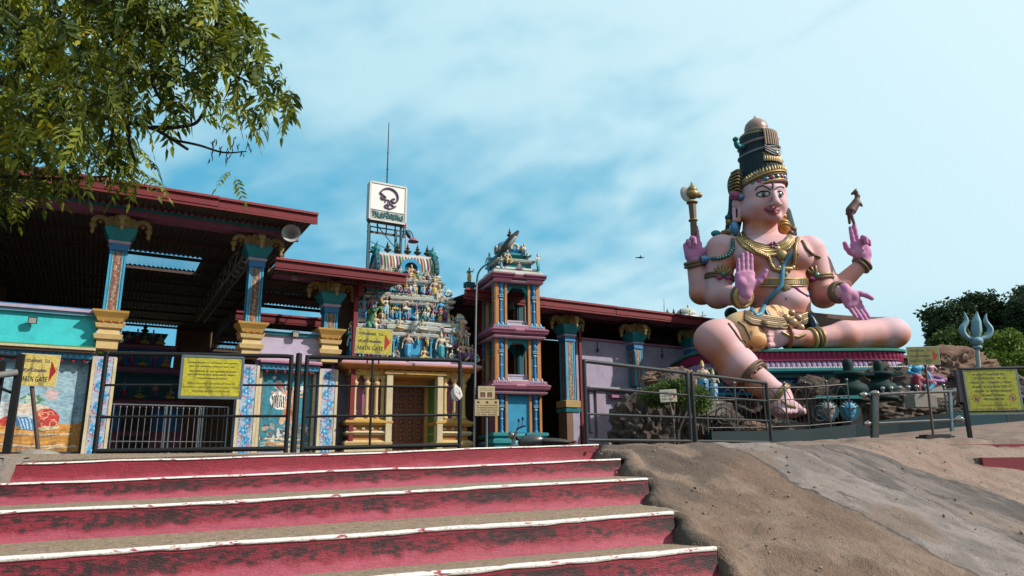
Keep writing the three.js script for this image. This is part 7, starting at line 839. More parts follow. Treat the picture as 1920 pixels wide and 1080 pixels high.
{
  const dist = (a, b) => a.distanceTo(b);
  { const c = P(73, 694, 8.6), w = dist(P(42, 690, 8.6), P(104, 698, 8.6)), h = dist(P(74, 664, 8.6), P(70, 724, 8.6)); const o = gateSign('cream gate sign on a rusty pole standing in a stone by the top step', c, w, h, 0.32, -0.03, GS[0]); const f = P(60, 850, 8.6); part('pole', [bar([-0.06, -h / 2 + 0.02, -0.03], [f.x - c.x + 0.06, f.y - c.y - 0.05, -0.03], 0.024)], C.rust, o); const s = new THREE.IcosahedronGeometry(0.22, 2), p = s.attributes.position; for (let i = 0; i < p.count; i++) { const k = 0.85 + 0.4 * fbm(p.getX(i) * 6 + 3, p.getY(i) * 6 + p.getZ(i) * 5, 3); p.setXYZ(i, p.getX(i) * k, p.getY(i) * k * 0.34, p.getZ(i) * k); } s.computeVertexNormals(); part('stone_foot', [xf(s, f.x - c.x + 0.06, f.y - c.y - 0.03, 0)], C.conc, o); }
  { const c = P(701, 640, 7.5), w = dist(P(667, 640, 7.5), P(735, 640, 7.5)), h = dist(P(701, 615, 7.5), P(701, 663, 7.5)); const o = gateSign('yellow gate sign with red arrow on top of the black railing', c, w, h, 0.30, -0.03, GS[1]); part('bracket', [bar([-0.06, -h / 2 - 0.10, -0.012], [-0.06, h / 2 - 0.02, -0.012], 0.007), bar([0.06, -h / 2 - 0.10, -0.012], [0.06, h / 2 - 0.02, -0.012], 0.007)], C.black, o); }
  { const c = P(1253, 742, 10.6), w = dist(P(1238, 742, 10.6), P(1270, 742, 10.6)), h = w * 0.72; const o = gateSign('small grey gate sign on a bent wire beside the green bush', c, w, h, 0.1, 0.05, GS[2]); const f = P(1266, 832, 10.6); part('pole', [tube([[0.02, -h / 2, -0.01], [0.06, -0.35, -0.01], [f.x - c.x, f.y - c.y - 0.1, 0]], 0.007)], C.grey, o); }
  { const c = P(1731, 667, 9.5), w = dist(P(1702, 667, 9.5), P(1759, 667, 9.5)), h = dist(P(1730, 650, 9.5), P(1730, 684, 9.5)); const o = gateSign('dull yellow gate sign on a tall stand in a black block', c, w, h, -0.1, 0.0, GS[3]); const f = P(1756, 826, 9.4); part('pole', [bar([0.02, -h / 2 + 0.02, -0.02], [f.x - c.x - 0.02, f.y - c.y, f.z - c.z], 0.016)], C.rust, o); part('stand_block', [box(0.36, 0.11, 0.26, f.x - c.x, f.y - c.y, f.z - c.z, 0, 0.1, 0), box(0.30, 0.02, 0.2, f.x - c.x, f.y - c.y + 0.065, f.z - c.z, 0, 0.1, 0)], C.dark, o); }
}
// left stair railing running out of the picture
{
  const o = thing('stair_railing', 'black stair railing with thick square posts beside the cream gate sign', 'railing', P(9, 868, 6.4).setY(RY - 0.05), 0.33); const O = o.position, hgt = P(46, 664, 6.4).y - O.y;
  for (const [x, h, rd] of [[0, hgt, 0.027], [-0.13, hgt * 0.93, 0.022], [-0.24, hgt * 0.9, 0.022], [-0.5, hgt, 0.03]]) part('post', [boxAt(x - rd, x + rd, -0.15, h, -rd, rd)], C.black, o);
  part('handrail', [bar([0.0, hgt * 0.82, 0.04], [-0.9, hgt * 0.52, 0.6], 0.03, 10)], C.grey, o); part('handrail', [bar([0.0, hgt * 0.97, 0.0], [-0.6, hgt * 1.02, 0], 0.018, 8)], C.black, o); part('lower_rail', [bar([0, 0.06, 0], [-0.6, 0.06, 0], 0.016, 8)], C.black, o); part('lower_rail', [bar([0.0, hgt * 0.62, 0.0], [-0.6, hgt * 0.9, 0], 0.012, 8)], C.black, o);
}
// right railing, two panels going back toward the statue
{
  const Fm = new Frame((() => { const o = P(1095, 868, 8.2); o.y = EYE; return o; })(), 41), X = px => Fm.L(px, 770)[0], Yl = (a, b) => { const p = Fm.L(...a), q = Fm.L(...b); return x => mix(p[1], q[1], (x - p[0]) / (q[0] - p[0])); };
  const mk = (a, b, label, tops, rads, foot) => { const o = thing('railing', label, 'railing', Fm.o, Fm.a, 'grey pipe railings beside the ramp'); railingPanel(o, Fm, X(a), X(b), tops.map(t => Yl(...t)), rads, paint(0.022, 0.022, 0.025, { rough: 0.4, bump: 0.0005 }), [], foot); };
  mk(1098, 1292, 'dark grey pipe railing panel in front of the lilac wall', [[[1104, 678], [1292, 700]], [[1104, 727], [1292, 741]], [[1100, 776], [1292, 783]], [[1096, 825], [1292, 827]]], [0.024, 0.013, 0.013, 0.018], 0.10);
  mk(1301, 1441, 'dark grey pipe railing panel ending below the statue foot', [[[1301, 701], [1441, 719]], [[1301, 742], [1441, 752]], [[1301, 783.5], [1441, 789]], [[1301, 827], [1441, 829]]], [0.024, 0.013, 0.013, 0.018], 0.22);
}
// ---------------------------------------------------------------- things on the halls
{
  const lampAt = (px, py, z, label, ry) => { const q = A.L(px, py, z), o = thing('floodlight', label, 'floodlight', A.W(q[0], q[1], z), A.a, 'floodlights'); part('housing', [xf(moulding(0.15, 0.13, [[-0.05, -0.03], [0, 0], [0.03, 0], [0.04, -0.012]]), 0, 0, 0.10, Math.PI / 2 + 0.25)], C.black, o); part('lens', [xf(new THREE.PlaneGeometry(0.12, 0.10), 0, -0.012, 0.145, 0.25)], paint(0.5, 0.47, 0.42, { rough: 0.1 }), o); part('bracket', [box(0.05, 0.04, 0.12, 0, 0.02, 0.04)], C.black, o); };
  lampAt(62, 602, 0.08, 'square black floodlight on the turquoise parapet wall'); lampAt(552, 628, 0.08, 'square black floodlight on the lilac parapet wall');
  const q = A.L(552, 521, 0.3), jb = thing('junction_box', 'small grey junction box on the beam under the lower roof', 'box', A.W(q[0], q[1], 0.3), A.a); part('case', [xf(moulding(0.13, 0.11, [[0, 0], [0.06, 0], [0.075, -0.015]]), 0, 0, 0, Math.PI / 2)], C.conc, jb); part('cable', [tube([[0, 0.05, 0.02], [0.02, 0.12, 0.0], [0.0, 0.2, -0.04]], 0.008)], C.dark, jb);
  const hp = P(546, 437, 15.2), hs = thing('loudspeaker', 'pale grey horn loudspeaker under the end of the great maroon eave', 'loudspeaker', hp, 0.3); part('horn', [xf(lathe([[0.055, -0.34], [0.07, -0.26], [0.085, -0.18], [0.11, -0.10], [0.15, -0.03], [0.195, 0.0], [0.205, 0.004], [0.20, 0.012], [0.145, -0.02], [0.10, -0.09], [0.06, -0.2], [0.0, -0.22]], 0, 0, 0, 28), 0, 0, 0, Math.PI / 2, 0, 0)], paint(0.46, 0.45, 0.43, { rough: 0.4 }), hs); part('driver', [xf(cyl(0.085, 0.085, 0.16, 0, -0.48, 0, 14), 0, 0, 0, Math.PI / 2)], C.grey, hs); part('bracket', [bar([-0.02, 0.0, -0.3], [-0.06, 0.34, -0.36], 0.018), bar([-0.12, 0.0, -0.2], [-0.34, 0.06, -0.30], 0.02)], C.brown, hs);
}
// stainless gate across the opening of the great hall
{
  const o = thing('grille_gate', 'low stainless steel grille gate across the dark opening of the great hall', 'gate', A.W(0.9, 0, -0.35), A.a); const x1 = 2.2, top = 1.12;
  part('top_rail', [bar([-0.05, top, 0], [x1, top, 0], 0.022)], C.steel, o); part('middle_rail', [bar([-0.05, 0.38, 0], [x1, 0.38, 0], 0.014)], C.steel, o); part('bottom_rail', [bar([-0.05, 0.1, 0], [x1, 0.1, 0], 0.016)], C.steel, o);
  for (const x of [0, 0.98, 1.06, 1.62, 1.70, x1]) part('post', [bar([x, 0, 0], [x, top, 0], 0.024)], C.steel, o); for (let x = 0.12; x < x1; x += 0.118) part('bar', [bar([x, 0.1, 0], [x, top - 0.06, 0], 0.007, 6), xf(new THREE.ConeGeometry(0.016, 0.06, 6), x, top - 0.03, 0)], C.grey, o);
  for (const [x, s, lab] of [[1.12, 1, 'middle-sized steel pot behind the grille gate'], [1.38, 0.9, 'smallest steel pot standing between two larger ones behind the grille'], [1.78, 1.1, 'largest steel pot behind the grille gate']]) { const t = thing('water_pot', lab, 'pot', A.W(0.9 + x, 0, -0.75), 0, 'steel pots inside the hall'); part('pot', [xf(lathe([[0, 0], [0.07, 0.0], [0.10, 0.06], [0.10, 0.12], [0.055, 0.17], [0.05, 0.19], [0.075, 0.21], [0.07, 0.215], [0.045, 0.19], [0, 0.17]], 0, 0, 0, 18), 0, 0, 0, 0, 0, 0, s)], C.steel, t); }
}
// dim inner shrine seen through the opening
{
  const Dk = [C.mauve, C.blue, C.dteal]; const p = A.W(1.7, 0, -9.0), o = thing('inner_shrine', 'dim tiered shrine standing deep inside the dark great hall', 'shrine', p, A.a); let y = 0;
  [[2.6, 0.9, Dk[0]], [2.4, 0.7, Dk[1]], [2.5, 0.25, Dk[0]], [2.1, 0.8, Dk[2]], [2.2, 0.2, Dk[0]], [1.6, 0.55, Dk[1]], [1.7, 0.16, Dk[0]], [1.1, 0.4, Dk[2]]].forEach(([w, h, m], i) => { part('shrine_tier', [moulding(w, w * 0.8, [[y, i % 2 ? 0 : 0.08], [y + h * 0.3, 0], [y + h * 0.8, 0.02], [y + h, 0.1]], 0, 0, 0)], m, o); y += h; if (i > 1 && i % 2) for (let k = -2; k <= 2; k++) fig(o, k % 2 ? 'stand' : 'sit', 'jdefc'[k + 2], k * w * 0.2, y - h + 0.02, w * 0.4 + 0.12, 0.5); });
  part('shrine_door', [boxAt(-0.4, 0.4, 0.1, 1.6, 1.05, 1.08)], C.dark, o); like('finial', KALASH, C.bronze, o, 0, y, 0, 0, 1.2);
}
// ---------------------------------------------------------------- street lamp and notice boards by the bell tower
{
  const f = P(889, 862, 16.3); f.y = 1.70; const o = thing('street_lamp', 'thin street lamp whose arm leans over the bell tower', 'street lamp', f), q = (px, py, z = 16.3) => P(px, py, z).sub(f);
  part('pole', [taper([[0, 0, 0], q(891, 700), q(893, 560), q(894, 528)], [0.03, 0.028, 0.025, 0.022], 10)], C.steel, o); part('arm', [tube([q(894, 528), q(897, 512), q(906, 500), q(920, 492), q(936, 478)], 0.022, 8)], C.dteal, o);
  const a = q(934, 480), b = q(972, 433); part('lamp_head', [taper([a, a.clone().lerp(b, 0.3), a.clone().lerp(b, 0.75), b], [0.03, 0.085, 0.095, 0.03], 10)], C.dark, o); part('lamp_glass', [xf(new THREE.SphereGeometry(1, 10, 6), ...a.clone().lerp(b, 0.62).add(V(0.015, -0.05, 0.03)).toArray(), 0, 0, Math.atan2(b.y - a.y, b.x - a.x), [0.2, 0.05, 0.07])], paint(0.4, 0.4, 0.4, { rough: 0.15 }), o);
  const nb = (px0, px1, py0, py1, z, label, draw) => { const c = P((px0 + px1) / 2, (py0 + py1) / 2, z), w = P(px1, py0, z).x - P(px0, py0, z).x, h = P(px0, py0, z).y - P(px0, py1, z).y, t = thing('notice_board', label, 'notice board', c, 0.2); part('plate', [box(w, h, 0.02)], C.conc, t); part('face', [panel(w - 0.01, h - 0.01, 0, 0, 0.012)], printMat(canvasTex(256, 192, draw), 0.6), t, { uv: true }); part('back_post', [bar([0, -h / 2 + 0.05, -0.03], [0, h / 2 - 0.02, -0.03], 0.02), bar([0, -h / 2, -0.03], [0, 1.72 - c.y, -0.03], 0.02)], C.grey, t); };
  nb(896, 928, 724, 748, 16.2, 'pale notice board showing two dark portraits beside the bell tower', (g, w, h) => { const r = mulberry(5); g.fillStyle = '#c9b48e'; g.fillRect(0, 0, w, h); scribble(g, r, 20, 36, 216, 26, '#6a5a3c'); scribble(g, r, 20, 66, 216, 26, '#6a5a3c'); for (const x of [70, 178]) { g.fillStyle = '#4a2620'; g.fillRect(x - 38, 92, 76, 80); g.fillStyle = '#8a5a48'; g.beginPath(); g.arc(x, 122, 16, 0, 7); g.fill(); g.fillRect(x - 22, 140, 44, 32); } });
  nb(890, 936, 749, 780, 16.15, 'pale notice board with rows of writing below three small pictures', (g, w, h) => { const r = mulberry(6); g.fillStyle = '#c4ab7e'; g.fillRect(0, 0, w, h); for (const x of [34, 128, 222]) { g.fillStyle = '#3c2a22'; g.beginPath(); g.arc(x, 32, 15, 0, 7); g.fill(); } for (let y = 76; y < 185; y += 27) scribble(g, r, 16, y, 224, 24, '#4e3a22'); });
}
// ---------------------------------------------------------------- parked motorcycle, mostly hidden behind the top step
{
  const f = P(1008, 866, 14.3); f.y = EYE + ground(f.x, f.z); const o = thing('motorcycle', 'parked black motorcycle with red tail light in front of the bell tower', 'motorcycle', f, 0.12);
  const wheel = x => { const w = new THREE.Group(); w.name = 'wheel'; w.position.set(x, 0.29, 0); o.add(w); part('tyre', [new THREE.TorusGeometry(0.25, 0.045, 8, 26)], C.dark, w); part('rim', [new THREE.TorusGeometry(0.205, 0.014, 6, 26), cyl(0.03, 0.03, 0.08, 0, -0.04, 0, 10)], C.steel, w); part('spokes', [...Array(10)].map((_, i) => bar([0, 0, 0], [0.2 * Math.cos(i * 0.628), 0.2 * Math.sin(i * 0.628), 0], 0.004, 4)), C.steel, w); };
  wheel(-0.62); wheel(0.62); part('tank', [xf(new THREE.SphereGeometry(1, 16, 10), -0.12, 0.68, 0, 0, 0, 0.12, [0.27, 0.13, 0.13])], paint(0.02, 0.02, 0.022, { rough: 0.15, coat: 1 }), o); part('seat', [xf(new THREE.SphereGeometry(1, 16, 8), 0.32, 0.68, 0, 0, 0, -0.05, [0.36, 0.065, 0.12])], C.dark, o); part('engine', [box(0.3, 0.24, 0.2, 0.0, 0.38, 0), cyl(0.09, 0.09, 0.2, -0.06, 0.44, 0, 12)], C.grey, o); part('frame', [bar([-0.42, 0.78, 0], [-0.05, 0.5, 0], 0.025), bar([-0.05, 0.5, 0], [0.62, 0.3, 0], 0.025), bar([0.05, 0.62, 0], [0.72, 0.66, 0], 0.02)], C.dark, o);
  part('fork', [bar([-0.40, 0.88, 0.06], [-0.62, 0.29, 0.06], 0.02), bar([-0.40, 0.88, -0.06], [-0.62, 0.29, -0.06], 0.02)], C.steel, o); part('handlebar', [tube([[-0.28, 0.96, 0.34], [-0.36, 0.94, 0.15], [-0.40, 0.90, 0], [-0.36, 0.94, -0.15], [-0.28, 0.96, -0.34]], 0.014)], C.black, o); part('headlight', [ball(0.085, -0.5, 0.80, 0, [0.8, 1, 1], 12)], C.steel, o); part('tail_light', [box(0.05, 0.06, 0.12, 0.74, 0.66, 0)], C.red, o); for (const z of [-0.3, 0.3]) part('mirror', [bar([-0.34, 0.95, z * 0.8], [-0.32, 1.08, z], 0.006), ball(0.045, -0.32, 1.1, z, [0.5, 0.8, 1], 8)], C.black, o); part('exhaust', [taper([[0.0, 0.28, 0.12], [0.3, 0.24, 0.14], [0.75, 0.3, 0.15]], [0.025, 0.04, 0.045])], C.steel, o); part('stand', [bar([0.1, 0.3, 0.05], [0.16, 0.0, 0.24], 0.012)], C.dark, o); part('mudguard', [xf(new THREE.TorusGeometry(0.31, 0.03, 6, 14, 2.0), 0.62, 0.29, 0, 0, 0, 0.6)], C.red, o);
}
// ---------------------------------------------------------------- rocks under the statue
function rock(c, s, seed, m, label, ry = 0) {
  const g = new THREE.IcosahedronGeometry(1, 14), p = g.attributes.position, n3 = (x, y, z, f) => (fbm(x * f + seed, y * f + z * f * 0.7 + seed * 2, 4) + fbm(z * f - seed, y * f * 1.1 - x * f * 0.6, 4)) / 2;
  for (let i = 0; i < p.count; i++) { const x = p.getX(i), y = p.getY(i), z = p.getZ(i); let k = 0.66 + 0.62 * n3(x, y, z, 1.2); k -= 0.26 * Math.pow(1 - Math.abs(2 * n3(x, y, z, 2.6) - 1), 6); k -= 0.10 * Math.pow(1 - Math.abs(2 * n3(x, y, z, 7) - 1), 3); const st = (y * 5 + x * 1.6 + n3(x, y, z, 2) * 2); k += 0.07 * (st - Math.floor(st) - 0.5); p.setXYZ(i, x * k * s[0], y * k * s[1], z * k * s[2]); }
  g.computeVertexNormals(); const o = single('boulder', g, m, label, 'boulder', 'boulders under the statue'); o.position.copy(c); o.rotation.y = ry; return o;
}
{
  const R1 = paint(0.13, 0.095, 0.08, { rough: 0.95, bump: 0.03 }), R2 = paint(0.20, 0.15, 0.12, { rough: 0.95, bump: 0.03 }), R3 = paint(0.34, 0.20, 0.14, { rough: 0.95, bump: 0.03 });
  const B0 = (px, py, z, sx, sy, sz, seed, m, label, ry) => { const c = P(px, py, z); rock(c, [sx, sy, sz], seed, m, label, ry); };
  B0(1210, 828, 14.6, 0.85, 1.05, 0.9, 3, R1, 'big dark boulder leaning on the lilac wall'); B0(1275, 800, 15.4, 0.9, 1.3, 1.0, 9, R2, 'tall brown boulder below the green bush'); B0(1335, 815, 15.6, 0.9, 0.85, 0.9, 14, R1, 'dark boulder under the painted figurines'); B0(1395, 775, 20.2, 1.7, 1.5, 1.0, 21, R1, 'shadowed boulder behind the lowered statue leg'); B0(1262, 716, 16.6, 0.75, 0.36, 0.6, 27, R3, 'reddish flat rock above the green bush'); B0(1475, 822, 17.4, 1.3, 0.5, 0.8, 33, R2, 'grey boulder under the statue foot'); B0(1545, 760, 19.2, 1.6, 0.95, 1.0, 39, R1, 'wide dark boulder below the pedestal panel'); B0(1650, 750, 19.6, 1.7, 1.2, 1.0, 44, R1, 'broad boulder below the far pedestal end'); B0(1765, 705, 19.8, 1.9, 0.95, 1.0, 52, R3, 'reddish brown boulder in front of the trees'); B0(1700, 770, 18.6, 1.5, 0.7, 0.9, 57, R2, 'low brown boulder behind the chrome railing'); B0(1850, 745, 19.0, 1.7, 0.8, 1.0, 63, R2, 'low boulder behind the yellow rule board'); B0(1400, 812, 15.6, 0.6, 0.3, 0.5, 71, R3, 'small pale rock behind the railing panel end');
  single('support_plinth', [(() => { const a = P(1360, 712, 20.4), b = P(1660, 712, 20.4); return boxAt(a.x, b.x, 1.5, a.y + 0.05, -22.4, -20.4); })()], C.brown, 'dark masonry core under the painted pedestal', 'plinth');
}
// ---------------------------------------------------------------- figurines, lingams and ornaments round the statue
{
  const small = (px, py, z, s, pose, pal, label, ry = 0) => { const p = P(px, py, z), o = thing('figurine', label, 'statue', p, ry); const m = fig(o, pose, pal, 0, 0, 0, s); m.name = 'carved_body'; part('figurine_base', [moulding(s * 0.34, s * 0.3, [[-0.30, 0.04], [-0.05, 0.04], [-0.03, 0.0], [0, 0]])], C.conc, o); };
  small(1321, 752, 14.6, 0.84, 'stand', 'a', 'painted figurine in blue and red with tall pointed crown'); small(1340, 752, 14.7, 0.66, 'stand', 'g', 'smaller pale painted figurine beside the crowned one');
  small(1724, 738, 15.6, 1.14, 'perch', 'd', 'bare-chested painted figure in a bright blue cloth on the rocks'); small(1748, 722, 16.4, 0.9, 'sit', 'f', 'pale seated figure beside the blue clad one', 0.2);
  const lingam = (px, py, z, s, m, label) => { const o = thing('stone_lingam', label, 'statue', P(px, py, z)); part('pedestal', [lathe([[0, 0], [0.42, 0], [0.44, 0.1], [0.36, 0.16], [0.42, 0.26], [0.46, 0.36], [0.40, 0.48], [0.26, 0.56], [0.24, 0.64], [0.36, 0.70], [0.40, 0.78], [0.38, 0.84], [0, 0.86]].map(([a, b]) => [a * s, b * s]), 0, 0, 0, 24)], m, o); part('shaft', [lathe([[0.13, 0.84], [0.135, 1.05], [0.12, 1.15], [0.07, 1.2], [0, 1.22]].map(([a, b]) => [a * s, b * s]), 0, 0, 0, 18)], m, o); part('spout', [xf(box(0.3 * s, 0.1 * s, 0.16 * s), 0.46 * s, 0.78 * s, 0.1 * s)], m, o); };
  const DT = paint(0.007, 0.034, 0.034, { rough: 0.7, spec: 0.35 }); lingam(1598, 756, 16.9, 0.86, DT, 'dark green lingam on a round pedestal in front of the boulders'); lingam(1655, 752, 17.4, 0.82, DT, 'second dark green lingam draped beside the first');
  const md = (px, m, face, label) => { const c = P(px, 770, 16.6), o = thing('mask_plaque', label, 'plaque', c); part('plate', [xf(cyl(0.24, 0.24, 0.08, 0, -0.04, 0, 20), 0, 0, 0, Math.PI / 2)], C.dteal, o); part('mask', [ball(0.14, 0, 0.02, 0.05, [1, 1.2, 0.4], 14), ball(0.09, 0, -0.10, 0.05, [1, 1, 0.5], 10)], m, o); part('mask_crown', [...Array(7)].map((_, i) => xf(new THREE.ConeGeometry(0.03, 0.12, 6), 0.16 * Math.sin((i - 3) * 0.4), 0.03 + 0.17 * Math.cos((i - 3) * 0.4), 0.05, 0, 0, -(i - 3) * 0.4)), C.pale, o); part('features', [ball(0.03, -0.06, 0.04, 0.125, [1.3, 0.8, 0.5], 8), ball(0.03, 0.06, 0.04, 0.125, [1.3, 0.8, 0.5], 8), box(0.1, 0.02, 0.03, 0, -0.08, 0.12), box(0.025, 0.08, 0.04, 0, 0.0, 0.13)], face, o); part('block', [box(0.62, 0.75, 0.3, 0, -0.12, -0.2)], C.dark, o); part('hood', [box(0.55, 0.07, 0.2, 0, 0.3, 0.0)], C.teal, o); };
  md(1552, paint(0.35, 0.30, 0.28), C.dark, 'pale stone mask on a dark plaque behind the fence'); md(1592, C.sky, C.dark, 'blue painted mask on a dark plaque behind the fence');
  // kerb of the enclosure
  const kerb = [[1330, 834, 14.2], [1440, 832, 14.6], [1520, 828, 15.0], [1600, 820, 15.3], [1680, 808, 15.4], [1780, 797, 15.4], [1880, 787, 15.4], [1990, 782, 15.6]].map(([a, b, c]) => P(a, b, c));
  const kg = []; for (let i = 0; i < kerb.length - 1; i++) { kg.push(beam(kerb[i].clone().add(V(0, 0.08, 0)), kerb[i + 1].clone().add(V(0, 0.08, 0)), 0.22, 0.34)); } kg.forEach((q, i) => single('enclosure_kerb', [q], [paint(0.006, 0.03, 0.038, { rough: 0.8 }), paint(0.012, 0.07, 0.09, { rough: 0.8 })][i % 2 && i > 3 ? 1 : 0], 'low dark teal kerb length under the fence round the statue', 'kerb', 'kerb round the statue enclosure'));
  // ornamental fence
  const fm = paint(0.06, 0.05, 0.045, { rough: 0.4, metal: 0.4 });
  const fence = (a, b, h, label) => { const o = thing('ornamental_fence', label, 'fence', a), d = b.clone().sub(a), L = d.length(), pt = (t, y) => [d.x * t, d.y * t + y, d.z * t]; part('top_rail', [bar(pt(0, h), pt(1, h), 0.018)], fm, o); part('upper_rail', [bar(pt(0, h * 0.72), pt(1, h * 0.72), 0.012)], fm, o); part('lower_rail', [bar(pt(0, 0.08), pt(1, 0.08), 0.016)], fm, o); for (const t of [0, 0.5, 1]) part('post', [bar(pt(t, -0.05), pt(t, h + 0.06), 0.020), ball(0.036, ...pt(t, h + 0.09), [1, 1, 1], 10)], paint(0.22, 0.2, 0.19, { rough: 0.25, metal: 0.9 }), o); const n = Math.round(L / 0.11); for (let i = 1; i < n; i++) part('bar', [bar(pt(i / n, 0.08), pt(i / n, h * 0.72), 0.0055, 5)], fm, o); const m = Math.max(3, Math.round(L / 0.35)); for (let i = 0; i < m; i++) part('scroll', [tube([...Array(9)].map((_, k) => { const q = (i + 0.1 + 0.8 * k / 8) / m; return pt(q, h * 0.74 + h * 0.22 * Math.sin(Math.PI * k / 8)); }), 0.009, 5)], fm, o); part('wheel_ring', [xf(new THREE.TorusGeometry(0.16, 0.014, 6, 22), ...pt(0.28, h * 0.36))], fm, o); part('wheel_hub', [xf(new THREE.TorusGeometry(0.06, 0.01, 6, 14), ...pt(0.28, h * 0.36))], fm, o); };
  const K = (i, y = 0.24) => kerb[i].clone().add(V(0, y, 0)); fence(K(0), K(1), 0.86, 'ornamental iron fence length near the railing corner'); fence(K(1), K(2), 0.86, 'ornamental iron fence length in front of the statue foot'); fence(K(2), K(3), 0.86, 'ornamental iron fence length in front of the mask plaques'); fence(K(5), K(6), 0.5, 'low ornamental fence length behind the yellow rule board');
  // chrome double rail
  const ch = thing('chrome_railing', 'shiny chrome double railing with pointed ends in front of the rocks', 'railing', P(1640, 820, 13.6)), c0 = ch.position; const cp = (px, py, z = 13.6) => P(px, py, z).sub(c0); const CH = paint(0.50, 0.47, 0.45, { rough: 0.10, metal: 1, bump: 0.0002 });
  part('top_rail', [taper([cp(1612, 741), cp(1700, 736.5), cp(1786, 734)], [0.028, 0.028, 0.028], 12)], CH, ch); part('bottom_rail', [taper([cp(1620, 795), cp(1700, 791), cp(1790, 787)], [0.022, 0.022, 0.022], 12)], CH, ch); for (const [a, b] of [[1786, 734], [1790, 787]]) part('spear_end', [taper([cp(a, b), cp(a + 5, b - 0.2), cp(a + 20, b - 1)], [0.03, 0.08, 0.003], 12)], CH, ch); for (const [a, b] of [[1612, 741], [1620, 795]]) part('spear_end', [taper([cp(a, b), cp(a + 8, b), cp(a + 16, b)], [0.03, 0.07, 0.034], 12)], CH, ch);
  part('post', [bar(cp(1640, 740), cp(1640, 834), 0.075, 16)], paint(0.30, 0.25, 0.22, { rough: 0.15, metal: 1 }), ch); part('post', [bar(cp(1781, 735), cp(1785, 812), 0.035, 12)], CH, ch); part('post_cap', (p => [ball(0.10, p[0], p[1], p[2], [1, 0.6, 1], 14)])(cp(1640, 738).toArray()), CH, ch); for (let i = 0; i < 6; i++) part('knob', (p => [ball(0.045, p[0], p[1], p[2], [1, 1, 1], 10), bar([p[0], p[1], p[2]], [p[0], p[1] - 0.1, p[2]], 0.014)])(cp(1655 + i * 16, 729 - i * 0.8).toArray()), CH, ch);
  // trident
  const tr = thing('trident', 'large pale blue trident on a thin pole in front of the trees', 'trident', P(1832, 700, 18)), t0 = tr.position, tp = (x, y) => P(x, y, 18).sub(t0), TB = paint(0.18, 0.36, 0.44, { rough: 0.6 }); part('pole', [bar([0, -0.6, 0], tp(1831, 640), 0.055, 10)], paint(0.3, 0.36, 0.36), tr); part('prong', [taper([tp(1831, 640), tp(1831, 622), tp(1831, 602), tp(1832, 584)], [0.05, 0.13, 0.11, 0.01], 10)], TB, tr); part('prong', [taper([tp(1829, 637), tp(1812, 632), tp(1804, 618), tp(1812, 602), tp(1808, 586)], [0.05, 0.07, 0.08, 0.06, 0.015], 10)], TB, tr); part('prong', [taper([tp(1833, 637), tp(1850, 632), tp(1857, 618), tp(1848, 602), tp(1849, 588)], [0.05, 0.07, 0.08, 0.06, 0.015], 10)], TB, tr); part('boss', (p => [ball(0.15, p.x, p.y, p.z, [1, 0.8, 1], 12), ball(0.11, p.x, p.y - 0.16, p.z, [1, 0.6, 1], 12)])(tp(1831, 640)), TB, tr);
}
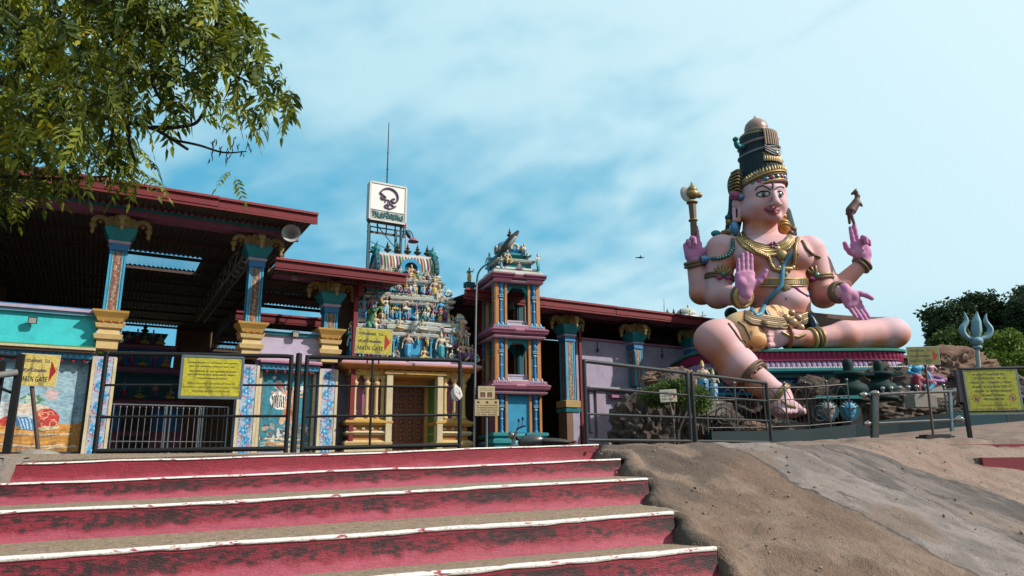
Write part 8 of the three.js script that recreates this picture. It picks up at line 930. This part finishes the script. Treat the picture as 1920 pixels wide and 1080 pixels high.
// ---------------------------------------------------------------- rule board and low railing at the far right, and the second flight of steps
{
  const z = 10.4, o = thing('rule_board', 'yellow board of rules with two round symbols hung on a black railing', 'notice board', P(1868, 776, z), -0.12), c = o.position, w = P(1914, 776, z).x - P(1819, 776, z).x, h = P(1868, 692, z).y - c.y;
  const face = painterly(560, 452, (g, W, H) => { const r = mulberry(31); g.fillStyle = '#b8b62c'; g.fillRect(0, 0, W, H); [[0.12, 0.16, 0.66], [0.21, 0.16, 0.66], [0.31, 0.1, 0.8], [0.41, 0.08, 0.84], [0.51, 0.16, 0.72], [0.61, 0.28, 0.46], [0.70, 0.30, 0.40]].forEach(([y, x, l]) => scribble(g, r, x * W, y * H, l * W, 30, '#2a2c18')); scribble(g, r, 0.2 * W, 0.84 * H, 0.6 * W, 26, '#7c4a1c'); scribble(g, r, 0.08 * W, 0.93 * H, 0.84 * W, 26, '#7c4a1c'); for (const x of [0.15, 0.86]) { g.lineWidth = 9; g.strokeStyle = '#b0262c'; g.beginPath(); g.arc(x * W, 0.66 * H, 34, 0, 7); g.stroke(); g.fillStyle = '#3b3f86'; g.beginPath(); g.ellipse(x * W, 0.67 * H, 12, 20, 0.3, 0, 7); g.fill(); g.beginPath(); g.moveTo(x * W - 24, 0.66 * H - 24); g.lineTo(x * W + 24, 0.66 * H + 24); g.stroke(); } }, 1.2, 0.4);
  part('plate', [box(w, h, 0.015, 0, h / 2, 0)], C.grey, o); part('face', [panel(w - 0.03, h - 0.03, 0, h / 2, 0.009)], printMat(face, 0.5), o, { uv: true }); part('edge_trim', [box(w + 0.01, 0.02, 0.02, 0, h, 0), box(0.025, h, 0.02, -w / 2, h / 2, 0), box(0.025, h, 0.02, w / 2, h / 2, 0), box(w + 0.01, 0.02, 0.02, 0, 0, 0)], C.steel, o);
  const ra = thing('railing', 'black railing with square post holding the yellow rule board', 'railing', P(1821, 832, z + 0.05), -0.12, 'black railings by the rule board'), q = ra.position, hh = P(1811, 690, z).y - q.y; part('post', [boxAt(-0.025, 0.025, -0.1, hh, -0.025, 0.025)], C.black, ra); part('post', [boxAt(1.15, 1.2, -0.1, hh, -0.025, 0.025)], C.black, ra); part('post_sleeve', [boxAt(-0.07, -0.026, hh * 0.55, hh * 0.98, -0.03, 0.03)], paint(0.06, 0.04, 0.07), ra); part('rail', [bar([0, hh - 0.01, 0], [1.2, hh - 0.01, 0], 0.022)], C.black, ra); part('rail', [bar([0, hh * 0.42, 0], [1.2, hh * 0.42, 0], 0.018)], C.black, ra); part('rail', [bar([0, 0.06, 0], [1.2, 0.06, 0], 0.018)], C.black, ra);
  // second flight
  const redM = paint(0.26, 0.02, 0.035), tread = paint(0.40, 0.29, 0.24, { bump: 0.006 }); const st = new THREE.Group(); st.name = 'side_steps'; st.userData = { kind: 'structure' }; scene.add(st);
  [[1748, 834, 848, 8.6, 8.0], [1838, 858, 871, 8.0, 7.4]].forEach(([px, y0, y1, z0, z1]) => { const a = P(px, y0, z0), b = a.clone().add(V(4.5, 0.0, -0.3)); const rh = P(px, y0, z0).y - P(px, y1, z0).y; part('riser', [beam(a.clone().add(V(0, -rh / 2 - 0.25, 0)), b.clone().add(V(0, -rh / 2 - 0.25, 0)), 0.06, rh + 0.5)], redM, st); part('tread', [beam(a.clone().add(V(0.0, -0.075, -0.37)), b.clone().add(V(0, -0.075, -0.37)), 0.7, 0.14)], tread, st); });
}
// ---------------------------------------------------------------- behind: small shrine roof, aerial, bird
{
  const p = P(1288, 604, 25), o = thing('shrine_roof', 'small pale shrine roof with crowning figure behind the long hall', 'roof', p, 0.5); part('roof_tier', [moulding(1.0, 1.0, [[-0.6, 0.1], [-0.1, 0.1], [-0.02, 0.02], [0.1, 0.0], [0.2, -0.12]])], C.white, o); part('dome', [lathe([[0.36, 0], [0.40, 0.08], [0.32, 0.2], [0.18, 0.28], [0, 0.3]], 0, 0.2, 0, 10)], C.pale, o); fig(o, 'sit', 'e', 0, 0.24, 0.1, 0.5); fig(o, 'sit', 'b', -0.3, 0.02, 0.5, 0.42); fig(o, 'sit', 'g', 0.3, 0.02, 0.5, 0.42); part('roof_base', [boxAt(-1.6, 0.5, -2.6, -0.6, -0.5, 0.5)], C.conc, o);
  [[1252, 'dark metal finial above the long hall roof closest to the aerial mast'], [1264, 'dark metal finial above the long hall roof between two others'], [1277, 'dark metal finial above the long hall roof closest to the shrine roof']].forEach(([px, lab]) => { const q = P(px, 596, 24.6), k = thing('roof_finial', lab, 'finial', q, 0, 'finials behind the long hall'); part('urn', [xf(KALASH.clone(), 0, 0, 0, 0, 0, 0, 0.95)], C.bronze, k); part('stem', [cyl(0.02, 0.02, 0.5, 0, -0.5, 0, 8)], C.bronze, k); });
  const a = P(1247, 600, 26), ar = thing('aerial', 'thin grey aerial mast above the long hall roof', 'aerial', a); part('mast', [cyl(0.012, 0.008, P(1247, 560, 26).y - a.y + 0.6, 0, -0.6, 0, 6)], C.grey, ar); part('guy_wire', [bar([-0.09, -0.4, 0], [-0.02, 0.6, 0], 0.004, 4)], C.grey, ar);
  const b = P(1201, 483, 40), bq = [ell(V(0, 0, 0), [0.16, 0.05, 0.05], 0, 0.02), cap(V(0.14, 0.02, 0), V(0.2, 0.03, 0), 0.03, 0.02, 0, 0.02), cap(V(0, 0.02, 0.03), V(-0.05, 0.09, 0.3), 0.035, 0.01, 0, 0.02), cap(V(0, 0.02, -0.03), V(-0.05, 0.09, -0.3), 0.035, 0.01, 0, 0.02), cap(V(-0.14, 0, 0), V(-0.26, 0.0, 0), 0.03, 0.035, 0, 0.02)]; const bird = single('bird', [solid(bq, 0.018)], C.dark, 'tiny dark bird flying in the pale sky', 'bird'); bird.position.copy(b);
}
// ---------------------------------------------------------------- trees
const leafMat = (r, g, b, t = 0.38) => new THREE.MeshPhysicalMaterial({ color: new THREE.Color().setRGB(r, g, b), roughness: 0.75, specularIntensity: 0.35, transmission: t, thickness: 0, side: THREE.DoubleSide });
// one pinnate leaf: stalk and pairs of curved pointed leaflets, hanging from the origin along +x
function pinnate(seed, n, len, ll) {
  const r = mulberry(seed), pos = []; const bend = x => -0.55 * x * x / len;
  const blade = (o, dx, dz, L, dr) => { const d = V(dx, dr, dz).normalize(), s = V(0, 1, 0).cross(d).normalize(), w = L * 0.185, q = k => o.clone().addScaledVector(d, L * k).add(V(0, -L * 0.28 * k * k, 0)); const a = q(0), b = q(0.32).addScaledVector(s, w), c = q(0.32).addScaledVector(s, -w), m = q(0.35).add(V(0, -w * 0.35, 0)), e = q(0.72).addScaledVector(s, w * 0.62), f = q(0.72).addScaledVector(s, -w * 0.62), t = q(1).addScaledVector(s, w * 0.35); const T = (...p) => p.forEach(v => pos.push(v.x, v.y, v.z)); T(a, b, m); T(a, m, c); T(b, e, m); T(m, f, c); T(m, e, f); T(e, t, f); };
  for (let i = 0; i < n; i++) { const x = len * (0.18 + 0.8 * i / n), o = V(x, bend(x), 0); for (const s of [-1, 1]) blade(o, 0.55 + 0.25 * r(), s * (0.9 + 0.2 * r()), ll * (0.75 + 0.35 * r()) * (1 - 0.25 * Math.abs(i / n - 0.45)), -0.15 - 0.5 * r()); }
  blade(V(len, bend(len), 0), 1, 0.1, ll, -0.5); const st = [...Array(5)].map((_, i) => { const x = len * i / 4; return V(x, bend(x), 0); }); const tb = tube(st, 0.0022, 3, 6).toNonIndexed(); const g = new THREE.BufferGeometry(); g.setAttribute('position', new THREE.Float32BufferAttribute([...pos, ...tb.attributes.position.array], 3)); g.computeVertexNormals(); return boxUV(g);
}
{
  const Z0 = 4.6, t = thing('neem_tree', 'leafy tree with feathery green leaves reaching over the great hall roof', 'tree', V(-5.4, 0.2, -4.8)), O = t.position, bark = paint(0.045, 0.032, 0.024, { rough: 0.95, bump: 0.02 });
  const q = (px, py, z = Z0) => P(px, py, z).sub(O);
  part('trunk', [taper([[0, -0.4, 0], [0.05, 1.0, -0.1], [0.25, 2.2, -0.1], [0.35, 3.1, 0]], [0.30, 0.23, 0.2, 0.16], 12)], bark, t);
  const limbs = [[[[0.3, 2.6, -0.05], q(-260, 60, 5), q(0, 150, 5), q(120, 200, 4.9), q(215, 225, 4.8), q(285, 240, 4.7), q(318, 258, 4.6), q(352, 280, 4.6)], [0.13, 0.11, 0.075, 0.06, 0.045, 0.03, 0.018, 0.010]], [[q(285, 240, 4.7), q(335, 238, 4.7), q(368, 230, 4.7), q(384, 205, 4.7), q(392, 192, 4.7)], [0.020, 0.016, 0.013, 0.011, 0.006]], [[q(322, 262, 4.6), q(372, 272, 4.6), q(420, 286, 4.6), q(462, 284, 4.6)], [0.010, 0.009, 0.007, 0.004]], [[q(215, 225, 4.8), q(208, 262, 4.8), q(200, 290, 4.8)], [0.014, 0.010, 0.005]], [[q(240, 236, 4.7), q(243, 270, 4.7), q(250, 292, 4.7), q(254, 304, 4.7)], [0.014, 0.012, 0.010, 0.012]], [[[0.35, 3.0, 0], q(-100, -60, 5), q(140, -10, 5), q(300, 40, 4.9), q(395, 62, 4.8), q(440, 60, 4.8), q(476, 54, 4.8)], [0.12, 0.09, 0.06, 0.035, 0.022, 0.020, 0.016]], [[q(400, 62, 4.8), q(412, 30, 4.8), q(405, -10, 4.8)], [0.016, 0.012, 0.012]], [[q(300, 40, 4.9), q(285, 140, 4.7), q(300, 185, 4.6), q(318, 205, 4.6)], [0.03, 0.02, 0.014, 0.008]], [[[0.3, 2.4, 0], q(-200, 340, 5.6), q(-20, 330, 5.8), q(110, 335, 5.8), q(210, 330, 5.7)], [0.09, 0.06, 0.03, 0.018, 0.008]], [[q(300, 40, 4.9), q(420, 130, 4.6), q(500, 170, 4.5), q(540, 195, 4.5)], [0.02, 0.012, 0.008, 0.004]]];
  for (const [p, r] of limbs) part('branch', [taper(p, r, 8)], bark, t);
  part('seed_pods', [...Array(34)].map((_, i) => { const a = q(392 + 78 * rnd(), 250 + 16 * Math.sin(i) + 34 * rnd(), rr(4.5, 4.7)), b = a.clone().add(V(rr(-0.02, 0.02), rr(-0.075, -0.02), rr(-0.02, 0.02))); return taper([a, a.clone().lerp(b, 0.5).add(V(0.004, 0, 0)), b], [0.0015, rr(0.003, 0.006), 0.001], 5); }), bark, t);
  // crown outline in the picture, filled with leaves through its depth
  const poly = [[-520, -330], [380, -330], [430, -60], [432, 0], [446, 30], [474, 44], [478, 66], [508, 92], [505, 108], [548, 150], [556, 214], [520, 226], [498, 248], [468, 250], [452, 226], [400, 206], [372, 236], [300, 238], [170, 234], [148, 262], [160, 292], [200, 292], [268, 318], [286, 366], [282, 396], [262, 404], [216, 372], [140, 372], [100, 402], [30, 420], [4, 448], [-120, 440], [-520, 300]];
  const inside = (x, y) => { let c = false; for (let i = 0, j = poly.length - 1; i < poly.length; j = i++) { const [a, b] = poly[i], [d, e] = poly[j]; if ((b > y) !== (e > y) && x < (d - a) * (y - b) / (e - b) + a) c = !c; } return c; };
  const geos = [pinnate(1, 4, 0.22, 0.10), pinnate(2, 5, 0.26, 0.095), pinnate(3, 3, 0.16, 0.12), pinnate(4, 4, 0.21, 0.085)], GM = [leafMat(0.085, 0.12, 0.006, 0.45), leafMat(0.17, 0.195, 0.008, 0.5), leafMat(0.03, 0.052, 0.006, 0.3), leafMat(0.30, 0.29, 0.014, 0.5)];
  const dens = (x, y) => { if (x > 330 && y > 100) return 0.34; if (x > 250 && y > 170) return 0.4; if (y > 290 && y < 430) return 0.8; return 1; };
  const spots = []; const put = (px, py, z, s) => { const p = q(px, py, z); const e = new THREE.Euler(rr(-0.6, 0.5), rr(-Math.PI, Math.PI), rr(-1.2, 0.15), 'YXZ'); spots.push([p, e, s, px > -30 && py > -40]); };
  let guard = 0; while (spots.length < 3000 && guard++ < 60000) { const x = rr(-500, 560), y = rr(-320, 450); if (!inside(x, y) || rnd() > dens(x, y)) continue; if (x < -40 || y < -60) { if (rnd() > 0.30) continue; } const deep = x < 300 && y < 250; const low = y > 265 && x < 290; put(x, y - (low ? 58 : 18), low ? rr(5.3, 6.6) : deep ? rr(4.0, 6.8) : rr(4.2, 5.2), rr(0.55, 1.1)); }
  // sprays of young leaves at the tips
  for (const [x, y] of [[500, 95], [515, 140], [548, 160], [556, 205], [545, 215], [530, 190], [486, 92], [268, 290], [284, 298], [505, 130], [480, 205], [470, 235], [440, 320], [446, 330]]) put(x - 6, y, 4.5, rr(0.55, 0.8));
  const tw = []; for (let i = 0; i < spots.length; i += 9) { const s = spots[i]; if (!s[3]) continue; const d = V(rr(-0.3, 0.1), rr(0.02, 0.25), rr(-0.2, 0.2)); tw.push(taper([s[0].clone().add(d), s[0].clone().addScaledVector(d, 0.45).add(V(rr(-0.03, 0.03), rr(-0.02, 0.04), 0)), s[0]], [0.007, 0.005, 0.0025], 5)); } tw.forEach(g => part('twig', [g], bark, t));
  const m4 = new THREE.Matrix4(), near = [], rest = [[], [], [], []];
  spots.forEach((s, i) => { const k = Math.floor(rnd() * 4), k2 = rnd() < 0.36 ? 0 : rnd() < 0.45 ? 1 : rnd() < 0.65 ? 2 : 3; if (s[3] && near.length < 300 && (i % 4 === 0 || i > 3000)) { const m = new THREE.Mesh(geos[k], GM[k2]); m.name = 'leaf'; m.position.copy(s[0]); m.rotation.copy(s[1]); m.scale.setScalar(s[2]); t.add(m); near.push(m); } else rest[k2].push(m4.compose(s[0], new THREE.Quaternion().setFromEuler(s[1]), V(s[2], s[2], s[2])).clone()); });
  rest.forEach((list, k) => { const im = new THREE.InstancedMesh(geos[k], GM[k], list.length); list.forEach((m, i) => im.setMatrixAt(i, m)); im.name = 'foliage'; im.userData.kind = 'stuff'; t.add(im); });
}
// broad trees: limbs and a crown of many small leaf clumps
const CLUMP = (() => { const r = mulberry(50), pos = []; for (let i = 0; i < 16; i++) { const c = V(r() - 0.5, r() - 0.5, r() - 0.5).multiplyScalar(1.5), d = V(r() - 0.5, r() * 0.6 - 0.5, r() - 0.5).normalize(), s = V(r() - 0.5, r() - 0.5, r() - 0.5).cross(d).normalize(), L = 0.5 + 0.35 * r(), w = 0.16; const a = c, b = c.clone().addScaledVector(d, L * 0.5).addScaledVector(s, w), e = c.clone().addScaledVector(d, L * 0.5).addScaledVector(s, -w), t = c.clone().addScaledVector(d, L); for (const v of [a, b, e, b, t, e]) pos.push(v.x, v.y, v.z); } const g = new THREE.BufferGeometry(); g.setAttribute('position', new THREE.Float32BufferAttribute(pos, 3)); g.computeVertexNormals(); return g; })();
function tree(label, foot, lobes, mat, n, leaf, name = 'broad_tree', group) {
  const t = thing(name, label, name === 'bush' ? 'bush' : 'tree', foot, 0, group), bark = paint(0.06, 0.045, 0.035, { rough: 0.95, bump: 0.02 }), top = lobes.reduce((a, l) => a.add(V(...l[0])), V(0, 0, 0)).multiplyScalar(1 / lobes.length);
  part('trunk', [taper([[0, -0.3, 0], [top.x * 0.15, top.y * 0.35, 0], [top.x * 0.4, top.y * 0.65, top.z * 0.3], [top.x, top.y, top.z]], [0.05 * top.y, 0.04 * top.y, 0.03 * top.y, 0.012 * top.y], 9)], bark, t); lobes.forEach(([c]) => part('limb', [taper([[top.x * 0.35, top.y * 0.6, top.z * 0.3], [(top.x * 0.4 + c[0]) / 2, (top.y * 0.7 + c[1]) / 2, (top.z * 0.3 + c[2]) / 2], c], [0.022 * top.y, 0.015 * top.y, 0.006 * top.y], 6)], bark, t));
  const vol = lobes.map(([, r]) => r[0] * r[1] * r[2]), tv = vol.reduce((a, b) => a + b), im = new THREE.InstancedMesh(CLUMP, mat, n), m4 = new THREE.Matrix4(); let k = 0;
  lobes.forEach(([c, r], li) => { const cnt = li === lobes.length - 1 ? n - k : Math.round(n * vol[li] / tv); for (let i = 0; i < cnt; i++) { let d = V(rnd() - 0.5, rnd() - 0.5, rnd() - 0.5).normalize(); const u = Math.pow(rnd(), 0.45), bump = 0.62 + 0.75 * fbm(d.x * 2.3 + li * 7, d.y * 2.3 + d.z * 2.1, 3); d.multiplyScalar(u * bump); const s = leaf * (0.6 + 0.8 * rnd()); m4.compose(V(c[0] + d.x * r[0], c[1] + d.y * r[1], c[2] + d.z * r[2]), new THREE.Quaternion().setFromEuler(new THREE.Euler(rnd() * 6, rnd() * 6, rnd() * 6)), V(s, s, s)); im.setMatrixAt(k++, m4); } }); im.name = 'crown'; im.userData.kind = 'stuff'; t.add(im); return t;
}
{
  const dark = leafMat(0.022, 0.045, 0.014, 0.25), bright = leafMat(0.11, 0.17, 0.02, 0.35), mid = leafMat(0.06, 0.10, 0.018, 0.3);
  const at = (list, z) => { const b = P(list[0][0], 760, z); b.y = 1.2; return [b, list.map(([px, py, rx, ry]) => { const p = P(px, py, z).sub(b), k = z / FPX; return [[p.x, p.y, rnd() * 1.5 - 0.75], [rx * k, ry * k, (rx + ry) / 2 * k]]; })]; };
  { const [f, l] = at([[1835, 580, 48, 32], [1775, 610, 44, 42], [1800, 650, 66, 48], [1880, 600, 55, 36], [1900, 650, 60, 50]], 36); tree('dark broad tree filling the gap behind the trident', f, l, dark, 5200, 0.26); }
  { const [f, l] = at([[1930, 600, 60, 50], [1985, 580, 80, 60], [1950, 660, 80, 60]], 34); tree('dark tree rising beside the broad one at the picture edge', f, l, dark, 3600, 0.26); }
  { const [f, l] = at([[1880, 655, 40, 34], [1905, 690, 50, 28], [1862, 690, 36, 26]], 24); tree('bright green shrub tree behind the trident', f, l, bright, 1700, 0.17); }
  { const [f, l] = at([[1790, 650, 38, 34], [1768, 680, 34, 30], [1810, 690, 40, 28]], 27); tree('mid green shrub tree in front of the dark trees', f, l, mid, 1700, 0.18); }
  { const [f, l] = at([[1262, 735, 36, 22], [1290, 752, 30, 20], [1235, 742, 30, 18], [1325, 745, 22, 26]], 13.4); tree('bright green bush growing over the boulders', f, l, mid, 1500, 0.075, 'bush'); }
  { const p = A.W(1.6, 0, -17); p.y = 1.5; tree('sunlit tree glimpsed through the back of the great hall', p, [[[0, 3, 0], [1.6, 1.5, 1.2]], [[-1, 4.2, 0], [1.6, 1.3, 1.2]], [[1.2, 1.8, 0], [1.4, 1.4, 1.2]], [[-0.5, 1.0, 0], [1.8, 1.1, 1.0]]], mid, 2600, 0.2); }
}
// ---------------------------------------------------------------- render
scene.traverse(o => { if (o.isMesh) { o.castShadow = true; o.receiveShadow = true; } });
const renderer = new THREE.WebGLRenderer({ antialias: true });
renderer.toneMapping = THREE.LinearToneMapping;
renderer.toneMappingExposure = EXPOSURE;
renderer.shadowMap.enabled = true;
renderer.outputColorSpace = THREE.SRGBColorSpace;
renderer.render(scene, camera);
